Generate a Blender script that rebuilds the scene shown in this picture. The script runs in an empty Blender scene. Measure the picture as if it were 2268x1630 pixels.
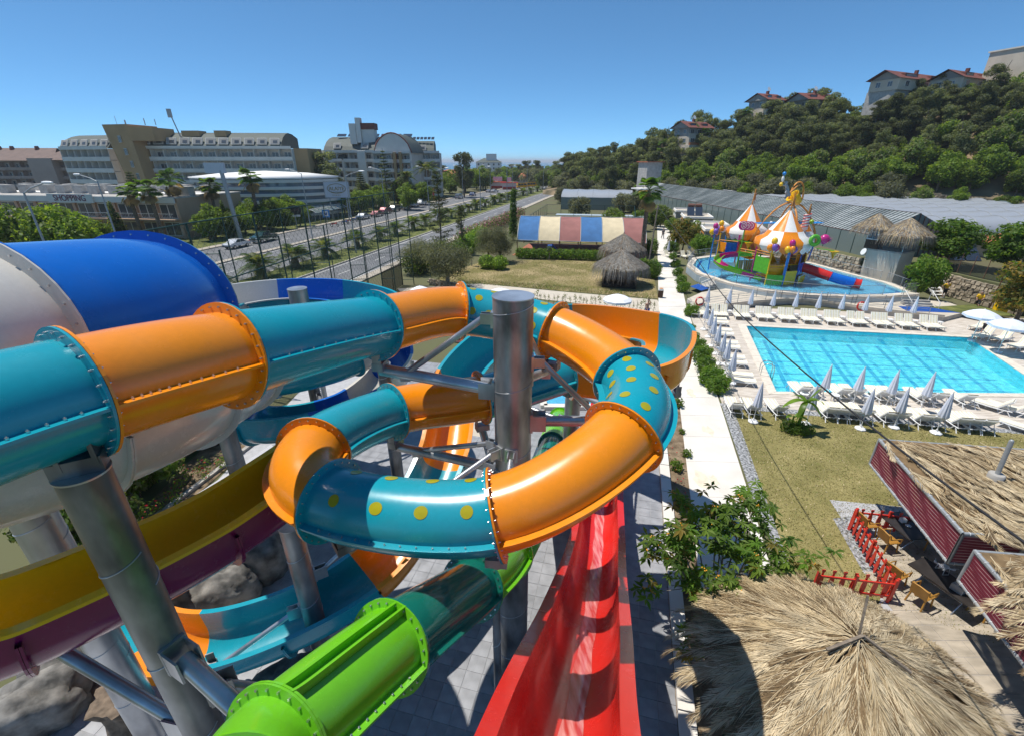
import bpy, bmesh, math, random
import numpy as np
from mathutils import Vector as V, Matrix, noise as mnoise
sc = bpy.context.scene
C = sc.collection
R = math.radians
PI = math.pi
# ---------------------------------------------------------------- camera, sky, sun, exposure
EYE = 13.0; PITCH = R(24.4); FOC = 1008.0
cam = bpy.data.objects.new('camera', bpy.data.cameras.new('camera'))
cam.data.lens = 16.0; cam.data.sensor_width = 36.0
cam.data.clip_start = 0.1; cam.data.clip_end = 60000
cam.location = (0, 0, EYE); cam.rotation_euler = (R(90) - PITCH, 0, 0)
C.objects.link(cam); sc.camera = cam
SUN_EL = R(68); SUN_DIR = V((-0.94, 0.34, 0)).normalized()      # horizontal direction towards the sun
w = bpy.data.worlds.new('World'); sc.world = w; w.use_nodes = True
nt = w.node_tree; bg = nt.nodes['Background']
sky = nt.nodes.new('ShaderNodeTexSky'); sky.sky_type = 'NISHITA'; sky.sun_disc = False
sky.sun_elevation = SUN_EL; sky.sun_rotation = math.atan2(SUN_DIR.x, SUN_DIR.y)
sky.altitude = 0; sky.air_density = 0.4; sky.dust_density = 0.0; sky.ozone_density = 4.0
gm = nt.nodes.new('ShaderNodeGamma'); gm.inputs[1].default_value = .75
tn = nt.nodes.new('ShaderNodeMix'); tn.data_type = 'RGBA'; tn.blend_type = 'MULTIPLY'; tn.inputs[0].default_value = 1; tn.inputs[7].default_value = (.54,.93,1.12,1)
nt.links.new(sky.outputs[0], gm.inputs[0]); nt.links.new(gm.outputs[0], tn.inputs[6]); nt.links.new(tn.outputs[2], bg.inputs[0]); bg.inputs[1].default_value = 0.15
sd = bpy.data.lights.new('sun', 'SUN'); sd.energy = 3.45; sd.angle = R(0.5); sd.color = (1.0, 0.955, 0.88)
sun = bpy.data.objects.new('sun', sd); C.objects.link(sun)
sv = V((SUN_DIR.x*math.cos(SUN_EL), SUN_DIR.y*math.cos(SUN_EL), math.sin(SUN_EL)))
sun.rotation_euler = sv.to_track_quat('Z', 'Y').to_euler(); sun.location = (-20, 20, 60)
sc.view_settings.view_transform = 'Standard'; sc.view_settings.look = 'None'
sc.view_settings.exposure = 0.56; sc.view_settings.gamma = 1.0; sc.view_settings.use_curve_mapping = False
# ---------------------------------------------------------------- plan helpers
CP, SP = math.cos(PITCH), math.sin(PITCH)
def _ray(u, v):
    x = (u-1134)/FOC; y = (815-v)/FOC
    return x, CP+y*SP, -SP+y*CP
def g(u, v, z=0.0):                 # survey point at height z
    d = _ray(u, v); t = (z-EYE)/d[2]; return V((d[0]*t, d[1]*t, z))
def at(u, v, Y):                    # survey point at distance Y
    d = _ray(u, v); t = Y/d[1]; return V((d[0]*t, Y, EYE+d[2]*t))
def dp(u, v, dep):                  # survey point at optical depth
    d = _ray(u, v); return V((d[0]*dep, d[1]*dep, EYE+d[2]*dep))
# ---------------------------------------------------------------- materials
def mt(name, c, r=.5, m=0., n=.12, ns=4., bump=0., bs=30., coat=0., c2=None, rand=0., st=None, alpha=1., spec=.5, detail=4., ramp=(.35,.65), fine=None):
    M = bpy.data.materials.new(name); M.use_nodes = True
    N = M.node_tree.nodes; L = M.node_tree.links; P = N['Principled BSDF']
    P.inputs['Roughness'].default_value = r; P.inputs['Metallic'].default_value = m
    P.inputs['Specular IOR Level'].default_value = spec
    if coat: P.inputs['Coat Weight'].default_value = coat; P.inputs['Coat Roughness'].default_value = .04
    if alpha < 1: P.inputs['Alpha'].default_value = alpha
    c = tuple(c)+(1,)
    P.inputs['Base Color'].default_value = c
    if n or c2 or bump:
        tc = N.new('ShaderNodeTexCoord'); mp = N.new('ShaderNodeMapping')
        if st: mp.inputs['Scale'].default_value = st
        L.new(tc.outputs['Object'], mp.inputs['Vector'])
        nz = N.new('ShaderNodeTexNoise'); nz.inputs['Scale'].default_value = ns; nz.inputs['Detail'].default_value = detail
        L.new(mp.outputs[0], nz.inputs['Vector'])
        mr = N.new('ShaderNodeMapRange'); mr.inputs['From Min'].default_value = ramp[0]; mr.inputs['From Max'].default_value = ramp[1]
        L.new(nz.outputs['Fac'], mr.inputs['Value'])
        mx = N.new('ShaderNodeMix'); mx.data_type = 'RGBA'
        L.new(mr.outputs[0], mx.inputs['Factor'])
        mx.inputs[6].default_value = tuple(min(1, k*(1-n)) for k in c[:3])+(1,)
        d = c2 if c2 else tuple(k*(1+n) for k in c[:3])
        mx.inputs[7].default_value = tuple(min(1, k) for k in d)+(1,)
        out = mx.outputs[2]
        if fine:
            n3 = N.new('ShaderNodeTexNoise'); n3.inputs['Scale'].default_value = fine[0]; n3.inputs['Detail'].default_value = 6; n3.inputs['Roughness'].default_value = .7; L.new(mp.outputs[0], n3.inputs['Vector'])
            m3 = N.new('ShaderNodeMapRange'); m3.inputs['From Min'].default_value = .3; m3.inputs['From Max'].default_value = .7; m3.inputs['To Min'].default_value = 1-fine[1]; m3.inputs['To Max'].default_value = 1+fine[1]; L.new(n3.outputs['Fac'], m3.inputs['Value'])
            h3 = N.new('ShaderNodeHueSaturation'); L.new(m3.outputs[0], h3.inputs['Value']); L.new(out, h3.inputs['Color']); out = h3.outputs[0]
        if rand:
            oi = N.new('ShaderNodeObjectInfo'); hs = N.new('ShaderNodeHueSaturation')
            m2 = N.new('ShaderNodeMapRange'); m2.inputs['To Min'].default_value = 1-rand; m2.inputs['To Max'].default_value = 1+rand
            L.new(oi.outputs['Random'], m2.inputs['Value']); L.new(m2.outputs[0], hs.inputs['Value']); L.new(out, hs.inputs['Color']); out = hs.outputs[0]
        L.new(out, P.inputs['Base Color'])
        if bump:
            n2 = N.new('ShaderNodeTexNoise'); n2.inputs['Scale'].default_value = bs; n2.inputs['Detail'].default_value = 5
            L.new(mp.outputs[0], n2.inputs['Vector'])
            b = N.new('ShaderNodeBump'); b.inputs['Strength'].default_value = bump; b.inputs['Distance'].default_value = .02
            L.new(n2.outputs['Fac'], b.inputs['Height']); L.new(b.outputs[0], P.inputs['Normal'])
    return M
def gel(name, c, r=.20, n=.07):      # polished gelcoat of the slides: faint scuffs and dust
    lum = .3*c[0]+.6*c[1]+.1*c[2]; M = mt(name, c, r, 0, n, .9, coat=.18, spec=.5, c2=tuple(k*.84+.022 for k in c), ramp=(.40,.76), detail=9, fine=(14,.05))
    N = M.node_tree.nodes; L = M.node_tree.links; P = N['Principled BSDF']
    tc = N.new('ShaderNodeTexCoord'); nz = N.new('ShaderNodeTexNoise'); nz.inputs['Scale'].default_value = 3; nz.inputs['Detail'].default_value = 8; nz.inputs['Roughness'].default_value = .7
    L.new(tc.outputs['Object'], nz.inputs['Vector'])
    mr = N.new('ShaderNodeMapRange'); mr.inputs['To Min'].default_value = r*.6; mr.inputs['To Max'].default_value = r*1.9
    L.new(nz.outputs['Fac'], mr.inputs['Value']); L.new(mr.outputs[0], P.inputs['Roughness'])
    return M
def water(name, tint, ns=2.0, bump=.55, rough=.03):
    M = bpy.data.materials.new(name); M.use_nodes = True
    N = M.node_tree.nodes; L = M.node_tree.links; N.remove(N['Principled BSDF'])
    out = N['Material Output']; tr = N.new('ShaderNodeBsdfTransparent'); gl = N.new('ShaderNodeBsdfGlossy'); mx = N.new('ShaderNodeMixShader'); fr = N.new('ShaderNodeFresnel')
    tr.inputs[0].default_value = tuple(tint)+(1,); gl.inputs['Roughness'].default_value = rough; fr.inputs['IOR'].default_value = 1.33
    tc = N.new('ShaderNodeTexCoord'); nz = N.new('ShaderNodeTexNoise'); nz.inputs['Scale'].default_value = ns; nz.inputs['Detail'].default_value = 3; nz.inputs['Distortion'].default_value = .6
    b = N.new('ShaderNodeBump'); b.inputs['Strength'].default_value = bump; b.inputs['Distance'].default_value = .12
    L.new(tc.outputs['Object'], nz.inputs['Vector']); L.new(nz.outputs['Fac'], b.inputs['Height'])
    L.new(b.outputs[0], gl.inputs['Normal']); L.new(b.outputs[0], fr.inputs['Normal'])
    rf = N.new('ShaderNodeBsdfRefraction'); rf.inputs['IOR'].default_value = 1.33; rf.inputs['Roughness'].default_value = 0; rf.inputs[0].default_value = tuple(tint)+(1,); L.new(b.outputs[0], rf.inputs['Normal'])
    m2 = N.new('ShaderNodeMixShader'); m2.inputs[0].default_value = .36; L.new(tr.outputs[0], m2.inputs[1]); L.new(rf.outputs[0], m2.inputs[2])
    L.new(fr.outputs[0], mx.inputs[0]); L.new(m2.outputs[0], mx.inputs[1]); L.new(gl.outputs[0], mx.inputs[2]); L.new(mx.outputs[0], out.inputs[0])
    return M
def film(name, c, a, r=.15):         # thin sheet that lets part of the light through
    M = bpy.data.materials.new(name); M.use_nodes = True
    N = M.node_tree.nodes; L = M.node_tree.links; P = N['Principled BSDF']; out = N['Material Output']
    P.inputs['Base Color'].default_value = tuple(c)+(1,); P.inputs['Roughness'].default_value = r
    tr = N.new('ShaderNodeBsdfTransparent'); mx = N.new('ShaderNodeMixShader'); mx.inputs[0].default_value = a
    L.new(tr.outputs[0], mx.inputs[1]); L.new(P.outputs[0], mx.inputs[2]); L.new(mx.outputs[0], out.inputs[0])
    return M
K = {}
def mats():
    D = K
    D['teal'] = gel('teal_gelcoat', (.004,.315,.405)); D['orange'] = gel('orange_gelcoat', (.88,.275,.004))
    D['blue'] = gel('blue_gelcoat', (.004,.135,.56)); D['white_gel'] = gel('white_gelcoat', (.66,.63,.57))
    D['green'] = gel('green_gelcoat', (.15,.52,.008)); D['red'] = gel('red_gelcoat', (.68,.020,.012)); D['yellow'] = gel('yellow_gelcoat', (.92,.54,.003))
    D['purple'] = gel('purple_gelcoat', (.23,.004,.085)); D['pink'] = gel('pink_gelcoat', (.55,.02,.22)); D['violet'] = gel('violet_gelcoat', (.20,.10,.48))
    D['lime'] = gel('lime_gelcoat', (.30,.50,.02)); D['skyblue'] = gel('sky_blue_gelcoat', (.02,.26,.70))
    D['darkteal'] = film('dark_teal_translucent', (.010,.20,.15), .62, .06)
    D['dot'] = mt('olive_translucent_dot', (.36,.32,.012), .2, n=.05)
    D['galv'] = mt('galvanised_steel', (.42,.43,.45), .34, .75, .25, 1.6, c2=(.62,.63,.65), st=(1,1,.5))
    D['galvd'] = mt('dull_galvanised_steel', (.20,.205,.215), .42, .65, .45, 1.3, c2=(.42,.43,.44), st=(1.4,1.4,.55), bump=.06, bs=14)
    D['bolt'] = mt('zinc_bolt', (.6,.6,.6), .25, .9, 0)
    D['white'] = mt('white_plastic', (.80,.80,.79), .35, n=.03); D['wpaint'] = mt('white_paint', (.78,.77,.74), .6, n=.05, ns=2)
    D['black'] = mt('black_rubber', (.02,.02,.022), .6); D['glass'] = mt('dark_window_glass', (.075,.085,.095), .08, .0, .2, .3, spec=.8)
    D['glassb'] = mt('blue_window_glass', (.10,.16,.21), .06, .1, .3, .3, spec=.9)
    D['gsteel'] = mt('green_painted_steel', (.014,.055,.045), .45, .1, .15, 3); D['gpaint'] = mt('bright_green_paint', (.10,.42,.03), .35)
    D['brown'] = mt('brown_wood', (.075,.04,.022), .65, n=.4, ns=6, st=(1,1,6)); D['wood'] = mt('weathered_wood', (.20,.16,.12), .8, n=.3, ns=8)
    D['darkwood'] = mt('dark_stained_wood', (.028,.017,.012), .5, n=.3, ns=5)
    D['steel'] = mt('brushed_steel', (.55,.56,.57), .25, .9, .05); D['gpipe'] = mt('grey_painted_pipe', (.33,.35,.36), .45, .2, .1, 6)
    D['asphalt'] = mt('asphalt', (.155,.158,.165), .85, n=.16, ns=.35, bump=.15, bs=60); D['mark'] = mt('road_paint', (.62,.61,.58), .7, n=.12, ns=3)
    D['kerb'] = mt('kerb_stone', (.42,.39,.33), .8, n=.15, ns=3); D['pave'] = mt('pavement', (.42,.37,.30), .85, n=.15, ns=1.5)
    D['soil'] = mt('dry_soil', (.17,.115,.065), .95, n=.35, ns=2.2, bump=.6, bs=12, c2=(.27,.20,.125), fine=(16,.3))
    D['earth'] = mt('open_ground', (.165,.145,.075), .95, n=.3, ns=.08, c2=(.11,.125,.05))
    D['lawn'] = mt('dry_lawn', (.205,.185,.055), .95, n=.14, ns=.6, c2=(.30,.255,.10), bump=.7, bs=60, detail=8, fine=(7,.22))
    D['lawn2'] = mt('worn_lawn', (.235,.205,.062), .95, n=.2, ns=.28, c2=(.42,.32,.17), bump=.6, bs=50, detail=9, ramp=(.42,.70), fine=(10,.28))
    D['verge'] = mt('green_verge', (.085,.12,.022), .95, n=.35, ns=.8, c2=(.17,.18,.04), bump=.5, bs=40, fine=(9,.3))
    D['gravel'] = mt('grey_gravel', (.18,.185,.19), .9, n=.6, ns=9, c2=(.46,.47,.48), bump=.9, bs=30)
    D['conc'] = mt('pale_concrete', (.70,.65,.58), .75, n=.06, ns=.7, c2=(.74,.70,.64), bump=.05, bs=20, detail=8)
    D['stonew'] = mt('beige_concrete', (.55,.49,.40), .8, n=.08, ns=1.2); D['concg'] = mt('grey_concrete', (.40,.38,.35), .85, n=.15, ns=1.5)
    D['tile'] = mt('slate_grey_tile', (.27,.275,.29), .45, n=.16, ns=2.5, rand=.13, bump=.05, bs=25); D['grout'] = mt('pale_grout', (.42,.42,.43), .9, n=.1)
    D['suntile'] = mt('sunlit_grey_tile', (.50,.50,.52), .5, n=.06, ns=2, rand=.05)  # same grey tile, with the sun on the side path put into its colour
    D['deck'] = mt('stamped_concrete_deck', (.52,.45,.37), .8, n=.14, ns=3.2, st=(.35,1.6,1), c2=(.64,.58,.51), bump=.12, bs=9)
    D['coping'] = mt('pool_coping', (.68,.61,.51), .7, n=.07, ns=3)
    D['travert'] = mt('travertine_paving', (.42,.36,.28), .7, n=.22, ns=2.5, st=(.5,1.5,1), rand=.12)
    D['pooltile'] = mt('aqua_pool_mosaic', (.12,.72,.84), .3, n=.12, ns=3.2, c2=(.36,.92,.96), detail=6, fine=(5,.10)); D['poolline'] = mt('blue_mosaic_line', (.01,.27,.58), .3)
    D['poolwall'] = mt('teal_pool_wall', (.09,.66,.80), .3, n=.1)
    D['water'] = water('pool_water', (.74,.95,.97)); D['shallow'] = water('shallow_water', (.74,.93,.97), 3.5, .25)
    D['bluefloor'] = mt('royal_blue_floor', (.01,.075,.34), .45, n=.08); D['lbfloor'] = mt('light_blue_pool_floor', (.20,.52,.72), .4, n=.06)
    D['greywall'] = mt('blue_grey_wall', (.36,.43,.48), .7, n=.05); D['cream'] = mt('cream_render', (.62,.57,.48), .8, n=.05, ns=1)
    D['rock'] = mt('artificial_rock', (.12,.115,.105), .9, n=.45, ns=2.2, c2=(.29,.275,.25), bump=.8, bs=7, detail=8)
    D['stone'] = mt('rubble_stone', (.34,.28,.20), .9, n=.25, ns=1.2, c2=(.48,.40,.29), rand=.2)
    D['thatch'] = mt('straw_thatch', (.43,.31,.165), .85, n=.3, ns=1.6, c2=(.58,.45,.26)); D['thatch2'] = mt('bleached_straw', (.58,.47,.30), .85, n=.25, ns=2)
    D['thatch3'] = mt('dark_straw_gap_shade', (.19,.125,.06), .9, n=.3, ns=3); D['gthatch'] = mt('grey_reed_thatch', (.20,.185,.16), .9, n=.3, ns=4, c2=(.32,.30,.265))  # dark straw also puts the shaded gaps of the thatch into colour
    D['cushion'] = mt('cream_cushion', (.80,.76,.65), .8, n=.04, ns=2); D['stripe'] = mt('cushion_stripe', (.70,.62,.40), .8)
    D['cloth'] = mt('pale_blue_white_canvas', (.66,.70,.80), .85, n=.06, ns=3); D['wcloth'] = mt('white_canvas', (.80,.81,.84), .8, n=.03)
    D['awn'] = mt('burgundy_awning', (.17,.012,.030), .7, n=.08, ns=3); D['awns'] = mt('awning_stripe', (.52,.30,.30), .7)
    D['redpaint'] = mt('red_paint', (.60,.035,.02), .4, n=.08); D['chair'] = mt('mustard_wicker_plastic', (.40,.20,.035), .5, n=.1)
    D['table'] = mt('dark_table_top', (.035,.03,.028), .35, n=.2)
    D['bark'] = mt('bark', (.16,.12,.085), .95, n=.4, ns=5, bump=.8, bs=12); D['bark2'] = mt('grey_bark', (.22,.19,.155), .95, n=.35, ns=6, bump=.6, bs=14)
    def leaf(k, c, c2, rnd=.25, r=.55):
        M = D[k] = mt(k+'_leaf', c, r, n=.25, ns=.9, c2=c2, rand=rnd, spec=.3); N = M.node_tree.nodes; L = M.node_tree.links; P = N['Principled BSDF']
        tl = N.new('ShaderNodeBsdfTranslucent'); mx = N.new('ShaderNodeMixShader'); mx.inputs[0].default_value = .46
        bc = N.new('ShaderNodeMix'); bc.data_type = 'RGBA'; bc.blend_type = 'MULTIPLY'; bc.inputs[0].default_value = 1; bc.inputs[7].default_value = (2.4,2.2,1.1,1)
        src = P.inputs['Base Color'].links[0].from_socket; L.new(src, bc.inputs[6]); L.new(bc.outputs[2], tl.inputs[0])
        L.new(P.outputs[0], mx.inputs[1]); L.new(tl.outputs[0], mx.inputs[2]); L.new(mx.outputs[0], N['Material Output'].inputs[0])
    leaf('pine', (.080,.104,.046), (.130,.158,.070), .35); leaf('pine2', (.125,.152,.066), (.178,.205,.092), .35)
    leaf('broad', (0.052,0.101,0.016), (0.130,0.202,0.029)); leaf('broad2', (0.085,0.145,0.018), (0.170,0.235,0.032))
    leaf('olive', (0.085,0.098,0.058), (0.150,0.165,0.105)); leaf('olive2', (0.130,0.145,0.095), (0.200,0.215,0.150))
    leaf('palm', (0.046,0.098,0.018), (0.111,0.169,0.036)); leaf('palm2', (0.098,0.124,0.039), (0.195,0.221,0.078)); leaf('dryfrond', (0.200,0.150,0.080), (0.280,0.220,0.130))
    leaf('hedge', (0.058,0.130,0.016), (0.124,0.234,0.029), .12); leaf('hedge2', (0.100,0.180,0.018), (0.180,0.280,0.035), .12)
    leaf('cyp', (0.036,0.055,0.021), (0.075,0.098,0.039), .1); leaf('banana', (0.110,0.220,0.020), (0.200,0.330,0.040), .1, .35)
    leaf('autumn', (0.156,0.156,0.033), (0.286,0.208,0.052), .1)
    D['sea'] = mt('sea', (.012,.085,.155), .22, n=.12, ns=.002, c2=(.02,.13,.22), spec=.4); D['hill'] = mt('hill_earth', (.11,.095,.045), .95, n=.4, ns=.12, c2=(.27,.20,.12))
    D['roofg'] = mt('grey_green_roof', (.072,.088,.074), .7, n=.12, ns=.3); D['rooft'] = mt('terracotta_tiles', (.42,.13,.06), .8, n=.2, ns=1.5); D['roofb'] = mt('brown_red_roof', (.17,.055,.04), .8, n=.15, ns=1)
    D['rooft2'] = mt('muted_brown_roof', (.17,.115,.095), .85, n=.12, ns=.5)
    D['hotel'] = mt('hotel_cream_wall', (.52,.48,.42), .85, n=.06, ns=.3); D['hotelb'] = mt('hotel_balcony_band', (.66,.64,.59), .8, n=.05, ns=.4); D['hoteld'] = mt('recessed_beige_wall', (.55,.51,.45), .85, n=.08, ns=.3)
    D['ochre'] = mt('ochre_render', (.42,.27,.135), .85, n=.08, ns=.25); D['pinkw'] = mt('pinkish_grey_render', (.36,.29,.255), .85, n=.06, ns=.3); D['peach'] = mt('peach_render', (.50,.33,.22), .85, n=.06, ns=.4)
    D['greyr'] = mt('grey_render_and_shade', (.29,.28,.26), .85, n=.1, ns=.4); D['villa'] = mt('villa_cream_render', (.55,.47,.37), .85, n=.07, ns=.5); D['terra'] = mt('terracotta_render', (.52,.19,.08), .85, n=.08)  # grey render also carries the painted shade of booth fronts and dormers
    D['poly'] = film('greenhouse_polythene', (.36,.385,.42), .93, .3); D['ghglass'] = mt('dusty_greenhouse_glass', (.22,.245,.245), .35, .0, .25, .5, c2=(.36,.385,.385), st=(.25,1,1)); D['ghwall'] = film('greenhouse_side_sheet', (.20,.25,.24), .88, .2); D['panel'] = mt('solar_panel', (.03,.04,.06), .12, n=.1, spec=.8)
    D['copper'] = mt('rusty_tank', (.17,.07,.045), .5); D['mesh'] = film('dark_shade_net', (.012,.018,.016), .72, .8); D['netg'] = film('green_wire_net', (.02,.06,.05), .10, .8)
    D['tb'] = mt('blue_canvas', (.045,.15,.34), .85, n=.1, ns=1); D['tc'] = mt('cream_canvas', (.62,.52,.34), .85, n=.08, ns=1); D['tr'] = mt('rose_canvas', (.30,.125,.11), .85, n=.1, ns=1); D['clay'] = mt('clay_court', (.36,.125,.075), .9, n=.1)
    D['skin'] = mt('skin', (.46,.27,.19), .6, n=.05); D['ycloth'] = mt('yellow_shirt', (.80,.48,.02), .8, n=.08); D['kcloth'] = mt('black_shorts', (.015,.015,.018), .8); D['gcloth'] = mt('grey_clothes', (.10,.10,.12), .8); D['hair'] = mt('dark_hair', (.035,.018,.012), .6); D['shoe'] = mt('pale_shoe', (.5,.5,.48), .6)
    D['signt'] = mt('maroon_lettering', (.14,.005,.03), .5, n=0); D['gold'] = mt('gold_lettering', (.27,.20,.05), .5, n=0); D['board'] = mt('billboard_sheet', (.50,.53,.58), .5, n=.03); D['cream2'] = mt('ivory_sheet', (.82,.80,.76), .6, n=.03)
    D['orangep'] = mt('orange_paint', (.62,.25,.04), .5, n=.05); D['maroon'] = mt('maroon_boards', (.10,.028,.03), .6, n=.15); D['flower'] = mt('pink_flowers', (.45,.16,.19), .8, n=.3); D['fruit'] = mt('orange_fruit', (.75,.33,.02), .5)
    D['choc'] = mt('chocolate_brown', (.045,.018,.012), .4); D['stain'] = mt('ochre_stain_concrete', (.72,.63,.49), .8, n=.1)
    D['foam'] = mt('aerated_water_film', (.68,.045,.035), .2, n=.2, ns=3, st=(3.5,.35,.35), c2=(.85,.42,.39), detail=3, coat=.4, ramp=(.35,.75))
    D['redfl'] = mt('red_flowers', (.6,.02,.03), .7)
mats()
# ---------------------------------------------------------------- mesh helpers
class MB:
    def __init__(s): s.v = []; s.f = []; s.m = []; s.s = []
    def add(s, vs, fs, mi=0, sm=False):
        o = len(s.v); s.v += [tuple(p) for p in vs]
        for q in fs: s.f.append(tuple(i+o for i in q)); s.m.append(mi); s.s.append(sm)
        return s
    def box(s, c, d, rz=0., mi=0, rx=0., M=None):
        x, y, z = d[0]/2, d[1]/2, d[2]/2
        vs = [V((a*x, b*y, e*z)) for e in (-1, 1) for a, b in ((-1,-1),(1,-1),(1,1),(-1,1))]
        if M is None: M = Matrix.Rotation(rz, 3, 'Z') @ Matrix.Rotation(rx, 3, 'X')
        c = V(c)
        return s.add([M @ p + c for p in vs], [(3,2,1,0),(4,5,6,7),(0,1,5,4),(1,2,6,5),(2,3,7,6),(3,0,4,7)], mi)
    def beam(s, a, b, wd, h, mi=0):             # box along a-b
        a, b = V(a), V(b); d = b-a; L = d.length
        if L < 1e-6: return s
        x = d/L; up = V((0,0,1)) if abs(x.z) < .95 else V((1,0,0)); y = up.cross(x).normalized(); z = x.cross(y)
        M = Matrix((x, y, z)).transposed()
        return s.box((a+b)/2, (L, wd, h), M=M, mi=mi)
    def cyl(s, a, b, r, r2=None, n=12, cap=True, mi=0, sm=True):
        a, b = V(a), V(b); r2 = r if r2 is None else r2
        d = (b-a).normalized(); up = V((0,0,1)) if abs(d.z) < .95 else V((1,0,0)); x = up.cross(d).normalized(); y = d.cross(x)
        vs = []
        for p, q in ((a, r), (b, r2)):
            for i in range(n):
                t = 2*PI*i/n; vs.append(p + x*(q*math.cos(t)) + y*(q*math.sin(t)))
        s.add(vs, [(i, (i+1) % n, n+(i+1) % n, n+i) for i in range(n)], mi, sm)
        if cap: s.add(vs, [tuple(range(n-1, -1, -1)), tuple(range(n, 2*n))], mi)
        return s
    def pipe(s, pts, r, n=8, mi=0, closed=False, taper=None, cap=True):
        pts = [V(p) for p in pts]; m = len(pts); rings = []
        for i, p in enumerate(pts):
            if closed: t = pts[(i+1) % m]-pts[i-1]
            else: t = pts[min(i+1, m-1)]-pts[max(i-1, 0)]
            t = t.normalized(); up = V((0,0,1)) if abs(t.z) < .9 else V((1,0,0))
            x = up.cross(t).normalized(); y = t.cross(x); rr = r if taper is None else r*(1+(taper-1)*i/(m-1))
            rings.append([p + x*(rr*math.cos(2*PI*k/n)) + y*(rr*math.sin(2*PI*k/n)) for k in range(n)])
        return s.loft(rings, closed, mi, cap)
    def loft(s, rings, closed=False, mi=0, cap=False, sm=True, ring_closed=True):
        n = len(rings[0]); m = len(rings); vs = [p for q in rings for p in q]; fs = []
        for i in range(m if closed else m-1):
            j = (i+1) % m
            for k in range(n if ring_closed else n-1):
                l = (k+1) % n; fs.append((i*n+k, i*n+l, j*n+l, j*n+k))
        s.add(vs, fs, mi, sm)
        if cap: s.add(vs, [tuple(range(n-1, -1, -1)), tuple(range((m-1)*n, m*n))], mi)
        return s
    def lathe(s, c, prof, n=20, mi=0, sm=True, M=None):       # prof: (radius, height)
        c = V(c); rings = []
        for r_, h in prof:
            q = [V((max(r_, 1e-4)*math.cos(2*PI*k/n), max(r_, 1e-4)*math.sin(2*PI*k/n), h)) for k in range(n)]
            rings.append([(M @ p if M else p)+c for p in q])
        return s.loft(rings, False, mi, True, sm)
    def ball(s, c, r, nu=12, nv=8, mi=0):
        if not hasattr(r, '__len__'): r = (r, r, r)
        c = V(c); rings = []
        for j in range(nv+1):
            t = -PI/2+PI*j/nv; q = max(math.cos(t), .002)
            rings.append([c+V((r[0]*q*math.cos(2*PI*k/nu), r[1]*q*math.sin(2*PI*k/nu), r[2]*math.sin(t))) for k in range(nu)])
        return s.loft(rings, False, mi, False)
    def prism(s, poly, z0, z1, mi=0, side=None):
        n = len(poly); vs = [(p[0], p[1], z0) for p in poly]+[(p[0], p[1], z1) for p in poly]
        a = sum(poly[i][0]*poly[(i+1) % n][1]-poly[(i+1) % n][0]*poly[i][1] for i in range(n))
        fs = [tuple(range(n-1, -1, -1)), tuple(range(n, 2*n))]; sd_ = [(i, (i+1) % n, n+(i+1) % n, n+i) for i in range(n)]
        if a < 0: fs = [tuple(reversed(q)) for q in fs]; sd_ = [tuple(reversed(q)) for q in sd_]
        s.add(vs, fs, mi); return s.add(vs, sd_, mi if side is None else side)
    def quad(s, *p, mi=0, sm=False): return s.add(p, [tuple(range(len(p)))], mi, sm)
    def torus(s, c, Rr, r, n=24, k=8, M=None, mi=0):
        c = V(c); pts = [V((Rr*math.cos(2*PI*i/n), Rr*math.sin(2*PI*i/n), 0)) for i in range(n)]
        rings = []
        for i in range(n):
            e = V((math.cos(2*PI*i/n), math.sin(2*PI*i/n), 0))
            q = [pts[i]+e*(r*math.cos(2*PI*j/k))+V((0,0,r*math.sin(2*PI*j/k))) for j in range(k)]
            rings.append([(M @ p if M else p)+c for p in q])
        return s.loft(rings, True, mi)
    def mesh(s, name, ms, off=None):
        me = bpy.data.meshes.new(name)
        v = s.v if off is None else [(p[0]-off[0], p[1]-off[1], p[2]-off[2]) for p in s.v]
        me.from_pydata(v, [], s.f)
        for k in ([ms] if isinstance(ms, str) else ms): me.materials.append(K[k])
        me.polygons.foreach_set('material_index', s.m); me.polygons.foreach_set('use_smooth', s.s)
        me.update(); return me
def tag(o, label=None, cat=None, group=None, kind=None):
    if label: o['label'] = label
    if cat: o['category'] = cat
    if group: o['group'] = group
    if kind: o['kind'] = kind
    return o
def root(name, loc, label, cat, group=None, rz=0.):
    o = bpy.data.objects.new(name, None); o.empty_display_size = .3; C.objects.link(o)
    o.location = loc; o.rotation_euler = (0, 0, rz); return tag(o, label, cat, group)
def wloc(p):
    q = V((0,0,0))
    while p is not None: q = q+V(p.location); p = p.parent
    return q
def build(mb, name, ms, parent=None, local=False):
    """link a builder as one mesh object; vertices are world coordinates unless local"""
    if local: off = V((0,0,0))
    elif parent is not None: off = wloc(parent)
    else:
        a = np.array(mb.v); lo, hi = a.min(0), a.max(0); off = V(((lo[0]+hi[0])/2, (lo[1]+hi[1])/2, lo[2]))
    o = bpy.data.objects.new(name, mb.mesh(name, ms, off)); C.objects.link(o)
    if parent is not None: o.parent = parent
    elif not local: o.location = off
    return o
def struct(mb, name, ms, parent=None):
    o = build(mb, name, ms, parent)
    if parent is None: o['kind'] = 'structure'
    return o
def put(me, name, parent, loc=(0,0,0), rot=None, scale=None, M=None):
    o = bpy.data.objects.new(name, me); C.objects.link(o); o.parent = parent
    if M is not None: o.matrix_local = M
    else:
        o.location = loc
        if rot: o.rotation_euler = rot
        if scale: o.scale = scale if hasattr(scale, '__len__') else (scale,)*3
    return o
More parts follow.
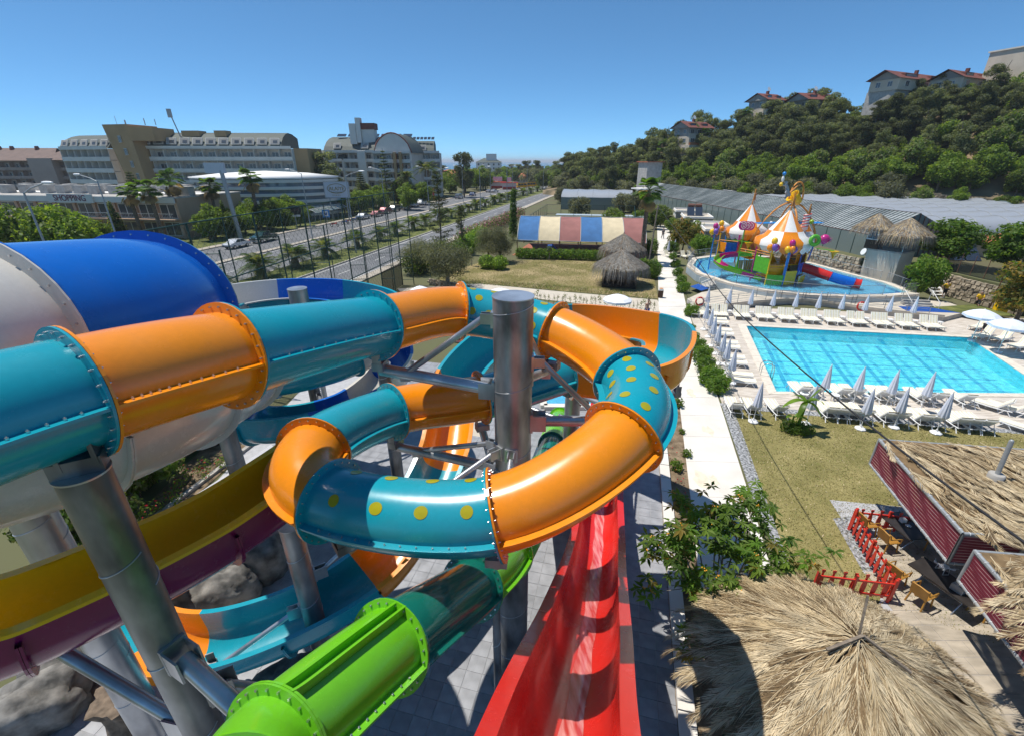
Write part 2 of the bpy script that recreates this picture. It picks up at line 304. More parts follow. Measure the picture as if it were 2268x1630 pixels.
def dup(src, loc=None, rz=None, label=None, group=None, scale=None, parent=None):
    c = src.copy(); C.objects.link(c); c.parent = parent
    if loc is not None: c.location = loc
    if rz is not None: c.rotation_euler = (0, 0, rz)
    if scale is not None: c.scale = scale if hasattr(scale, '__len__') else (scale,)*3
    if label: c['label'] = label
    if group: c['group'] = group
    for ch in list(src.children): dup(ch, parent=c)
    return c
class Proto:                       # the first placement uses the model itself, later ones are copies
    def __init__(s, src): s.src = src; s.used = False
    def put(s, loc, rz, label, group=None, scale=None):
        if s.used: return dup(s.src, loc, rz, label, group, scale)
        s.used = True; o = s.src; o.location = loc; o.rotation_euler = (0, 0, rz)
        if scale is not None: o.scale = scale if hasattr(scale, '__len__') else (scale,)*3
        tag(o, label, None, group); s.src = o; return o
def cat(pts, n=12, closed=False):   # Catmull-Rom; returns list of segments, each a list of points
    pts = [V(p) for p in pts]; m = len(pts); segs = []
    for i in range(m if closed else m-1):
        if closed: a, b, c_, d = pts[i-1], pts[i], pts[(i+1) % m], pts[(i+2) % m]
        else:
            b, c_ = pts[i], pts[i+1]; a = pts[i-1] if i else b*2-c_; d = pts[i+2] if i+2 < m else c_*2-b
        q = []
        for k in range(n+1):
            t = k/n; q.append(.5*((2*b)+(c_-a)*t+(2*a-5*b+4*c_-d)*t*t+(3*b-a-3*c_+d)*t**3))
        segs.append(q)
    return segs
def frame(t):
    t = t.normalized(); up = V((0,0,1)); s_ = t.cross(up)
    s_ = s_.normalized() if s_.length > 1e-4 else V((1,0,0)); return t, s_, s_.cross(t)
ORD = ('first','second','third','fourth','fifth','sixth','seventh','eighth','ninth','tenth','eleventh','twelfth','thirteenth','fourteenth','fifteenth','sixteenth','seventeenth','eighteenth','nineteenth','twentieth')
# ---------------------------------------------------------------- foliage
def leafmesh(name, blobs, n, size, ms, wts=None, seed=1, asp=.5, up=.35, shell=.55):
    rg = np.random.default_rng(seed); B = np.array([list(b[0])+(list(b[1]) if hasattr(b[1], '__len__') else [b[1]]*3) for b in blobs], float)
    ar = (B[:,3]*B[:,4]+B[:,4]*B[:,5]+B[:,3]*B[:,5]); ib = rg.choice(len(B), n, p=ar/ar.sum())
    d = rg.normal(size=(n,3)); d /= np.linalg.norm(d, axis=1)[:,None]
    rad = shell+(1-shell)*rg.random(n)**.6; rad *= 1+.10*rg.normal(size=n)
    c = B[ib,:3]+d*B[ib,3:]*rad[:,None]
    nr = d+rg.normal(size=(n,3))*.65; nr[:,2] += up; nr /= np.linalg.norm(nr, axis=1)[:,None]
    t = np.cross(nr, rg.normal(size=(n,3))); t /= np.linalg.norm(t, axis=1)[:,None]; b = np.cross(nr, t)
    L = size*(.6+.8*rg.random(n)); t = t*L[:,None]; b = b*(L*asp)[:,None]
    v = np.stack([c-t*.5, c+b*.5-t*.05, c+t*.5, c-b*.5-t*.05], 1).reshape(-1,3)
    me = bpy.data.meshes.new(name); me.vertices.add(4*n); me.loops.add(4*n); me.polygons.add(n)
    me.vertices.foreach_set('co', v.ravel()); me.loops.foreach_set('vertex_index', np.arange(4*n))
    me.polygons.foreach_set('loop_start', np.arange(0, 4*n, 4))
    ms = [ms] if isinstance(ms, str) else ms
    for k in ms: me.materials.append(K[k])
    if len(ms) > 1: me.polygons.foreach_set('material_index', rg.choice(len(ms), n, p=wts).astype(np.int32))
    me.update(); me.validate(); return me
def trunkmesh(name, h, r, mat_='bark', limbs=4, lean=.1, seed=1, spread=1.2, n=8):
    rd = random.Random(seed); mb = MB(); pts = [V((0,0,-.1))]
    for i in range(1, 5): pts.append(V((lean*h*.3*rd.uniform(-1,1)*i/4, lean*h*.3*rd.uniform(-1,1)*i/4, h*i/4)))
    mb.pipe(pts, r, n, taper=.55)
    for i in range(limbs):
        a = 2*PI*i/limbs+rd.uniform(-.4,.4); z0 = h*rd.uniform(.45,.9); p = V((0,0,z0)); e = V((math.cos(a)*spread, math.sin(a)*spread, h*rd.uniform(.35,.75)))
        mb.pipe([p, p+e*.5+V((0,0,.1*h)), p+e], r*.45, 6, taper=.35)
    return mb.mesh(name, mat_)
def tree_model(name, cr, tr, label, cat_='tree'):
    o = root(name, (0,0,0), label, cat_); put(tr, 'trunk', o); put(cr, 'crown', o); return Proto(o)
# ================================================================ the setting
POOL = [V((20.3,37.4,0)), V((37.0,34.6,0)), V((33.2,24.85,0)), V((16.4,25.1,0))]   # back-left, back-right, front-right, front-left
def flat(poly, z, name, m, parent=None):
    mb = MB(); q = [(p[0], p[1], z) for p in poly]
    a = sum(q[i][0]*q[(i+1) % len(q)][1]-q[(i+1) % len(q)][0]*q[i][1] for i in range(len(q)))
    if a < 0: q = q[::-1]
    mb.quad(*q); return struct(mb, name, m, parent)
def ringflat(outer, inner, z, name, m):
    mb = MB(); n = len(outer)
    for i in range(n):
        j = (i+1) % n; q = [outer[i], outer[j], inner[j], inner[i]]; q = [(p[0], p[1], z) for p in q]
        a = sum(q[k][0]*q[(k+1) % 4][1]-q[(k+1) % 4][0]*q[k][1] for k in range(4))
        mb.quad(*(q if a > 0 else q[::-1]))
    return struct(mb, name, m)
ringflat([(-1500,640),(1500,640),(1500,-80),(-1500,-80)], POOL, -.03, 'ground', 'earth')
mb = MB(); mb.quad((-40000,560,-6),(40000,560,-6),(40000,50000,-6),(-40000,50000,-6)); struct(mb, 'sea', 'sea')
mb = MB(); rd = random.Random(3)                      # low headland on the horizon
rows = []
for i in range(41):
    t = i/40; x = 400+t*560; hgt = 34*math.sin(PI*min(1, t*1.08))**.7*(.8+.3*mnoise.noise(V((t*7,0,0))))+ (14 if t > .55 else 0)*t
    rows.append([V((x,5000,-7)), V((x,5060,hgt*.6)), V((x,5150,max(hgt,0)-5)), V((x,5300,-7))])
mb.loft(rows, ring_closed=False); struct(mb, 'headland', 'hill')
# hill behind the greenhouses
HB = [(14,215,1.5),(38,172,2.2),(46,150,2.5),(70,117,2.9),(92,97,3),(125,72,3),(155,42,3),(190,5,3)]
HR = [(22,262,5),(40,208,9),(60,182,14.5),(94,159,23),(112,134,27.5),(146,106,28),(190,72,28),(240,30,28)]
def hillpt(s, t):
    s = max(0, min(6.999, s)); i = int(s); f_ = s-i
    b = V(HB[i]).lerp(V(HB[i+1]), f_); r_ = V(HR[i]).lerp(V(HR[i+1]), f_)
    x = b.x+(r_.x-b.x)*t; y = b.y+(r_.y-b.y)*t; k = max(0, min(1, t)); k = k*k*(3-2*k)*.7+k*.3
    z = b.z+(r_.z-b.z)*k+(1.2*mnoise.noise(V((x*.05,y*.05,1))) if 0 < t < 1.2 else 0)-(max(0, t-1.15)*8)
    return V((x, y, z))
mb = MB(); mb.loft([[hillpt(i*.125, -.12+j*.055) + V((0,0,-2 if j == 0 else 0)) for j in range(34)] for i in range(57)], ring_closed=False); mb.f = [q[::-1] for q in mb.f]
struct(mb, 'hill', 'hill')
# dual carriageway running out towards the sea
def KX(y): return -25.8+.238*(y-55.3)+(.0005*(y-170)**2 if y > 170 else 0)
def roadstrip(o0, o1, z, name, m, y0=-70, y1=430, st=10, kind=True, parent=None):
    mb = MB(); n = int((y1-y0)/st); a = []
    for i in range(n+1):
        y = y0+(y1-y0)*i/n; a.append([V((KX(y)+o0, y, z)), V((KX(y)+o1, y, z))])
    mb.loft(a, ring_closed=False, sm=False); mb.f = [q[::-1] for q in mb.f]
    return struct(mb, name, m, parent)
def kerbstrip(o0, o1, z1, name, m, y0=-70, y1=430):
    mb = MB(); n = int((y1-y0)/10); a = []
    for i in range(n+1):
        y = y0+(y1-y0)*i/n; k = KX(y); a.append([V((k+o0,y,-.05)), V((k+o0,y,z1)), V((k+o1,y,z1)), V((k+o1,y,-.05))])
    mb.loft(a, sm=False, cap=True); return struct(mb, name, m)
road = roadstrip(-28, 7.2, -.012, 'road', 'asphalt')
kerbstrip(-.25, 0, .12, 'median_kerb', 'kerb'); kerbstrip(-6.2, -5.95, .12, 'median_kerb', 'kerb'); kerbstrip(-5.95, -.25, .10, 'median_verge', 'verge')
kerbstrip(-17.9, -16.7, .14, 'lane_separator', 'pave'); kerbstrip(-29.6, -28, .13, 'pavement', 'pave', 60); kerbstrip(7.2, 8.6, .13, 'pavement', 'pave')
for o_ in (.45, 6.6, -6.6, -16.3, -18.4): roadstrip(o_, o_+.15, -.008, 'lane_edge_line', 'mark', parent=road)
for o_ in (3.4, -11.4, -23.0):
    for y in range(30, 330, 9):
        mb = MB(); mb.quad((KX(y)+o_,y,-.008),(KX(y)+o_+.14,y,-.008),(KX(y+3)+o_+.14,y+3,-.008),(KX(y+3)+o_,y+3,-.008)); struct(mb, 'lane_dash', 'mark', road)
# lawns, paths, plaza -------------------------------------------------------
E2 = V((.243,.970,0)).normalized(); E1 = V((E2.y,-E2.x,0))
LAWN2 = [g(950,628), g(1020,596), g(1075,578), g(1440,575), g(1458,662), g(1235,644), g(1062,627)]
flat(LAWN2, .000, 'worn_lawn', 'lawn2')
flat([g(880,640), g(1062,629), g(1236,646), g(1456,665), g(1470,694), g(1240,668), g(1060,648), g(900,660)], .004, 'garden_path', 'stonew')
WL = [(32.2,105),(14.4,43.2),(10.1,24.4),(7.6,15.4),(5.9,9.5)]; WR = [(34.6,105),(17.1,43.1),(12.45,24.3),(10.1,15.3),(8.3,8.8)]
mb = MB()
slabs = root('walkway', (0,0,0), None, None); slabs['kind'] = 'structure'
def lerp2(P, t):
    t = t*(len(P)-1); i = min(int(t), len(P)-2); f_ = t-i; return V((P[i][0]+(P[i+1][0]-P[i][0])*f_, P[i][1]+(P[i+1][1]-P[i][1])*f_, 0))
ts = [0,.07,.13,.18,.22,.25,.31,.36,.41,.46,.5,.56,.62,.68,.75,.8,.86,.93,1]
for i in range(len(ts)-1):
    e = .00018; a, b, c_, d = lerp2(WL, ts[i]+e), lerp2(WR, ts[i]+e), lerp2(WR, ts[i+1]-e), lerp2(WL, ts[i+1]-e)
    mb = MB(); mb.prism([d, c_, b, a], -.05, .022); build(mb, 'slab', 'conc', slabs)
for (u, v, s_) in ((1640,955,.22),(1560,745,.2),(1625,1060,.35),(1650,1065,.18),(1600,870,.25),(1590,700,.2)):   # ochre stains on the white concrete
    p = g(u-70, v); mb = MB(); rd = random.Random(u); q = [(p.x+s_*(1+.5*rd.uniform(-1,1))*math.cos(a), p.y+2*s_*(1+.5*rd.uniform(-1,1))*math.sin(a), .026) for a in [k*PI/6 for k in range(12)]]
    mb.quad(*q); build(mb, 'stain', 'stain', slabs)
flat([(14.4,43.2),(10.1,24.4),(7.6,15.4),(5.2,6.4),(4.0,6.4),(4.7,9),(6.6,16.6),(9.0,24.4),(13.2,42)], .002, 'planting_strip', 'soil')
KA, KB_ = V((9.2,25.0,0)), V((3.5,2.2,0))                       # white kerb along the plaza
kerb = root('plaza_kerb', (0,0,0), None, None); kerb['kind'] = 'structure'
n = 24
for i in range(n):
    a = KA.lerp(KB_, i/n+.0008); b = KA.lerp(KB_, (i+1)/n-.0008); mb = MB(); o_ = E1*.42
    mb.prism([a-o_, b-o_, b, a], -.05, .16); build(mb, 'kerb_stone', 'conc', kerb)
# slate tiles of the plaza, the larger ones in view as pieces
plaza = flat([(-13.2,-2),(3.0,-2),(9.2,25.2),(-13.2,31)], .001, 'plaza', 'grout')
TS = .47; TO = V((3.05,2.2,0)); tm = MB(); hs = TS/2-.006
tm.add([(-hs,-hs,-.02),(hs,-hs,-.02),(hs,hs,-.02),(-hs,hs,-.02),(-hs,-hs,.012),(hs,-hs,.012),(hs,hs,.012),(-hs,hs,.012)], [(4,5,6,7),(0,1,5,4),(1,2,6,5),(2,3,7,6),(3,0,4,7)])
tme = tm.mesh('tile', 'tile'); cands = []
for i in range(0, 40):
    for j in range(-6, 52):
        c_ = TO-E1*(TS*(i+.5))+E2*(TS*(j+.5))
        if c_.x < -12.9: continue
        dx, dy = c_.x, c_.y; dep = dy*CP+EYE*SP; u = 1134+FOC*dx/dep; v = 815-FOC*(dy*SP-EYE*CP)/dep
        vis = -40 < u < 2300 and v < 1680
        score = 1/dep
        if not vis: score -= 1
        # open parts of the floor first: the strip right of the red slide and the left foreground
        if vis and (u > 1390 or (u < 300 and v > 1350) or (300 < u < 760 and 1150 < v < 1480) or (700 < u < 1320 and v > 1250) or (1120 < u < 1400 and 900 < v < 1130)): score += .2
        cands.append((score, c_))
cands.sort(key=lambda q: -q[0]); rot = math.atan2(E1.y, E1.x); rest = MB()
for k, (s_, c_) in enumerate(cands):
    if k < 300: put(tme, 'tile', plaza, (c_.x, c_.y, .004), (0,0,rot)).location = c_-wloc(plaza)+V((0,0,.004))
    elif s_ > -.99: rest.add([Matrix.Rotation(rot, 3, 'Z') @ V(p)+c_+V((0,0,.004)) for p in tm.v[4:]], [(0,1,2,3)])
o = build(rest, 'far_tiles', 'tile', plaza); o['kind'] = 'stuff'
for a, b, c_, d in (((-9.5,9.3),(-5.6,10.4),(-4.9,9.2),(-8.8,8.0)), ((-6.2,12.4),(-4.0,12.9),(-4.2,10.2),(-5.6,9.9)), ((-2.6,33),(1.2,31.5),(-1.6,20),(-5.2,21))):
    flat([a, b, c_, d], .019, 'beige_paving', 'stonew', None)
mb = MB(); mb.prism([(-2.6,30.5),(-1.2,30.1),(-3.6,21.0),(-5.0,21.4)], 0, .022); struct(mb, 'blue_painted_lane', 'bluefloor')
for (u, v) in ((1010,755), (985,822)):                                   # brown floor gratings
    p = g(u, v); mb = MB(); mb.box((p.x,p.y,.03), (1.2,.8,.03), rot); o = build(mb, 'floor_grating', 'maroon'); tag(o, 'brown grating set in the beige paving '+('near the orange flange' if v < 800 else 'behind the thick steel arm'), 'grating')
# landing pool of the slides
sp = [g(1165,745), g(1345,838), g(1372,905), g(1205,905)]
mb = MB(); mb.prism(sp, .0, .03); struct(mb, 'landing_pool', 'lbfloor')
mb = MB(); mb.quad(*[(p.x,p.y,.16) for p in (sp if (sp[1]-sp[0]).cross(sp[2]-sp[1]).z > 0 else sp[::-1])]); struct(mb, 'landing_pool_water', 'shallow')
mb = MB()
for i in range(4): mb.beam(V((sp[i].x,sp[i].y,.12)), V((sp[(i+1) % 4].x,sp[(i+1) % 4].y,.12)), .4, .24)
struct(mb, 'landing_pool_rim', 'conc')
# planted bed left of the plaza
flat([g(215,1230), g(505,935), g(560,985), g(330,1190)], .006, 'flower_bed', 'soil')
mb = MB(); a, b = g(255,1215), g(560,985); mb.beam(a+V((0,0,.06)), b+V((0,0,.06)), .2, .16); a, b = g(175,1190), g(470,945); mb.beam(a+V((0,0,.06)), b+V((0,0,.06)), .2, .16); struct(mb, 'bed_kerb', 'concg')
a, b, c_, d = g(330,1165), g(600,985), g(640,1010), g(420,1180)
flat([a,b,c_,d], .021, 'side_path', 'suntile')
# swimming pool ---------------------------------------------------------------
DK = [V((17.3,43.6,0)), V((64,37,0)), V((52,14,0)), V((12.35,23.4,0))]
cen = sum(POOL, V())/4
COP = [p+(p-cen).normalized()*.75 for p in POOL]
ringflat(DK, POOL, .003, 'pool_deck', 'deck')
cop = root('pool_coping', (0,0,0), None, None); cop['kind'] = 'structure'
for i in range(4):
    j = (i+1) % 4; n = 16 if i % 2 == 0 else 11
    for k in range(n):
        s0, s1 = k/n+.0008, (k+1)/n-.0008; q = [COP[i].lerp(COP[j],s0), COP[i].lerp(COP[j],s1), POOL[i].lerp(POOL[j],s1), POOL[i].lerp(POOL[j],s0)]
        mb = MB(); mb.prism(q, -.04, .03); build(mb, 'coping_stone', 'coping', cop)
mb = MB(); dz = -1.0
pl = POOL[::-1]; mb.quad(*[(p.x,p.y,dz) for p in pl], mi=0)
for i in range(4):
    a, b = POOL[i], POOL[(i+1) % 4]; mb.quad((a.x,a.y,dz),(b.x,b.y,dz),(b.x,b.y,0),(a.x,a.y,0), mi=1)
basin = struct(mb, 'pool_basin', ['pooltile','poolwall'])
def pin(s, t): return POOL[0].lerp(POOL[1], s).lerp(POOL[3].lerp(POOL[2], s), t)
for s_ in (.09,.22,.35,.48,.61,.74,.87):
    mb = MB(); a, b, c_, d = pin(s_-.009,.04), pin(s_+.009,.04), pin(s_+.009,.985), pin(s_-.009,.985); mb.quad(*[(p.x,p.y,dz+.006) for p in (d,c_,b,a)]); build(mb, 'lane_line', 'poolline', basin)
for t_ in (.22,.42,.6,.78):
    mb = MB(); a, b, c_, d = pin(.03,t_-.008), pin(.96,t_-.008), pin(.96,t_+.008), pin(.03,t_+.008); mb.quad(*[(p.x,p.y,dz+.010) for p in (d,c_,b,a)]); build(mb, 'cross_line', 'poolline', basin)
mb = MB(); n = 24; vs = [V((pin(i/n,j/n).x, pin(i/n,j/n).y, -.09)) for j in range(n+1) for i in range(n+1)]
mb.add(vs, [(j*(n+1)+i+n+1, j*(n+1)+i+n+2, j*(n+1)+i+1, j*(n+1)+i) for j in range(n) for i in range(n)]); struct(mb, 'pool_water', 'water')
# lawn with gravel edge, patio
LAWN = [(12.6,23.0),(27,20.3),(25,14),(15,8.5),(9.7,11.5),(10.75,15.6)]
flat(LAWN, .005, 'dry_lawn', 'lawn')
flat([(12.3,23.5),(12.8,23.0),(10.85,15.6),(9.75,11.5),(9.4,11.6),(10.3,15.6)], .009, 'gravel_strip', 'gravel')
flat([g(1845,1148), g(1890,1142), g(1990,1310), g(1912,1268)], .0095, 'gravel_patch', 'gravel')
flat([(12.2,23.7),(27.4,20.6),(27.3,20.15),(12.3,23.1)], .0085, 'gravel_edge', 'gravel')
patio = flat([(13.4,15.2),(33,12.2),(26,-3),(6,-3),(9.6,8.0),(12.6,11.0)], .007, 'patio', 'grout')
rd = random.Random(8); pm = MB()
for i in range(-4, 24):
    x = 6+i*0; 
for r_ in range(34):
    yy = -2.5+r_*.5; xx = 5.0+rd.uniform(0,.8)
    while xx < 30:
        wd = rd.choice((.5,.8,1.0)); p = V((xx+wd/2, yy+.25, 0)); q = p
        pm_ok = (q.x > 9.9+(q.y-8)*.78 if q.y > 8 else q.x > 6.4+q.y*.42) and q.y < 15.0-(q.x-13)*.14 and q.x < 25
        if pm_ok:
            mb = pm; mb.box((p.x,p.y,.008), (wd-.014,.486,.02))
        xx += wd
o = build(pm, 'paving_stones', 'travert', patio); o['kind'] = 'stuff'
# raised terrace to the right, held by rubble walls
TERR = [(34.5,75),(38.9,62),(40.0,57),(41.0,53.9),(46.6,53.5),(46.3,48.2),(47.0,40.5),(56,31),(75,20),(190,0),(190,60),(60,160),(38,178),(33,150)]
mb = MB(); mb.prism(TERR, -.4, 2.3); struct(mb, 'terrace', 'earth')
def rubble(path, z0, z1, name, label, sz=.42, seed=1):
    rd = random.Random(seed); mb = MB()
    for a, b in zip(path[:-1], path[1:]):
        a, b = V(a), V(b); L = (b-a).length; t = (b-a)/L; nn = V((t.y,-t.x,0)); z = z0
        while z < z1-.05:
            h = rd.uniform(.6,1)*sz; x = -rd.random()*sz
            while x < L:
                wd = rd.uniform(.7,1.5)*sz; c_ = a+t*(x+wd/2)+nn*rd.uniform(-.02,.10)+V((0,0,z+h/2))
                n_ = 6; vs = []
                for k in range(8):
                    sx, sy, sz_ = (1 if k & 1 else -1), (1 if k & 2 else -1), (1 if k & 4 else -1)
                    vs.append(c_+t*(sx*wd*.47*rd.uniform(.75,1))+nn*(sy*.20*rd.uniform(.6,1.1))+V((0,0,sz_*h*.47*rd.uniform(.72,1))))
                mb.add(vs, [(0,2,3,1),(4,5,7,6),(0,1,5,4),(2,6,7,3),(0,4,6,2),(1,3,7,5)]); x += wd
            z += h
    r_ = root(name, (V(path[0])+V(path[-1]))/2, label, 'wall'); 
    o = build(mb, 'stones', 'stone', r_); o['kind'] = 'stuff'
    core = MB()
    for a, b in zip(path[:-1], path[1:]): core.beam(V(a)+V((0,0,(z0+z1)/2)), V(b)+V((0,0,(z0+z1)/2)), .18, z1-z0)
    build(core, 'mortar_core', 'soil', r_); return r_
rubble([(34.3,75,0),(38.7,62,0),(39.8,57,0),(40.8,53.8,0)], 0, 2.55, 'stone_wall', 'long rubble stone retaining wall behind the play pool', .42, 1)
rubble([(46.1,49.6,0),(46.2,46.5,0),(46.8,40.3,0)], 0, 1.9, 'stone_wall', 'rubble stone wall behind the two people in yellow shirts', .45, 2)
rubble([(-4.6,49.0,0),(-9.5,52.0,0)], 0, .6, 'stone_wall', 'low stone wall beside the big olive tree', .3, 3)
# ================================================================ water slides
bm_ = MB(); bm_.cyl((0,0,0),(0,0,.020), .0145, n=6); bm_.cyl((0,0,.020),(0,0,.030), .008, n=6); BOLT = bm_.mesh('bolt', 'bolt')
NB = [0]
def ringpts(c, s_, u_, r, n=40): return [c+s_*(r*math.cos(2*PI*k/n))+u_*(r*math.sin(2*PI*k/n)) for k in range(n)]
def tube_slide(name, label, cps, rad, cols, near=(), dots=None, n=14, fl=.12, nb=26, ledge=True, thin=False):
    segs = cat(cps, n); r0 = root(name, segs[0][0]*.5+segs[-1][0]*.5, label, 'water slide'); r0.location = V((segs[len(segs)//2][0].x, segs[len(segs)//2][0].y, 0))
    allp = [p for s_ in segs for p in s_[:-1]]+[segs[-1][-1]]; rest = MB()
    def tang(i): return (allp[min(i+1, len(allp)-1)]-allp[max(i-1, 0)]).normalized()
    for si, sg in enumerate(segs):
        col = cols[si % len(cols)]; rings = []; inn = []
        for k, p in enumerate(sg):
            t, s_, u_ = frame(tang(si*n+k)); rings.append(ringpts(p, s_, u_, rad)); inn.append(ringpts(p, s_, u_, rad-.018))
        mb = MB(); mb.loft(rings); mb.loft([q[::-1] for q in inn])
        sec = build(mb, 'tube_section', col, r0)
        if ledge:
            for sgn in (1, -1):
                mb = MB(); a = []
                for k in range(0, n+1):
                    p = sg[k]; t, s_, u_ = frame(tang(si*n+k)); q = p+s_*(sgn*(rad-.01)); e = p+s_*(sgn*(rad+.105))
                    a.append([q-u_*.016, e-u_*.016, e+u_*.016, q+u_*.016])
                mb.loft(a, sm=False, cap=True); build(mb, 'seam_ledge', col, sec)
                for k in range(2, n-1, 1 if si in near else 2):
                    p = sg[k]; t, s_, u_ = frame(tang(si*n+k)); q = p+s_*(sgn*(rad+.05))+u_*.016
                    if si in near and sgn == 1 or (si in near and NB[0] < 900 and dots and si in dots):
                        M = Matrix((s_, t, u_)).transposed().to_4x4(); M.translation = q-wloc(r0); NB[0] += 1; put(BOLT, 'bolt', sec, M=M)
        for end, sgn in ((0, 1), (n, -1)):                 # bolted collars, one per section end
            p = sg[end]; t, s_, u_ = frame(tang(si*n+end)); q0 = p+t*(sgn*.003); q1 = p+t*(sgn*.030)
            mb = MB(); a, b = ringpts(q0, s_, u_, rad+fl), ringpts(q1, s_, u_, rad+fl); c_, d = ringpts(q0, s_, u_, rad-.005), ringpts(q1, s_, u_, rad-.005)
            mb.loft([c_, a, b, d], True, sm=False); build(mb, 'flange', col, sec)
            for k in range(nb):
                an = 2*PI*(k+.5)/nb; e = s_*math.cos(an)+u_*math.sin(an); q = q1+e*(rad+fl*.55)
                M = Matrix((e, (t*sgn).cross(e), t*sgn)).transposed().to_4x4(); M.translation = q
                if (si in near or si-1 in near) and (si in near): M.translation = q-wloc(r0); NB[0] += 1; put(BOLT, 'bolt', sec, M=M)
                else: rest.add([M @ V(v_) for v_ in bm_.v[:12]], [(0,1,7,6),(1,2,8,7),(2,3,9,8),(3,4,10,9),(4,5,11,10),(5,0,6,11),(6,7,8,9,10,11)])
        if dots and si in dots:
            for fr_, an, sz in dots[si]:
                k = fr_*n; i = int(k); f_ = k-i; p = sg[i].lerp(sg[min(i+1, n)], f_); t, s_, u_ = frame(tang(si*n+int(round(k)))); mb = MB(); vs = []
                for ring in (0, .5, 1):
                    for j in range(20):
                        w_ = 2*PI*j/20; a2 = an+ring*sz*math.cos(w_)/rad; dt = ring*sz*math.sin(w_)
                        kk = k+dt/((sg[-1]-sg[0]).length/n); i2 = max(0, min(n-1, int(kk))); pp = sg[i2].lerp(sg[i2+1], kk-i2)
                        vs.append(pp+(s_*math.cos(a2)+u_*math.sin(a2))*(rad+.005))
                mb.add(vs, [(r_*20+j, r_*20+(j+1) % 20, r_*20+20+(j+1) % 20, r_*20+20+j) for r_ in (0, 1) for j in range(20)], 0, True); build(mb, 'dot', 'dot', sec)
    if rest.v: o = build(rest, 'far_bolts', 'bolt', r0); o['kind'] = 'stuff'
    return r0, segs, tang
def flume(name, label, cps, wd, hl, hr, cin, cout, n=12, dep=.55, lip=.13, fl=.10, rim=None, joint=True):
    """open slide: path runs along the floor line; hl/hr are wall heights (left/right of travel), single or per control point"""
    segs = cat(cps, n); r0 = root(name, V((segs[0][0].x, segs[0][0].y, 0)), label, 'water slide')
    allp = [p for s_ in segs for p in s_[:-1]]+[segs[-1][-1]]; m = len(cps)
    def val(h, x):
        if not hasattr(h, '__len__'): return h
        i = min(int(x), m-2); return h[i]+(h[i+1]-h[i])*(x-i)
    def tang(i): return (allp[min(i+1, len(allp)-1)]-allp[max(i-1, 0)]).normalized()
    def prof(i, off, top):
        p = allp[i]; t, s_, u_ = frame(tang(i)); x = i/n; a, b = val(hl, x), val(hr, x); w_ = wd/2+off; q = []
        q.append((-w_, a-top)); q.append((-w_, a*.5+dep*.5))
        for k in range(0, 15):
            an = PI*k/14; q.append((-w_*math.cos(an), dep-(dep+off)*math.sin(an)))
        q.append((w_, b*.5+dep*.5)); q.append((w_, b-top))
        return [p+s_*e[0]+u_*e[1] for e in q], p, s_, u_, a, b
    for si, sg in enumerate(segs):
        ci, co = cin[si % len(cin)], cout[si % len(cout)]; A, B, RL, RR = [], [], [], []
        for k in range(n+1):
            i = si*n+k; q, p, s_, u_, a, b = prof(i, 0, 0); A.append(q); B.append(prof(i, .03, .02)[0][::-1])
            w_ = wd/2
            RL.append([p-s_*w_+u_*(a+.003), p-s_*(w_+lip)+u_*(a+.003), p-s_*(w_+lip)+u_*(a-.05), p-s_*(w_+lip-.03)+u_*(a-.05), p-s_*(w_+lip-.03)+u_*(a-.03), p-s_*(w_)+u_*(a-.03)])
            RR.append([p+s_*w_+u_*(b-.03), p+s_*(w_+lip-.03)+u_*(b-.03), p+s_*(w_+lip-.03)+u_*(b-.05), p+s_*(w_+lip)+u_*(b-.05), p+s_*(w_+lip)+u_*(b+.003), p+s_*w_+u_*(b+.003)])
        mb = MB(); mb.loft(A, ring_closed=False, mi=0); mb.loft(B, ring_closed=False, mi=1)
        sec = build(mb, 'flume_section', [ci, co], r0)
        for q in (RL, RR):
            mb = MB(); mb.loft(q, sm=False, cap=True); build(mb, 'rim', ci if rim is None else rim, sec)
        if joint:
            for k, sg_ in ((0, 1), (n, -1)):
                i = si*n+k; t = tang(i); a = prof(i, .03, .25)[0][1:-1]; b = prof(i, .03+fl, .25)[0][1:-1]; d = t*(sg_*.03); e = t*(sg_*.003)
                mb = MB(); mb.loft([[p+e for p in a], [p+e for p in b], [p+d for p in b], [p+d for p in a]], True, sm=False, ring_closed=False); build(mb, 'flange', co, sec)
    return r0, segs
# ---- main body slide: teal and orange tube winding round the tall column
DA = dict()
for k in (4, 6, 8):
    L = []
    for a_, off in ((.50,.0),(.92,.5),(1.34,.0)):
        for q in range(5):
            f_ = .12+.19*q+(.09 if off else 0)
            if f_ < .94: L.append((f_, PI*(a_-.42)*1.0+.0, .085))
    DA[k] = L
A_CP = [V((-5.05,2.35,11.0)), dp(172,872,4.55), dp(503,790,5.8), dp(831,722,8.8), dp(1019,690,10.6), dp(1226,733,10.3), dp(1388,838,8.8), dp(1378,968,7.25), dp(1098,1138,6.7), dp(735,1108,7.3), dp(695,1000,8.3), dp(868,912,10.6), dp(1066,880,11.4), dp(1248,826,12.4)]
DA = {4: [(f_, a_, .085) for a_, fs in ((.35,(.12,.35,.6,.85)),(.95,(.2,.5,.8)),(1.55,(.12,.35,.6,.85))) for f_ in fs],
      6: [(f_, a_, .085) for a_, fs in ((.62,(.2,.45,.7,.92)),(1.30,(.1,.32,.55,.8)),(2.0,(.2,.42,.64,.86))) for f_ in fs],
      8: [(f_, a_, .092) for a_, fs in ((1.22,(.12,.34,.57,.80)),(2.28,(.12,.34,.56,.8))) for f_ in fs]}
tubeA, segA, tgA = tube_slide('tube_slide', 'long orange and teal tube slide with yellow dots coiling round the tall steel column', A_CP, .565, ['teal','orange','teal','orange','teal','orange','teal','orange','teal','orange','teal','orange','teal'], near=(0,1,2,7,8), dots=DA, fl=.125)
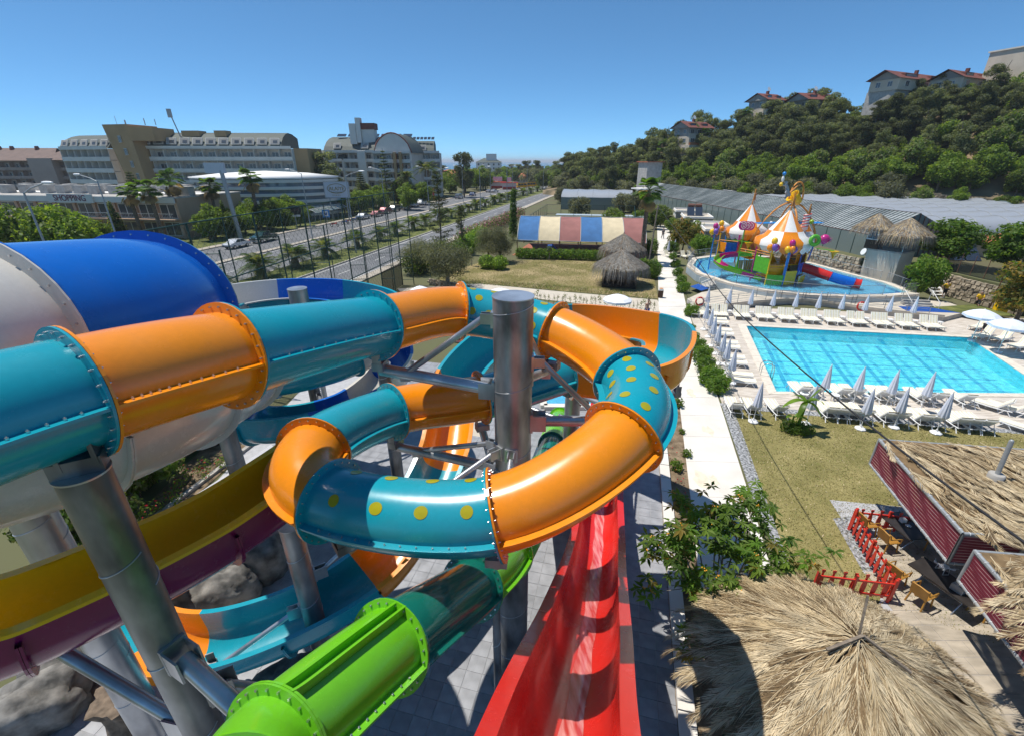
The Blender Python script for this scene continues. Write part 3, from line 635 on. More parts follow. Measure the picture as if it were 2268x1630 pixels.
# ---- continuation as an open flume looping round the second column and running down to the left front
P2 = V((2.2,14.5,0)); P2c = V((1.75,14.4,0))
def ringp(c, r, a, z): return V((c.x+r*math.cos(R(a)), c.y+r*math.sin(R(a)), z))
F_CP = [dp(1262,838,13.0)+V((0,0,-.45)), ringp(P2c,3.05,-58,6.75)+V((.4,0,0)), ringp(P2c,3.35,-12,6.5), ringp(P2c,3.4,20,6.3), ringp(P2c,3.4,78,5.95), ringp(P2c,3.5,120,5.6), ringp(P2c,3.65,168,4.9), V((-2.15,12.3,3.7)), V((-2.7,10.6,3.0)), V((-3.7,8.9,2.3)), V((-5.6,7.9,1.7)), V((-7.9,7.35,1.35)), V((-9.9,7.9,1.2)), V((-10.8,9.4,1.05)), V((-10.9,11.0,.95)), V((-10.5,12.8,.8)), V((-9.9,14.6,.6)), V((-8.9,16.4,.4))]
flF, sgF = flume('open_slide', 'open orange and teal flume sweeping round the second column and down to the rocks', F_CP, 1.35, .95, [1.0,1.3,1.6,1.6,1.6,1.5,1.3,1.05,1.0,1.0,1.0,1.1,1.15,1.15,1.05,.9,.8,.8], ['orange','orange','teal','orange','teal','teal','orange','teal','orange','teal','teal','orange','teal','orange','teal','orange','teal'], ['orange','orange','orange','orange','teal','teal','orange','teal','orange','teal','teal','orange','orange','orange','teal','orange','teal'])
# ---- big raft slide: white and blue tube, then an open helix round the third column
P3 = V((-8.7,18.1,0))
B_CP = [V((-6.5,-.5,11.5)), V((-6.55,2.4,11.3)), dp(-30,778,5.6), dp(332,697,8.0), V((-7.8,9.9,9.75)), V((-9.9,12.3,9.0)), V((-11.9,14.7,8.1))]
tubeB, _, _ = tube_slide('raft_tube', 'huge white and blue raft tube behind the orange tube at the left edge', B_CP, 1.26, ['white_gel','white_gel','blue','teal','teal','white_gel'], near=(2,), fl=.16, nb=34)
H_CP = [V((-11.9,15.2,7.0))]+[ringp(P3,3.35,a,6.75-.0054*(172-a)) for a in (172,128,88,45,5,-40,-85,-130,-175,-222,-265,-310,-352,-395,-428,-465,-500,-535)]
flH, _ = flume('raft_helix', 'blue, teal and white open raft flume coiling round the third column', H_CP, 1.75, 1.35, .85, ['white_gel','white_gel','blue','teal','teal','white_gel','teal','white_gel','blue','blue','blue','blue','blue','white_gel','blue','teal','teal','blue'], ['white_gel','teal','teal','teal','teal','white_gel','teal','white_gel','teal','blue','blue','teal','blue','white_gel','blue','teal','teal','blue'], dep=.6)
W_CP = [dp(560,800,12.6), dp(520,845,10.6), dp(395,905,8.2), dp(170,985,6.6), dp(-120,1060,5.6)]
flW, _ = flume('white_slide', 'white open raft flume passing below the orange tube at the left', [p+V((0,0,-.75)) for p in W_CP], 1.85, 1.2, 1.2, ['white_gel'], ['white_gel'], dep=.85)
# ---- yellow and purple flume
C_CP = [dp(-160,1500,5.3), dp(60,1425,5.9), dp(330,1300,6.7), dp(500,1205,7.55), dp(640,1105,8.4), dp(720,1040,9.1)]
flC, _ = flume('yellow_slide', 'yellow slide with purple underside crossing behind the dark left column', [p+V((0,0,-.22)) for p in C_CP], 1.0, .95, .95, ['yellow'], ['purple'], dep=.5)
# ---- green tube
D_CP = [dp(520,1800,3.7), dp(610,1650,4.45), dp(862,1432,5.9), dp(1045,1300,8.2), dp(1120,1225,9.9), dp(1180,1120,13), dp(1205,1040,17), dp(1222,985,20), dp(1240,925,25)]
tubeD, sgD, tgD = tube_slide('green_tube_slide', 'bright green tube slide with dark see-through sections in the foreground', D_CP, .50, ['green','green','darkteal','green','green','green','darkteal','green'], near=(1,), fl=.11)
mb = MB()                                                # raised spine along the top of the front section
for a_ in (0.,):
    rs = []
    for k, p in enumerate(sgD[1]):
        t, s_, u_ = frame(tgD(14+k)); rs.append([p+u_*.49-s_*.016+s_*.12, p+u_*.49+s_*.016+s_*.12, p+u_*.60+s_*.016+s_*.12, p+u_*.60-s_*.016+s_*.12])
    mb.loft(rs, sm=False, cap=True)
    rs = []
    for k, p in enumerate(sgD[1]):
        t, s_, u_ = frame(tgD(14+k)); rs.append([p+u_*.49-s_*.016-s_*.02, p+u_*.49+s_*.016-s_*.02, p+u_*.60+s_*.016-s_*.02, p+u_*.60-s_*.016-s_*.02])
    mb.loft(rs, sm=False, cap=True)
build(mb, 'spine', 'green', tubeD)
# ---- red speed slide
E_CP = [V((-.25,-1.0,9.0)), V((.5,2.7,6.25)), V((1.3,5.6,4.15)), V((2.1,8.6,2.2)), V((2.8,11.3,1.0)), V((3.4,14.0,.45)), V((4.2,17.5,.3)), V((5.2,21.8,.3))]
flE, sgE = flume('red_slide', 'glossy red speed slide dropping away from the viewer beside the slate floor', E_CP, 1.28, 1.02, 1.02, ['red'], ['red'], lip=.22, dep=.6)
mb = MB(); rs = []                                      # film of white water running down the middle
ap = [p for s_ in sgE for p in s_[:-1]]
for i, p in enumerate(ap):
    t, s_, u_ = frame((ap[min(i+1, len(ap)-1)]-ap[max(i-1, 0)])); w0 = .16+.02*math.sin(i*.9)
    rs.append([p+s_*(.06+x*w0)+u_*(.6-.6*math.sqrt(max(0, 1-((.06+x*w0)/.64)**2))+.012) for x in (-1,-.5,0,.5,1)])
mb.loft(rs, ring_closed=False); build(mb, 'water_film', 'foam', flE)
# ---- columns -----------------------------------------------------------------
def column(label, base, top, r, arms=(), mat_='galvd', sad=True):
    base = V(base); o = root('steel_column', (base.x,base.y,0), label, 'column'); mb = MB()
    mb.cyl(base, (base.x,base.y,top), r, n=36, cap=False); build(mb, 'shaft', mat_, o)
    mb = MB(); mb.cyl((base.x,base.y,top), (base.x,base.y,top+.02), r+.012, n=36); build(mb, 'cap', 'galv', o)
    z = .9
    while z < top-.2:
        mb = MB(); k = 28; pts = [V((base.x+(r+.002)*math.cos(2*PI*j/k), base.y+(r+.002)*math.sin(2*PI*j/k), z+.5*j/k)) for j in range(k+1)]
        mb.pipe(pts, .009, 5); build(mb, 'weld_seam', 'galv', o); z += 1.55
    mb = MB(); mb.cyl((base.x,base.y,0), (base.x,base.y,.05), r+.25, n=24); build(mb, 'base_plate', 'galvd', o)
    for (tip, z0, z1, ra) in arms:
        tip = V(tip); d = V((tip.x-base.x, tip.y-base.y, 0)); d.normalize(); s_ = V((d.y,-d.x,0))
        a = V((base.x,base.y,z0))+d*(r*.95); mb = MB(); mb.cyl(a+d*.16, tip, ra, n=16); build(mb, 'support_arm', 'galv', o)
        mb = MB(); M = Matrix((d, s_, V((0,0,1)))).transposed()
        for q in (1, -1): mb.box(a+d*.14+s_*(q*ra*1.15), (.34,.025,.34), M=M)
        mb.box(a+d*.02, (.05, ra*2.6, .42), M=M); build(mb, 'bracket', 'galv', o)
        if z1:
            b = V((base.x,base.y,z1))+d*(r*.95); e = a.lerp(tip, .78)
            mb = MB(); mb.cyl(b+d*.2, e, ra*.55, n=12); build(mb, 'tie_rod', 'galv', o)
            mb = MB()
            for q in (1, -1): mb.box(b+d*.1+s_*(q*.06), (.30,.022,.20), M=M)
            mb.box(b+d*.02, (.05,.26,.3), M=M); mb.beam(e+V((0,0,.0)), e-V((0,0,.14)), .16, .2); build(mb, 'bracket', 'galv', o)
        if not sad: continue
        mb = MB(); mb.box(tip+V((0,0,.10)), (.22,.34,.16), M=M)
        for q in (1, -1): mb.box(tip+s_*(q*.15)+V((0,0,.28)), (.18,.025,.30), M=M)
        build(mb, 'saddle', 'galvd', o)
    return o
def under(p, d=.92): return V((p.x, p.y, p.z-d))
fA = [s_[0] for s_ in segA]+[segA[-1][-1]]
column('tall grey galvanised column in the middle with arms holding the coiled tube', (.02,8.0,0), 10.78, .375, [
    (under(fA[3]), 8.9, 10.35, .12), (under(fA[6],.95), 8.2, 9.5, .11), (under(fA[11],.95), 6.9, 7.5, .11), (under(fA[8],1.0), 6.9, 7.6, .11), (under(fA[9],1.05), 6.9, 7.6, .10), (under(fA[5],.95), 8.9, 10.0, .10), (under(fA[12],.95), 5.6, 0, .10)])
column('second grey column behind the orange bend', P2, 7.55, .28, [(ringp(P2,3.6,-5,5.5), 5.2, 6.6, .09), (ringp(P2,3.6,60,5.2), 4.8, 6.4, .09), (ringp(P2,3.7,150,4.5), 4.2, 5.8, .09), (ringp(P2,3.3,-55,5.9), 5.5, 7.0, .09)])
column('grey column with a flat cap inside the blue raft coil', P3, 8.3, .37, [(ringp(P3,3.2,30,4.9), 4.6, 6.5, .09), (ringp(P3,3.2,150,5.6), 5.2, 7.4, .09), (ringp(P3,3.2,-60,3.9), 3.6, 5.6, .09), (ringp(P3,3.2,-150,3.2), 2.9, 4.9, .09)])
pl_ = dp(182,1046,4.5)
cl = column('thick dark column at the left front holding the teal tube', (pl_.x,pl_.y,0), pl_.z, .225, [(dp(108,1424,6.1), 5.9, 0, .09), (dp(610,1530,6.6), 6.55, 0, .085), (dp(560,1578,5.0)+V((0,0,-.3)), 7.6, 0, .11)], sad=False)
mb = MB(); c0 = V((pl_.x,pl_.y,pl_.z)); mb.box(c0+V((0,0,.10)), (.42,.2,.18), rz=.5); mb.box(c0+V((.15,.08,.28)), (.04,.22,.36), rz=.5); mb.box(c0+V((-.10,-.05,.28)), (.04,.22,.36), rz=.5); build(mb, 'saddle', 'galvd', cl)
q = dp(510,985,14.2); column('slim grey column below the white flume', (q.x,q.y,0), 5.7, .26)
q = dp(652,1200,10.8); column('grey column with clamped braces beside the rocks', (q.x,q.y,0), 5.3, .25, [((q.x+1.7,q.y+1.0,4.6), 3.6, 0, .06), ((q.x-2.2,q.y-1.0,1.6), 2.6, 0, .06)])
q = dp(100,1190,7.8); column('pale column left of the dark column', (q.x,q.y,0), 8.6, .30, mat_='galv')
q = V((-4.6,14.9,0)); column('short grey column behind the dark teal tube', q, 6.4, .24)
column('grey stand under the green tube', (-.35,7.0,0), 4.6, .09)
# ---- artificial rocks
def rock(c, r, label, seed, rz=0):
    bm = bmesh.new(); bmesh.ops.create_icosphere(bm, subdivisions=4, radius=1)
    for v_ in bm.verts:
        p = v_.co.normalized(); o3 = V((seed*3.1, seed*1.7, seed*.9))
        d = 1+.22*mnoise.noise(p*1.3+o3)+.10*mnoise.noise(p*3.1+o3)+.035*mnoise.noise(p*8+o3)
        cell = mnoise.voronoi(p*1.6+o3)[0]; d -= .22*max(0, .12-(cell[1]-cell[0]))/.12*.5
        b = max(abs(p.x), abs(p.y), abs(p.z)); v_.co = p*d*(.72+.28/b*.72)
        v_.co = V((v_.co.x*r[0], v_.co.y*r[1], max(v_.co.z, -.55)*r[2]))
    me = bpy.data.meshes.new('rock'); bm.to_mesh(me); bm.free(); me.materials.append(K['rock'])
    for p in me.polygons: p.use_smooth = True
    o = bpy.data.objects.new('rock', me); C.objects.link(o); o.location = c; o.rotation_euler = (0,0,rz); return tag(o, label, 'rock')
for (u, v, r_, lb, sd_) in ((572,1245,(1.0,.8,1.75),'tall grey artificial rock beside the braced column',1), (498,1312,(1.0,.7,1.15),'long grey boulder between the tall rock and the small one',2), (425,1338,(.65,.55,1.0),'small upright grey rock inside the flume bend',3), (150,1470,(1.05,.7,.95),'grey boulder below the purple slide',4), (60,1570,(1.3,.8,1.0),'large pale grey boulder at the bottom left corner',5), (640,1510,(1.1,.7,.7),'dark boulder half hidden behind the green tube',6), (545,1150,(.8,.6,1.2),'grey rock wedge under the yellow slide',7)):
    p = g(u, v, .5); rock((p.x, p.y, .35), r_, lb, sd_, .5)
mb = MB(); rings = []; c0 = g(300,1610,.3); c0.z = 0
for k, (h, r_) in enumerate(((0,.62),(.15,.5),(.5,.40),(.9,.36),(1.2,.38),(1.45,.46),(1.6,.52))):
    rings.append([c0+V((r_*(1+.14*math.sin(5*a)+.08*math.sin(11*a+k))*math.cos(a), r_*(1+.14*math.sin(5*a)+.08*math.sin(11*a+k))*math.sin(a), h)) for a in [2*PI*j/30 for j in range(30)]])
mb.loft(rings, cap=True); tag(build(mb, 'tree_stump', 'bark'), 'imitation tree stump beside the dark column foot', 'stump')
# ================================================================ pool furniture
def lounger_model(ang=42):
    o = root('sun_lounger', (0,0,0), 'x', 'sun lounger'); W_, L_ = .62, 1.92; hz = .30; by = .28     # head towards +y
    for s_ in (-1, 1):
        mb = MB(); x = s_*(W_/2); mb.pipe([(x,-.96,.34),(x,-.6,.27),(x,0,.25),(x,.5,.26),(x,.92,.30)], .03, 6); build(mb, 'side_rail', 'white', o, True)
        for y0, y1 in ((-.70,-.92),(-.55,-.35),(.62,.42),(.72,.92)):
            mb = MB(); mb.pipe([(x,y0,.27),(x*1.02,y1,0)], .026, 6); build(mb, 'leg', 'white', o, True)
    mb = MB()
    for k in range(5): mb.box((0,-.8+k*.26,.272), (W_,.06,.02))
    build(mb, 'seat_frame', 'white', o, True)
    ca, sa = math.cos(R(ang)), math.sin(R(ang)); n = 11
    def cush(pts, nm):
        mb = MB()
        for k in range(n):
            x0, x1 = -W_/2+.02+(W_-.04)*k/n, -W_/2+.02+(W_-.04)*(k+1)/n
            for (a, b) in zip(pts[:-1], pts[1:]):
                mb.quad((x0,a[0],a[1]),(x1,a[0],a[1]),(x1,b[0],b[1]),(x0,b[0],b[1]), mi=k % 2 if k % 4 != 3 else 0)
        a = [(-W_/2+.02, p[0], p[1]) for p in pts]; b = [(W_/2-.02, p[0], p[1]) for p in pts]
        for q, sg in ((a, 1), (b, -1)):
            for i in range(len(q)-1):
                f_ = [q[i], q[i+1], (q[i+1][0],q[i+1][1],q[i+1][2]-.06), (q[i][0],q[i][1],q[i][2]-.06)]; mb.quad(*(f_ if sg > 0 else f_[::-1]))
        e = pts[0]; mb.quad((-W_/2+.02,e[0],e[1]-.06),(W_/2-.02,e[0],e[1]-.06),(W_/2-.02,e[0],e[1]),(-W_/2+.02,e[0],e[1]))
        build(mb, nm, ['cushion','stripe'], o, True)
    cush([(-.97,.40),(-.9,.37),(-.45,.345),(0,.345),(by,.35)], 'seat_cushion')
    T = (by+.74*ca, .36+.74*sa); cush([(by,.35),(by+.37*ca,.36+.37*sa),(T[0]-.04*ca,T[1]-.04*sa),(T[0],T[1]-.03)], 'back_cushion')
    mb = MB()                                             # ribbed rear of the backrest and its prop
    M = Matrix.Rotation(R(ang), 3, 'X')
    for k in range(8): mb.box((0, by+.07+(.68*k/7)*ca+.035*sa, .30+(.68*k/7)*sa-.035*ca+.03), (W_-.03,.07,.02), M=M)
    for s_ in (-1, 1): mb.beam((s_*(W_/2-.015),by+.02,.28), (s_*(W_/2-.015),T[0]+.03,T[1]-.06), .035, .05)
    build(mb, 'back_frame', 'white', o, True)
    mb = MB(); mb.pipe([(-.26,by+.5*ca,.34+.5*sa-.1),(-.26,.80,.27),(.26,.80,.27),(.26,by+.5*ca,.34+.5*sa-.1)], .018, 6); build(mb, 'prop', 'white', o, True)
    return Proto(o)
LG = lounger_model(60); LG2 = lounger_model(50)
tm_ = root('side_table', (0,0,0), 'x', 'table'); mb = MB(); mb.lathe((0,0,.43), [(.22,0),(.25,.01),(.25,.035),(.22,.04)], 8, sm=False); build(mb, 'table_top', 'white', tm_, True)
for a in range(4): mb = MB(); mb.beam((.16*math.cos(PI/4+a*PI/2),.16*math.sin(PI/4+a*PI/2),0),(.13*math.cos(PI/4+a*PI/2),.13*math.sin(PI/4+a*PI/2),.43), .05, .03); build(mb, 'leg', 'white', tm_, True)
TB = Proto(tm_)
def parasol_model():
    o = root('parasol', (0,0,0), 'x', 'parasol'); mb = MB(); mb.cyl((0,0,.1),(0,0,2.42), .022, n=8); build(mb, 'pole', 'wpaint', o, True)
    mb = MB(); mb.lathe((0,0,0), [(.20,0),(.27,.02),(.27,.07),(.20,.12),(.05,.14),(.04,.26)], 8, sm=False); build(mb, 'base', 'white', o, True)
    mb = MB(); rings = []; n = 32
    for h, r_ in ((1.02,.20),(1.08,.205),(1.4,.165),(1.8,.115),(2.15,.065),(2.38,.025)):
        rings.append([V((r_*(1+.22*math.cos(8*2*PI*k/n+h))*math.cos(2*PI*k/n), r_*(1+.22*math.cos(8*2*PI*k/n+h))*math.sin(2*PI*k/n), h+(.05*math.cos(8*2*PI*k/n) if h < 1.05 else 0))) for k in range(n)])
    mb.loft(rings, cap=True); build(mb, 'folded_canopy', 'cloth', o, True)
    mb = MB(); mb.ball((0,0,2.44), .03, 8, 6); build(mb, 'finial', 'white', o, True); return Proto(o)
PS = parasol_model()
# back row beyond the pool, feet towards the pool
a, b = V((16.9,40.6,0)), V((36.5,36.75,0)); d = (b-a).normalized(); rz = math.atan2(d.y, d.x); cnt = 0; gb = 'loungers in the back row'
for i in range(11):
    c_ = a+(b-a)*(i/10.6)
    for k in (0, .70):
        q = c_+d*k; LG.put((q.x,q.y,.005), rz+rd.uniform(-.06,.06), 'cream striped sun lounger, %s from left in the back row beyond the pool' % (ORD[cnt] if cnt < 20 else 'next to last' if cnt == 20 else 'last'), gb); cnt += 1
    q = c_+d*1.25+V((-d.y,d.x,0))*.45; TB.put((q.x,q.y,.005), 0, 'small white side table, %s from the left in the back row' % ORD[i], 'side tables of the back row')
    if i < 10: PS.put((q.x+.05,q.y+.55,.005), 0, 'closed pale parasol, %s from the left behind the back row' % ORD[i], 'parasols of the back row')
# column along the hedge, feet towards the pool
a, b = V((18.0,38.6,0)), V((14.3,25.4,0)); d = (b-a).normalized(); cnt = 0
for i in range(5):
    c_ = a+(b-a)*(i/4.6)
    for k in (0, .95):
        q = c_+d*k; LG2.put((q.x,q.y,.005), math.atan2(d.y,d.x)+PI+.02*rd.uniform(-1,1), 'white sun lounger, %s from the far end of the side row by the hedge' % ORD[cnt], 'loungers in the side row'); cnt += 1
    q = c_+d*1.85-V((-d.y,d.x,0))*.3
    TB.put((q.x-.3,q.y,.005), 0, 'small white side table, %s from the far end of the side row' % ORD[i], 'side tables of the side row')
for i, (u, v) in enumerate(((1569,669),(1580,683),(1587,700),(1597,715),(1608,735),(1618,750),(1631,773))):
    q = g(u, v, 2.44); PS.put((q.x,q.y,.005), i, 'closed pale parasol, %s from the far end of the side row by the hedge' % ORD[i], 'parasols of the side row')
# near rows, backrests to the viewer
def row(u0, v0, u1, v1, n, nm, pitch=None, skip=()):
    a, b = g(u0, v0), g(u1, v1); d = (b-a).normalized(); k = 0
    for i in range(n):
        if i in skip: continue
        q = a.lerp(b, i/(n-1)); LG2.put((q.x,q.y,.006), math.atan2(d.y,d.x)+PI+rd.uniform(-.05,.05), 'striped sun lounger, %s from the left %s' % (ORD[k], nm), 'loungers '+nm); k += 1
row(1768,872, 2120,890, 13, 'in the row at the near pool edge', skip=(2,5,8,11))
row(1622,908, 1660,911, 2, 'beside the gravel strip'); q = g(1716,913); LG2.put((q.x,q.y,.006), PI-.1, 'single striped sun lounger left of the banana plant', 'loungers beside the gravel strip')
row(1825,918, 2160,945, 14, 'in the front row on the lawn edge', skip=(4,7,10))
for i, (u, v) in enumerate(((1786,893),(1855,896),(1925,899),(2000,903))): q = g(u, v); TB.put((q.x,q.y+.4,.006), 0, 'small white side table, %s from the left at the near pool edge' % ORD[i], 'side tables at the near pool edge')
for i, (u, v) in enumerate(((1843,808),(1917,813),(1993,819),(2073,824))): q = g(u, v, 2.44); PS.put((q.x,q.y,.006), i, 'closed pale parasol, %s from the left at the near pool edge' % ORD[i], 'parasols at the near pool edge')
for i, (u, v) in enumerate(((1690,846),(1812,851),(1938,860),(2015,857),(2113,868))): q = g(u, v, 2.44); PS.put((q.x,q.y,.006), i, 'closed pale parasol, %s from the left in the front row' % ORD[i], 'parasols in the front row')
for i, (u, v, a_) in enumerate(((2175,742,1.25),(2215,748,1.3),(2255,765,1.3),(2165,722,1.2))):
    q = g(u, v+8); LG.put((q.x,q.y,.006), -a_, 'cream sun lounger, %s under the trees right of the pool' % ORD[i], 'loungers right of the pool')
for i, (u, v) in enumerate(((2190,905),(2232,912),(2262,955))):
    q = g(u, v); LG2.put((q.x,q.y,.006), -2.5, 'white striped sun lounger, %s beyond the burgundy awning' % ORD[i], 'loungers beyond the awning')
# open white parasols
def open_parasol(p, r_, z, label, mat_='wcloth', n=10, scal=True):
    o = root('open_parasol', (p.x,p.y,0), label, 'parasol'); mb = MB(); mb.cyl((p.x,p.y,0),(p.x,p.y,z+.55), .025, n=8); build(mb, 'pole', 'wpaint', o)
    mb = MB(); rings = []
    for h, q in ((.50,.02),(.40,.35),(.22,.75),(.02,1.0),(-.14,1.01)): rings.append([V((p.x+r_*q*math.cos(2*PI*k/n), p.y+r_*q*math.sin(2*PI*k/n), z+h)) for k in range(n)])
    mb.loft(rings, sm=False); build(mb, 'canopy', mat_, o)
    for k in range(n): mb = MB(); mb.cyl((p.x,p.y,z+.46), (p.x+r_*.98*math.cos(2*PI*k/n), p.y+r_*.98*math.sin(2*PI*k/n), z), .008, n=4); build(mb, 'rib', 'steel', o)
    mb = MB(); mb.lathe((p.x,p.y,0), [(.25,0),(.25,.1),(.05,.13)], 10); build(mb, 'base', 'white', o); return o
open_parasol(g(1368,662,2.1), 1.25, 2.0, 'open white parasol beside the sapling bed'); open_parasol(g(1108,648,2.1), 1.25, 2.0, 'open white parasol half hidden by the tall column')
open_parasol(g(930,643,2.1), 1.0, 2.0, 'open white parasol near the big olive tree')
open_parasol(g(2178,694,2.3), 1.15, 2.1, 'open pale blue parasol at the right by the trees', 'cloth', 8); open_parasol(g(2240,716,2.3), 1.2, 2.1, 'open pale blue parasol nearest the right edge', 'cloth', 8)
# pool ladders
def ladder(p, d, label):
    p = V(p); d = V(d).normalized(); s_ = V((d.y,-d.x,0)); o = root('pool_ladder', p, label, 'ladder')
    for k in (-.28,.28):
        mb = MB(); b = p+s_*k; mb.pipe([b-d*.55+V((0,0,.03)), b-d*.55+V((0,0,.6)), b-d*.4+V((0,0,.8)), b-d*.15+V((0,0,.88)), b+d*.12+V((0,0,.75)), b+d*.2+V((0,0,.4)), b+d*.2+V((0,0,-1.0))], .026, 8); build(mb, 'handrail', 'steel', o)
    for z in (-.25,-.5,-.75): mb = MB(); mb.beam(p-s_*.28+d*.2+V((0,0,z)), p+s_*.28+d*.2+V((0,0,z)), .08, .03); build(mb, 'rung', 'steel', o)
e_ = (cen-POOL[1]); ladder(POOL[1].lerp(POOL[2],.10)+V((.05,0,.03)), (-.93,.36,0), 'steel pool ladder at the far right corner of the pool')
ladder(POOL[0].lerp(POOL[3],.80)+V((0,0,.03)), (.95,-.3,0), 'steel pool ladder at the near left side of the pool')
# hedge of round bushes between walkway and deck
BUSH = [leafmesh('bush_crown', [((0,0,.42),(.52,.52,.42)),((.22,.1,.5),(.35,.3,.36)),((-.22,-.1,.38),(.36,.36,.34))], 1100, .13, ['hedge','hedge2'], [.6,.4], s_) for s_ in (11,12,13)]
BST = trunkmesh('bush_stem', .4, .03, limbs=3, spread=.25)
bl = [(1530,700,1.0),(1527,737,.7),(1534,757,.75),(1545,775,.85),(1553,800,1.1),(1560,822,1.0),(1572,850,1.15),(1583,805,.01),(1588,868,1.1),(1490,575,.9),(1495,593,1.0),(1500,612,1.0),(1507,630,1.0),(1512,648,1.1),(1532,690,.8)]
i = 0
for (u, v, s_) in bl:
    if s_ < .1: continue
    q = g(u, v); o = root('bush', (q.x,q.y,0), 'round green bush beside the white walkway, %s from the near end' % ORD[len(bl)-2-i], 'bush', 'bushes along the walkway'); i += 1
    put(BUSH[i % 3], 'crown', o, scale=s_*1.25); put(BST, 'stem', o)
# banana plant
q = g(1763,955); o = root('banana_plant', (q.x,q.y,0), 'banana plant with broad arching leaves on the lawn by the loungers', 'plant')
mb = MB(); mb.pipe([(q.x,q.y,0),(q.x+.05,q.y,1.0),(q.x+.12,q.y,1.9)], .09, 8, taper=.6); build(mb, 'stem', 'banana', o)
mb = MB(); mb.pipe([(q.x-.25,q.y+.1,0),(q.x-.28,q.y+.1,.9)], .06, 8, taper=.6); build(mb, 'stem', 'banana', o)
def bleaf(base, dr, L, wd, rise, droop, m='banana'):
    mb = MB(); base = V(base); dr = V(dr).normalized(); s_ = V((dr.y,-dr.x,0)) if abs(dr.z) < .9 else V((1,0,0)); a = []
    for k in range(9):
        t = k/8; p = base+dr*(L*t)+V((0,0,rise*L*t-droop*L*t*t)); w_ = wd*math.sin(PI*min(1, .08+t*.92))**.6
        a.append([p-s_*w_+V((0,0,.25*w_)), p, p+s_*w_+V((0,0,.25*w_))])
    mb.loft(a, ring_closed=False); return mb
for (dx, dy, L, w_, rs, dr_) in ((-1,.1,1.15,.17,.55,.9),(1,.15,1.1,.16,.6,.85),(.15,-.1,1.15,.2,2.2,.2),(-.6,-.5,.8,.14,.3,1.2),(.5,-.5,.85,.14,.3,1.1),(-.3,.8,.9,.15,.7,.8)):
    build(bleaf((q.x+.1,q.y,1.75), (dx,dy,0), L if rs < 2 else .45, w_, rs if rs < 2 else 2.3, dr_, ), 'leaf', 'banana', o)
for (dx, dy, L) in ((-.8,-.4,.7),(.3,-.6,.75),(.9,.2,.6)): build(bleaf((q.x-.25,q.y+.1,.8), (dx,dy,0), L, .12, .9, .7), 'leaf', 'banana', o)
o2 = root('shrub', (q.x,q.y,0), 'flowering shrub round the foot of the banana plant', 'shrub'); put(leafmesh('shrub_crown', [((0,0,.25),(.75,.6,.32)),((.4,-.1,.2),(.5,.45,.28)),((-.4,.1,.3),(.5,.4,.32))], 1500, .12, ['broad','hedge2'], [.7,.3], 21), 'crown', o2); put(BST, 'stem', o2)
# ================================================================ play pool
KP = [(22.9,57.8),(22.5,53.5),(23.9,48.9),(26.4,46.0),(29.5,44.4),(33,43.8),(36.5,44.0),(39.9,44.8),(40.4,49),(39.4,53),(38.5,59),(34.5,63.5),(29,64.3),(25,62)]
kc = V((31.5,53,0)); KO = [tuple((V((p[0],p[1],0))-kc)*1.075+kc)[:2] for p in KP]
mb = MB(); mb.prism(KO, 0, .80, 0, 1); struct(mb, 'play_pool_basin', ['lbfloor','greywall'])
rim = root('play_pool_rim', (0,0,0), None, None); rim['kind'] = 'structure'
for i in range(len(KP)):
    j = (i+1) % len(KP)
    for k in range(3):
        f0, f1 = k/3+.004, (k+1)/3-.004; P_ = lambda A_, f: (A_[i][0]+(A_[j][0]-A_[i][0])*f, A_[i][1]+(A_[j][1]-A_[i][1])*f)
        mb = MB(); mb.prism([P_(KP,f0),P_(KP,f1),P_(KO,f1),P_(KO,f0)], .78, 1.02); build(mb, 'coping_stone', 'coping', rim)
mb = MB(); q = [(p[0],p[1],.94) for p in KP]; mb.quad(*q[::-1] if False else q); struct(mb, 'play_pool_water', 'shallow')
KL = [tuple((V((p[0],p[1],0))-kc)*.955+kc)[:2] for p in KP]; KM = [tuple((V((p[0],p[1],0))-kc)*.925+kc)[:2] for p in KP]
mb = MB()
for i in range(len(KP)):
    j = (i+1) % len(KP); mb.quad((KL[i][0],KL[i][1],.806),(KL[j][0],KL[j][1],.806),(KM[j][0],KM[j][1],.806),(KM[i][0],KM[i][1],.806))
struct(mb, 'dark_blue_band', 'bluefloor')
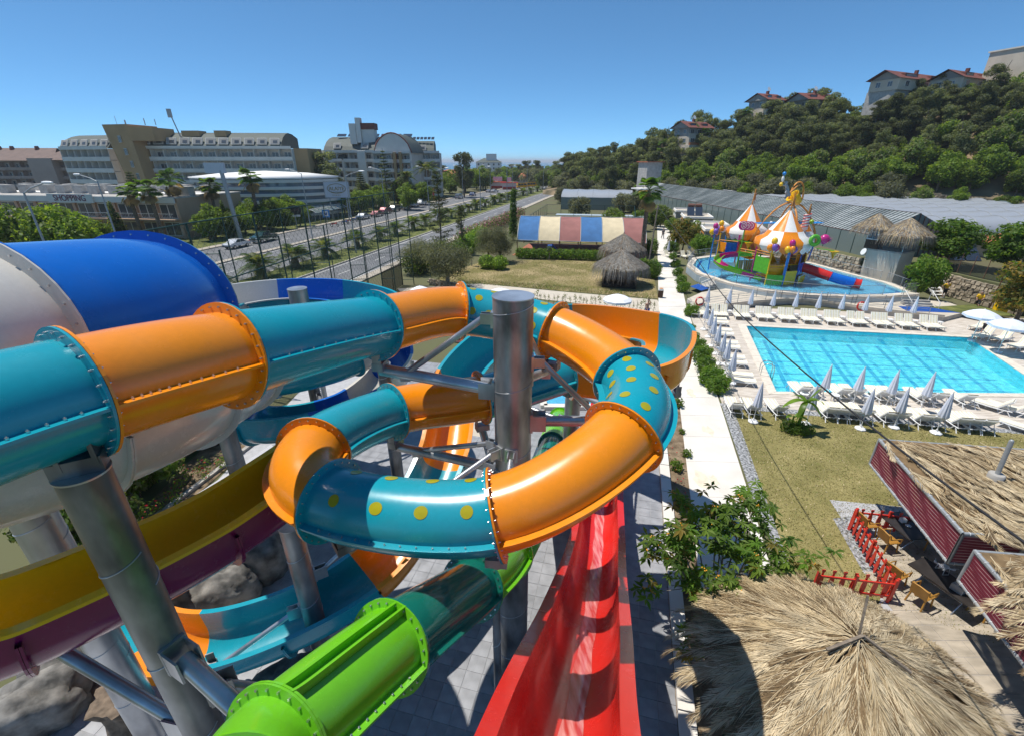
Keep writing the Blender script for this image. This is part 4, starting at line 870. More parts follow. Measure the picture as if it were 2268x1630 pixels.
# curved ramp in front with grey retaining wall
RF = [g(1556,684,.5), g(1640,671,.55), g(1750,662,.6), g(1830,667,.6), g(1930,684,.5), g(2090,706,.3)]
RF = [p for s_ in cat(RF, 5) for p in s_[:-1]]+[RF[-1]]; RBk = [KO[2],KO[3],KO[4],KO[5],KO[6],KO[7]]
mb = MB(); poly = [(p.x,p.y) for p in RF]+[(42.5,40.5),(42.8,43.5)]+[(p[0],p[1]) for p in RBk[::-1]]+[(20.0,47.0),(17.6,44.5)]
mb.prism(poly, 0, .42, 0, 1); struct(mb, 'curved_ramp', ['stonew','concg'])
mb = MB()
for a, b in zip(RF[:-1], RF[1:]): mb.beam(V((a.x,a.y,.52)), V((b.x,b.y,.52)), .16, .22)
tag(build(mb, 'retaining_wall', 'stonew'), 'low curved beige wall behind the back row of loungers', 'wall')
def railing(name, label, path, h, rails=(), bal=0, post=1.6, mat_='gpipe', r_=.022, cat_='railing'):
    path = [V(p) for p in path]; o = root(name, path[0], label, cat_)
    for z in (h,)+tuple(rails): mb = MB(); mb.pipe([p+V((0,0,z)) for p in path], r_ if z == h else r_*.7, 6); build(mb, 'rail', mat_, o)
    for a, b in zip(path[:-1], path[1:]):
        L = (b-a).length; n = max(1, round(L/post))
        for k in range(n+1): mb = MB(); p = a.lerp(b, k/n); mb.cyl(p, p+V((0,0,h)), r_*1.15, n=6); build(mb, 'post', mat_, o)
        if bal:
            n = int(L/bal); mb = MB()
            for k in range(1, n): p = a.lerp(b, k/n); mb.cyl(p+V((0,0,.1)), p+V((0,0,h)), .009, n=4, cap=False)
            if n > 1: q_ = build(mb, 'balusters', mat_, o); q_['kind'] = 'stuff'
    return o
railing('railing', 'grey railing along the front of the curved ramp', [p+V((0,.05,.5-p.z+.0)) for p in RF[::3]], .95, (.25,.48,.72), 0, 1.9)
railing('railing', 'grey railing on the inner side of the curved ramp', [(21.0,47.6,.42),(24.8,45.1,.42),(28.3,43.2,.42),(33,42.4,.42),(38.5,42.4,.42)], .95, (.25,.48,.72), 0, 2.2)
railing('railing', 'steel baluster railing round the front of the play pool', [(p[0],p[1],1.0) for p in ((23.2,50.2),(24.1,48.3),(26.4,45.7),(29.5,44.1),(33,43.5),(36.4,43.7))], 1.0, (.12,), .14, 2.5)
railing('railing', 'steel baluster railing at the right corner of the play pool', [(p[0],p[1],1.0) for p in ((38.6,44.1),(40.4,44.6),(40.9,49.2))], 1.0, (.12,), .14, 2.0)
railing('railing', 'steel baluster railing between the play pool and the rubble wall', [(p[0],p[1],1.0) for p in ((40.7,49.9),(39.9,53.3),(38.9,59.4),(34.9,64.0))], 1.0, (.12,), .16, 2.5)
railing('railing', 'glassy curved railing at the far left of the play pool', [(p[0],p[1],1.0) for p in ((28.8,65.0),(24.7,62.7),(22.3,58.2),(21.9,54.5))], 1.0, (.5,), .2, 2.0)
def steps(p0, d, w_, n, label, z0=.0, rise=.17, run=.3):
    d = V(d).normalized(); s_ = V((d.y,-d.x,0)); o = root('steps', V((p0[0],p0[1],0)), label, 'steps')
    for k in range(n):
        c_ = V((p0[0],p0[1],0))+d*(run*(k+.5)); mb = MB(); M = Matrix((d, s_, V((0,0,1)))).transposed(); z = z0+rise*(k+1); mb.box(c_+V((0,0,z/2)), (run,w_,z), M=M); build(mb, 'step', 'concg', o)
    for q_ in (-1, 1): mb = MB(); a = V((p0[0],p0[1],0))+s_*(q_*w_/2); b = a+d*(run*n); mb.pipe([a, a+V((0,0,.95)), b+V((0,0,.95+rise*n)), b+V((0,0,rise*n))], .03, 6); build(mb, 'handrail', 'wpaint', o)
    return o
q = g(1560,640); steps((21.0,50.2), (.85,-.25,0), 2.2, 5, 'grey steps with white handrails at the left of the play pool'); steps((38.7,41.2), (.12,1,0), 2.4, 5, 'wide grey steps at the right corner of the play pool')
flat([(19.6,49.4),(21.0,50.6),(21.4,48.6),(20.2,47.6)], .425, 'blue_mat', 'bluefloor'); flat([(36.4,40.3),(42.0,39.6),(42.2,41.2),(36.8,42.0)], .426, 'blue_mat', 'bluefloor')
flat([(39.5,41.6),(44.6,42.5),(45.2,39.0),(41.5,38.8)], .43, 'grass_patch', 'verge')
for (u, v, z, lb) in ((1550,668,1.15,'orange lifebuoy on the ramp railing at the left'), (1908,679,1.15,'orange lifebuoy on the ramp railing at the right')):
    p = g(u, v, z); o = root('lifebuoy', p, lb, 'lifebuoy'); mb = MB(); mb.torus(p, .36, .075, 24, 8, M=Matrix.Rotation(R(82), 3, 'X')); build(mb, 'ring', 'redpaint', o)
    for k in range(4):
        a = PI/4+k*PI/2; c_ = p+V((.36*math.cos(a),0,.36*math.sin(a))); mb = MB(); mb.box(c_, (.17,.17,.05), M=Matrix.Rotation(-a-PI/2, 3, 'Y')); build(mb, 'strap', 'white', o)
# loungers and parasols left of the play pool
for i, (u, v) in enumerate(((1478,570),(1497,568),(1515,572),(1529,571))):
    p = g(u, v); LG.put((p.x,p.y,.006), .2, 'white sun lounger, %s from the left in the small group by the booths' % ORD[i], 'loungers by the booths')
for i, (u, v) in enumerate(((1483,533),(1497,530),(1530,530),(1623,535))):
    p = g(u, v, 2.44); PS.put((p.x,p.y,.006), i, 'closed pale parasol, %s from the left by the booths' % ORD[i], 'parasols by the booths')
# ================================================================ play structure
def jelly(c): return c
PLC = V((30.7,50.5,0))
tw = root('play_tower', PLC, 'colourful circus play tower with two orange and white cone roofs in the shallow pool', 'play structure')
def coneroof(c, r_, ze, za, nm, n=8, rot=.2):
    c = V((c[0],c[1],0)); top = MB(); m_ = 4
    prof = [(1.0,0),(.985,.16),(.72,.27),(.58,.42),(.30,.72),(.05,1.0)]
    for k in range(n):
        mbs = MB(); a0, a1 = rot+2*PI*k/n, rot+2*PI*(k+1)/n
        rings = []
        for (q, h) in prof: rings.append([c+V((r_*q*math.cos(a0+(a1-a0)*t/m_), r_*q*math.sin(a0+(a1-a0)*t/m_), ze+(za-ze)*h)) for t in range(m_+1)])
        lowm = 'orange' if k % 2 else 'cream2'; him = 'cream2' if k % 2 else 'orange'
        mbs.loft(rings[:4], ring_closed=False, mi=0); mbs.loft(rings[3:], ring_closed=False, mi=1)
        fr = []
        for t in range(13):
            a = a0+(a1-a0)*t/12; fr.append([c+V((r_*1.0*math.cos(a), r_*1.0*math.sin(a), ze)), c+V((r_*.90*math.cos(a), r_*.90*math.sin(a), ze-.42-.28*abs(math.sin(PI*t/12*2))))])
        mbs.loft(fr, ring_closed=False, mi=0); build(mbs, 'roof_panel', [lowm, him], tw)
    mb = MB(); mb.pipe([c+V((0,0,za-.15)), c+V((.12,0,za+1.75))], .07, 8); build(mb, 'flag_pole', 'orangep', tw)
    mb = MB(); mb.loft([[c+V((.12+.10*math.sin(k*2),.05*math.cos(k*2.5),za+1.5-k*.28)), c+V((.34-.03*k,.10*math.sin(k*1.7),za+1.25-k*.30))] for k in range(5)], ring_closed=False); build(mb, 'flag', ['terra'], tw)
C1 = (30.9,50.6); C2 = (29.9,57.0); coneroof(C1, 2.85, 4.8, 8.25, 'a'); coneroof(C2, 2.35, 5.1, 8.3, 'b'); coneroof((34.7,53.6), 1.5, 5.0, 6.9, 'c', 6)
legs = [(28.7,48.3,'yellow'),(30.2,47.9,'skyblue'),(31.9,48.4,'bluefloor'),(33.2,49.6,'yellow'),(33.4,52.6,'purple'),(31.6,53.4,'redpaint'),(29.4,52.9,'violet'),(28.2,50.6,'pink'),(28.3,55.2,'pink'),(31.6,55.8,'gpaint'),(31.8,58.6,'yellow'),(28.4,58.9,'skyblue'),(26.7,56.7,'yellow'),(25.6,55.9,'skyblue'),(27.3,52.4,'gpaint')]
for x, y, m_ in legs:
    mb = MB(); mb.cyl((x,y,.8),(x,y,5.1 if m_ != 'gpaint' else 4.4), .075, n=10); build(mb, 'leg', m_, tw)
def deckpoly(poly, z, m_, nm='platform'):
    mb = MB(); mb.prism(poly, z-.12, z); build(mb, nm, m_, tw)
deckpoly([(29,48.8),(33,49.4),(33.2,52.6),(31.5,53.3),(29.2,52.8),(28.4,50.8)], 2.9, 'yellow'); deckpoly([(27,55.4),(31.6,55.6),(31.7,58.4),(28.4,58.7)], 3.0, 'blue')
deckpoly([(28.9,48.2),(31.6,48.4),(31.4,50.4),(28.6,50.3)], 1.7, 'yellow'); deckpoly([(28.5,52.4),(30.2,53),(29.8,55.6),(28.2,55.4)], 2.9, 'orange', 'bridge')
def panel(a, b, z0, z1, m_, nm='panel', t_=.06): mb = MB(); a, b = V((a[0],a[1],(z0+z1)/2)), V((b[0],b[1],(z0+z1)/2)); mb.beam(a, b, t_, z1-z0); build(mb, nm, m_, tw)
panel((28.7,48.2),(30.2,47.8),.95,2.0,'gpaint'); panel((30.3,47.9),(31.8,48.3),.95,2.4,'yellow'); panel((31.9,48.4),(33.2,49.6),1.8,3.1,'blue'); panel((28.2,50.4),(28.7,48.4),2.0,3.6,'gpaint'); panel((33.2,49.6),(33.5,52.6),1.0,4.0,'wood')
panel((27,55.4),(28.3,55.2),3.0,4.2,'blue'); panel((28.3,55.2),(31.6,55.6),3.0,4.1,'terra'); panel((25.7,55.9),(28.3,55.0),.95,1.9,'cream2'); panel((28.4,54.9),(30.6,55.2),.95,2.2,'cream2'); panel((32.1,48.2),(33.4,49.4),.95,1.8,'cream2'); panel((28.9,53.2),(29.4,54.8),3.0,3.9,'gpaint')
panel((29.0,49.0),(30.6,48.6),1.7,2.9,'yellow'); panel((31.8,49.0),(32.9,50.0),2.9,4.0,'orange'); panel((28.6,50.8),(29.2,52.6),2.9,3.9,'yellow'); panel((31.6,55.9),(31.7,58.3),3.0,4.1,'yellow'); panel((28.4,58.6),(31.6,58.4),3.0,4.1,'gpaint'); panel((26.8,56.6),(27.1,55.5),3.0,4.1,'orange')
for i in range(9):                                       # yellow sun rays on the pale panels
    t = i/9; p = V((28.4+2.2*t,54.86+.3*t,1.15)); mb = MB(); mb.beam(p+V((.1,-.05,-.1)), V((28.4+2.2*t+(t-.5)*.5,54.82+.3*t,2.15)), .012, .10); build(mb, 'ray', 'yellow', tw)
    p = V((32.15+1.2*t,48.2+1.1*t,1.0)); mb = MB(); mb.beam(p+V((.03,-.05,0)), V((32.15+1.2*t+(t-.5)*.3,48.15+1.1*t,1.75)), .012, .07); build(mb, 'ray', 'yellow', tw)
for k in range(6): mb = MB(); mb.box((31.1,50.0+k*.28,1.8+k*.2), (1.1,.3,.06)); build(mb, 'stair_tread', 'yellow', tw)
for x in (30.52,31.68): mb = MB(); mb.beam((x,49.8,2.2),(x,51.6,3.4), .05, .7); build(mb, 'stair_side', 'yellow', tw)
for (a, b, z) in (((28.7,48.3),(30.2,47.9),3.0),((30.2,47.9),(31.9,48.4),4.1),((31.9,48.4),(33.2,49.6),4.2),((25.6,55.9),(26.7,56.7),4.2),((26.7,56.7),(28.3,55.2),4.3),((28.7,48.3),(28.2,50.6),4.2),((28.3,55.2),(31.6,55.8),4.5),((27.3,52.4),(28.2,50.6),4.0)):
    mb = MB(); mb.cyl((a[0],a[1],z),(b[0],b[1],z), .06, n=8); mb.cyl((a[0],a[1],z-.25),(b[0],b[1],z-.25), .04, n=8); build(mb, 'beam', 'orangep', tw)
# big tipping bucket on arches
for (a, b, hgt, c_) in (((29.0,53.8),(35.6,52.2),8.9,None),((32.3,50.4),(32.6,56.0),8.6,None)):
    mb = MB(); a3, b3 = V((a[0],a[1],4.6)), V((b[0],b[1],4.6)); mb.pipe([a3.lerp(b3, k/12)+V((0,0,(hgt-4.6)*math.sin(PI*k/12)**.75)) for k in range(13)], .09, 8); build(mb, 'arch', 'orangep', tw)
mb = MB(); c_ = V((32.6,53.1,0)); mb.pipe([c_+V((.75*math.cos(PI*k/10),0,9.2+1.75*math.sin(PI*k/10)**.8)) for k in range(11)], .085, 8); build(mb, 'bucket_frame', 'orangep', tw)
mb = MB(); M = Matrix.Rotation(R(-50), 3, 'Y'); mb.lathe(c_+V((0,0,9.2)), [(.35,-.6),(.42,-.55),(.72,.55),(.74,.6),(.68,.58),(.4,-.4)], 14, M=M); build(mb, 'tipping_bucket', 'yellow', tw)
mb = MB(); mb.cyl(c_+V((-.8,0,9.3)), c_+V((.8,0,9.3)), .05, n=8); build(mb, 'axle', 'orangep', tw)
for (x0, x1, y0, z) in ((29.8,32.0,54.4,6.45),(32.6,35.8,52.4,6.7)):
    mb = MB()
    for k in range(9): mb.cyl((x0,y0+k*.12,z),(x1,y0+k*.12-.3,z+.1), .035, n=5)
    build(mb, 'shade_slats', 'skyblue', tw)
# big sweets and balloons
def balloons(p, cols, nm):
    x, y, z = p; mb = MB(); mb.pipe([(x-.32,y,z-.2),(x-.32,y,z-.45),(x,y,z-.6),(x+.32,y,z-.45),(x+.32,y,z-.2)], .04, 6); build(mb, 'balloon_fork', cols[0], tw)
    for (dx, dz, m_) in zip((0,-.33,.35,.02), (.72,.05,.05,.12), cols):
        mb = MB(); mb.ball((x+dx,y+(-.22 if dx == .02 else .0),z+dz), (.30,.30,.37), 12, 8); mb.cyl((x+dx,y,z+dz-.36),(x+dx,y,z+dz-.45), .04, .06, n=6); build(mb, 'balloon', m_, tw)
balloons((25.6,55.9,5.3), ('pink','yellow','orange','violet'), 'a'); balloons((28.7,48.3,4.75), ('yellow','orange','pink','violet'), 'b'); balloons((30.35,47.9,4.6), ('pink','yellow','violet','orange'), 'c'); balloons((26.9,57.4,5.4), ('yellow','violet','cream2','orange'), 'd')
for (x, y) in ((25.6,55.9),(28.7,48.3),(30.35,47.9),(26.9,57.4)): mb = MB(); mb.cyl((x,y,.9),(x,y,4.6), .07, n=8); build(mb, 'balloon_post', 'skyblue' if x != 28.7 else 'yellow', tw)
for i, dx in enumerate((0,.5,1.0)):                       # three swirl lollipops
    p = V((27.7+dx,53.6+dx*.4,6.35-dx*.1)); M = Matrix.Rotation(R(78), 3, 'X'); mb = MB(); mb.cyl(p+M @ V((0,0,-.1)), p+M @ V((0,0,.1)), .5, n=20); lo = build(mb, 'lollipop', 'pink', tw)
    mb = MB(); mb.pipe([p+M @ V((.42*(k/30)*math.cos(k*.5+i),.42*(k/30)*math.sin(k*.5+i),.11)) for k in range(2,31)], .035, 5); build(mb, 'swirl', 'cream2', lo)
mb = MB(); mb.cyl((28.0,53.7,1.0),(28.0,53.7,5.9), .07, n=8); build(mb, 'lollipop_stick', 'gpaint', tw)
p = V((32.5,47.8,5.6)); mb = MB(); mb.torus(p, .42, .19, 24, 10, M=Matrix.Rotation(R(80), 3, 'X')); build(mb, 'ring_sweet', 'gpaint', tw); mb = MB(); mb.cyl(p-V((0,0,.6)), (32.4,47.9,3.6), .07, n=8); build(mb, 'sweet_post', 'bluefloor', tw)
p = V((34.2,48.9,5.55)); mb = MB(); mb.ball(p, (.5,.42,.5), 14, 10); bl_ = build(mb, 'round_sweet', 'pink', tw); mb = MB()
for k in range(8): a = 2*PI*k/8; mb.cyl(p+V((.25,-.36,0)), p+V((.25+.32*math.cos(a),-.5,.32*math.sin(a))), .05, .01, n=5)
build(mb, 'wrapper', 'pink', bl_)
p = V((33.2,51.2,6.2)); mb = MB(); mb.lathe(p, [(.3,0),(.32,.1),(.32,1.5),(.25,1.6)], 14); sp_ = build(mb, 'striped_stick', 'cream2', tw)
for k in range(5): mb = MB(); mb.pipe([p+V((.335*math.cos(a),.335*math.sin(a),.12+k*.3+.06*a)) for a in [2*PI*j/16 for j in range(17)]], .05, 5); build(mb, 'stripe', 'redpaint', sp_)
p = V((30.9,58.5,6.3)); mb = MB(); mb.ball(p, .42, 12, 8); build(mb, 'chocolate_ball', 'choc', tw)
p = V((31.5,54.9,5.3)); mb = MB(); mb.ball(p+V((0,0,.8)), (.28,.2,.6), 10, 8); build(mb, 'ice_lolly', 'cream2', tw); mb = MB(); mb.ball(p+V((-.05,-.02,.0)), (.24,.18,.5), 10, 8); build(mb, 'ice_lolly', 'pink', tw)
p = V((34.0,51.5,7.0)); mb = MB(); mb.ball(p, .25, 10, 8); build(mb, 'lime_ball', 'lime', tw)
for (x, y, z) in ((36.0,49.5,4.1),(28.9,53.9,4.3)):         # small cone buckets
    mb = MB(); mb.lathe((x,y,z), [(.02,-.75),(.32,0),(.36,.02)], 12); mb.lathe((x,y,z+.05), [(.45,0),(.45,.08)], 12); build(mb, 'water_cone', 'yellow', tw); mb = MB(); mb.cyl((x,y,z+.15),(x-1.6,y+.6,z+.3), .05, n=6); build(mb, 'cone_arm', 'gpaint', tw)
# seal figure juggling balls on a mast
p = at(1770,425,52.5); mb = MB(); mb.pipe([p+V((.45,.0,-.45)), p+V((.25,0,-.1)), p+V((.12,0,.35)), p+V((-.10,0,.7)), p+V((-.45,0,.62))], .26, 10, taper=.45); se = build(mb, 'seal_figure', 'gpipe', tw)
mb = MB(); mb.ball(p+V((-.12,0,.85)), (.2,.16,.18), 10, 8); mb.pipe([p+V((.05,-.2,.25)), p+V((-.15,-.35,-.15))], .08, 6); mb.pipe([p+V((.3,-.1,-.3)), p+V((.05,-.2,-.7))], .10, 6); build(mb, 'flippers', 'gpipe', se)
for k, (dx, dz, m_, r_) in enumerate(((-.62,.72,'yellow',.20),(-.55,1.25,'cream2',.15),(-.52,1.78,'skyblue',.19))): mb = MB(); mb.ball(p+V((dx,0,dz)), (r_,r_,r_ if k != 1 else .32), 10, 8); build(mb, 'ball', m_, se)
mb = MB(); mb.cyl((p.x+.2,p.y,p.z-.5),(32.6,53.1,10.7), .07, n=8); build(mb, 'mast', 'orangep', tw)
# water spouts
mb = MB(); mb.cyl((28.7,53.9,3.7),(28.75,53.7,1.0), .03, .09, n=6); build(mb, 'falling_water', 'wcloth', tw)
# small slides of the play tower
S_CP = [V((28.9,52.6,3.1)), V((27.6,53.3,2.95)), V((25.8,53.2,2.7)), V((24.7,51.8,2.4)), V((25.0,50.2,2.1)), V((26.4,49.4,1.75)), V((27.6,49.2,1.4)), V((28.4,49.1,1.15))]
flume('play_slide', 'green and pink curved open slide of the circus play tower', S_CP, .7, .5, .5, ['green','pink','green','pink','green','green','pink'], ['green','pink','pink','green','green','pink','green'], dep=.3, lip=.06, fl=.04)
T_CP = [V((33.0,49.7,2.5)), V((33.7,49.2,2.35)), V((35.3,48.0,1.85)), V((37.1,46.8,1.45)), V((37.6,46.5,1.4))]
tube_slide('play_tube_slide', 'short red and blue tube slide running into the shallow pool', T_CP, .48, ['red','red','blue','red'], fl=.06, nb=12)
for o_ in C.objects:
    if o_.parent is None and o_.name.split('.')[0] in ('play_tower','play_slide','play_tube_slide'): o_.location.x -= 1.5
# ================================================================ lookout hut with thatch
hu = [(40.9,53.3),(42.45,50.3),(45.1,51.7),(43.6,54.7)]
o = root('lookout_hut', (43,52.5,0), 'cream lookout tower with a balcony and shaggy thatched roof', 'hut')
mb = MB(); mb.prism(hu, 0, 3.75); build(mb, 'wall', 'cream', o)
mb = MB(); mb.prism([tuple((V((p[0],p[1],0))-V((43,52.5,0)))*1.05+V((43,52.5,0)))[:2] for p in hu], 3.75, 3.9); build(mb, 'floor_slab', 'concg', o)
hp = [V((p[0],p[1],3.9)) for p in hu]
for a, b in zip(hp, hp[1:]+hp[:1]):
    mb = MB(); mb.pipe([a+V((0,0,1.05)), b+V((0,0,1.05))], .03, 6); build(mb, 'rail', 'gpipe', o); mb = MB()
    for k in range(24): p = a.lerp(b, k/24); mb.cyl(p, p+V((0,0,1.05)), .014, n=4, cap=False)
    build(mb, 'balusters', 'gpipe', o)['kind'] = 'stuff'
for p in hp: mb = MB(); mb.cyl(p, p+V((0,0,2.2)), .05, n=8); build(mb, 'post', 'gpipe', o)
mb = MB(); mb.prism([(40.6,53.6),(41.2,52.4),(42.3,53.0),(41.7,54.3)], 3.9, 5.9); build(mb, 'cabin', 'brown', o)
mb = MB(); a, b = V((40.58,53.5,5.35)), V((41.1,52.45,5.35)); mb.beam(a+V((-.05,-.02,0)), b+V((-.05,-.02,0)), .05, .9); wn = build(mb, 'window', 'white', o)
for f0, f1 in ((.1,.48),(.52,.9)): mb = MB(); mb.beam(a.lerp(b,f0)+V((-.09,-.05,0)), a.lerp(b,f1)+V((-.09,-.05,0)), .03, .7); build(mb, 'pane', 'glassb', wn)
def thatch(parent, c, r_, z0, z1, n, mats_, seed=1, L=1.0, drop=.55, sq=None, wdt=.05, layers=6, rough=.12):
    """shaggy cone of straw blades, laid in overlapping courses"""
    rg = random.Random(seed); c = V((c[0],c[1],0)); core = MB(); core.lathe(c, [(r_*.93,z0-.05),(r_*.5,z0+(z1-z0)*.5-.06),(.03,z1-.08)], 24); build(core, 'thatch_core', mats_[-1], parent)
    mb = MB()
    for i in range(n):
        t = rg.random()**.62; a = rg.uniform(0, 2*PI); rr = t*r_; zz = z1-(z1-z0)*t; e = V((math.cos(a),math.sin(a),0)); s_ = V((-e.y,e.x,0))
        sl = V((0,0,-(z1-z0)/r_)); ln = L*rg.uniform(.5,1.25); k = rg.uniform(-.22,.22); d = (e+sl*rg.uniform(.75,1.05)+s_*k).normalized()
        p = c+e*rr+V((0,0,zz+rg.uniform(.0,rough))); w_ = wdt*rg.uniform(.5,1.3); q = p+d*ln*.6; over = max(0, (rr+ln-r_)/ln)
        e2 = p+d*ln+V((0,0,-drop*ln*over-.05*ln)); mb.add([p-s_*w_, p+s_*w_, q+s_*w_*.8+V((0,0,.02)), q-s_*w_*.8+V((0,0,.02)), e2], [(0,1,2,3),(3,2,4)], rg.choices(range(len(mats_)), [5,3,1.3][:len(mats_)])[0])
    o_ = build(mb, 'thatch', mats_, parent); return o_
thatch(o, (43.6,52.0), 2.25, 5.75, 7.3, 5600, ['gthatch','thatch','thatch3'], 5, .85, .9, wdt=.028); thatch(o, (41.7,54.2), 1.8, 6.2, 7.6, 3000, ['gthatch','thatch','thatch3'], 6, .8, .8, wdt=.028)
mb = MB(); p = V((40.1,52.6,3.6)); mb.lathe(p, [(.02,0),(.25,.05),(.38,.14)], 14, M=Matrix.Rotation(R(-70),3,'Y')); dsh = build(mb, 'satellite_dish', 'white', o); mb = MB(); mb.cyl(p, p+V((.7,.3,-1.0)), .03, n=6); build(mb, 'dish_arm', 'steel', dsh)
# ================================================================ snack terrace at the right front
bp = V((7.35,6.4,0)); o = root('thatched_umbrella', bp, 'large straw palm-thatch umbrella filling the bottom right corner', 'umbrella')
mb = MB(); mb.cyl(bp, bp+V((0,0,3.7)), .09, n=10); build(mb, 'post', 'wood', o)
mb = MB(); mb.beam(bp+V((.02,.02,3.6)), bp+V((.22,.42,4.6)), .04, .045); mb.beam(bp+V((-.7,-.1,3.62)), bp+V((.1,.05,3.85)), .06, .05); mb.beam(bp+V((.1,.05,3.85)), bp+V((.8,-.5,3.5)), .05, .05); build(mb, 'apex_stakes', 'wood', o)
for k in range(10):
    a = 2*PI*k/10; mb = MB(); mb.cyl(bp+V((0,0,3.55)), bp+V((2.7*math.cos(a),2.7*math.sin(a),2.35)), .035, n=6); build(mb, 'rafter', 'wood', o)
def fronds(parent, c, r_, z0, z1, nf, nl, L, wdt, mats_, seed=1, sec=(0, 2*PI), rect=None, core=True):
    """dry palm fronds: a rib with leaflets on both sides, laid radially (or down a sloping sheet)"""
    rg = random.Random(seed); mb = MB(); ribs = MB(); c = V((c[0],c[1],0)) if rect is None else None
    for i in range(nf):
        if rect is None:
            t = (rg.random()**.8)*.72; a = rg.uniform(*sec); e = V((math.cos(a),math.sin(a),0)); p = c+e*(t*r_)+V((0,0,z1-(z1-z0)*t+rg.uniform(.0,.10))); d = (e+V((0,0,-(z1-z0)/r_))+V((-e.y,e.x,0))*rg.uniform(-.25,.25)).normalized(); lim = (1-t)*r_
        else:
            p, d, lim = rect(rg)
        s_ = d.cross(V((0,0,1))).normalized(); nrm = s_.cross(d); ln = L*rg.uniform(.7,1.2); mi = rg.choices(range(len(mats_)), [5,4,2.4][:len(mats_)])[0]; bend = rg.uniform(-.15,.15)
        pts = [p+d*(ln*k/6)+s_*(bend*(k/6)**2*ln)+V((0,0,-.30*max(0, ln*k/6-lim*1.0)))+nrm*.03 for k in range(7)]; ribs.pipe(pts, .010, 4, taper=.4, cap=False)
        for j in range(nl):
            f_ = .08+.92*j/nl; k = f_*6; i2 = min(int(k), 5); b = pts[i2].lerp(pts[i2+1], k-i2); sg = 1 if j % 2 else -1
            ll = L*.34*math.sin(PI*(.12+.80*f_))*rg.uniform(.7,1.15); dd = (d*(1.0+.5*f_)+s_*(sg*rg.uniform(.22,.55))+nrm*rg.uniform(-.10,.16)).normalized(); w_ = wdt*rg.uniform(.6,1.2)
            e_ = b+dd*ll+V((0,0,-.06*ll-.35*max(0, ln*f_-lim))); mm = b.lerp(e_, .45); ww = dd.cross(nrm).normalized()*w_
            mb.add([b, mm+ww, e_, mm-ww], [(0,1,2,3)], mi if rg.random() < .75 else rg.randrange(len(mats_)))
    build(ribs, 'frond_ribs', mats_[1], parent); q = build(mb, 'thatch', mats_, parent); return q
mb = MB(); mb.lathe(bp, [(2.85,2.30),(1.5,2.98),(.05,3.68)], 30); build(mb, 'thatch_core', 'thatch3', o)
fronds(o, bp, 3.0, 2.30, 3.72, 680, 104, 1.45, .0068, ['thatch','thatch2','thatch3'], 4)
# two awning roofs with burgundy striped valances and straw on top
def valance(parent, a, b, z0, z1, n=11, wav=.015):
    a, b = V(a), V(b); d = (b-a).normalized(); nn = V((d.y,-d.x,0)); mb = MB(); m_ = 16
    for k in range(n):
        za, zb = z0+(z1-z0)*k/n, z0+(z1-z0)*(k+1)/n
        for (q0, q1, mi) in ((za, za+(zb-za)*.85, 0), (za+(zb-za)*.85, zb, 1)):
            mb.loft([[V((0,0,q0))+a.lerp(b,i/m_)+nn*(wav*math.sin(i*1.9+k*.8)), V((0,0,q1))+a.lerp(b,i/m_)+nn*(wav*math.sin(i*1.9+k*.8))] for i in range(m_+1)], ring_closed=False, mi=mi)
    build(mb, 'valance', ['awn','awns'], parent)
    for q in ((a+V((0,0,z0)), b+V((0,0,z0))), (a+V((0,0,z1)), b+V((0,0,z1))), (a+V((0,0,z0)), a+V((0,0,z1))), (b+V((0,0,z0)), b+V((0,0,z1)))):
        mb = MB(); mb.cyl(q[0], q[1], .048, n=10); build(mb, 'frame_pipe', 'gpipe', parent)
    mb = MB(); L = (b-a).length
    for i in range(int(L/.3)):
        p = a.lerp(b, (i+.5)/int(L/.3))
        for z in (z0, z1): mb.torus(p+V((0,0,z)), .055, .008, 8, 4, M=Matrix((nn, V((0,0,1)), d)).transposed())
    build(mb, 'lacing', 'white', parent)['kind'] = 'stuff'
def slabroof(label, corners, z, nf, seed, vals):
    cs = [V((x,y,0)) for x, y in corners]; o = root('awning', sum(cs, V())/4, label, 'awning'); mb = MB(); mb.prism(corners, z-.02, z+.05); build(mb, 'roof_sheet', 'thatch3', o)
    def rect(rg):
        s_, t = rg.random(), rg.random(); p = cs[0].lerp(cs[1], s_).lerp(cs[3].lerp(cs[2], s_), t)+V((0,0,z+.06+rg.uniform(0,.14)))
        d = V((rg.gauss(.35,.45), -1+rg.gauss(0,.35), rg.uniform(-.10,.03))); d = d if seed == 5 else V((-1+rg.gauss(0,.4), rg.gauss(-.35,.4), rg.uniform(-.1,.03)))
        e = min((p-cs[0]).length*99, 99); edge = 9
        return p, d.normalized(), 9
    fronds(o, None, 0, 0, 0, nf, 60, 1.4, .012, ['thatch','thatch2','thatch3'], seed, rect=rect)
    for a, b in vals: valance(o, (a[0],a[1],0), (b[0],b[1],0), z-1.12, z+.05)
    for x, y in corners: x += 1.6 if x < 16 else 0; mb = MB(); mb.cyl((x,y-.3,0),(x,y-.3,z), .05, n=10); build(mb, 'post', 'gpipe', o)
    mb = MB()
    for a, b in zip(cs, cs[1:]+cs[:1]): mb.cyl(a+V((0,0,z+.02)), b+V((0,0,z+.02)), .05, n=10)
    build(mb, 'edge_pipe', 'gpipe', o); return o
slabroof('far burgundy awning with straw roof beside the dry lawn', [(14.5,15.2),(22.5,14.1),(21.5,9.2),(13.3,10.2)], 2.98, 620, 5, [((14.5,15.2),(13.3,10.2)), ((13.3,10.2),(21.5,9.2))])
slabroof('near burgundy awning with straw roof at the right edge', [(13.05,9.55),(21.4,8.6),(20.2,2.5),(11.5,3.3)], 2.98, 520, 9, [((13.05,9.55),(11.5,3.3))])
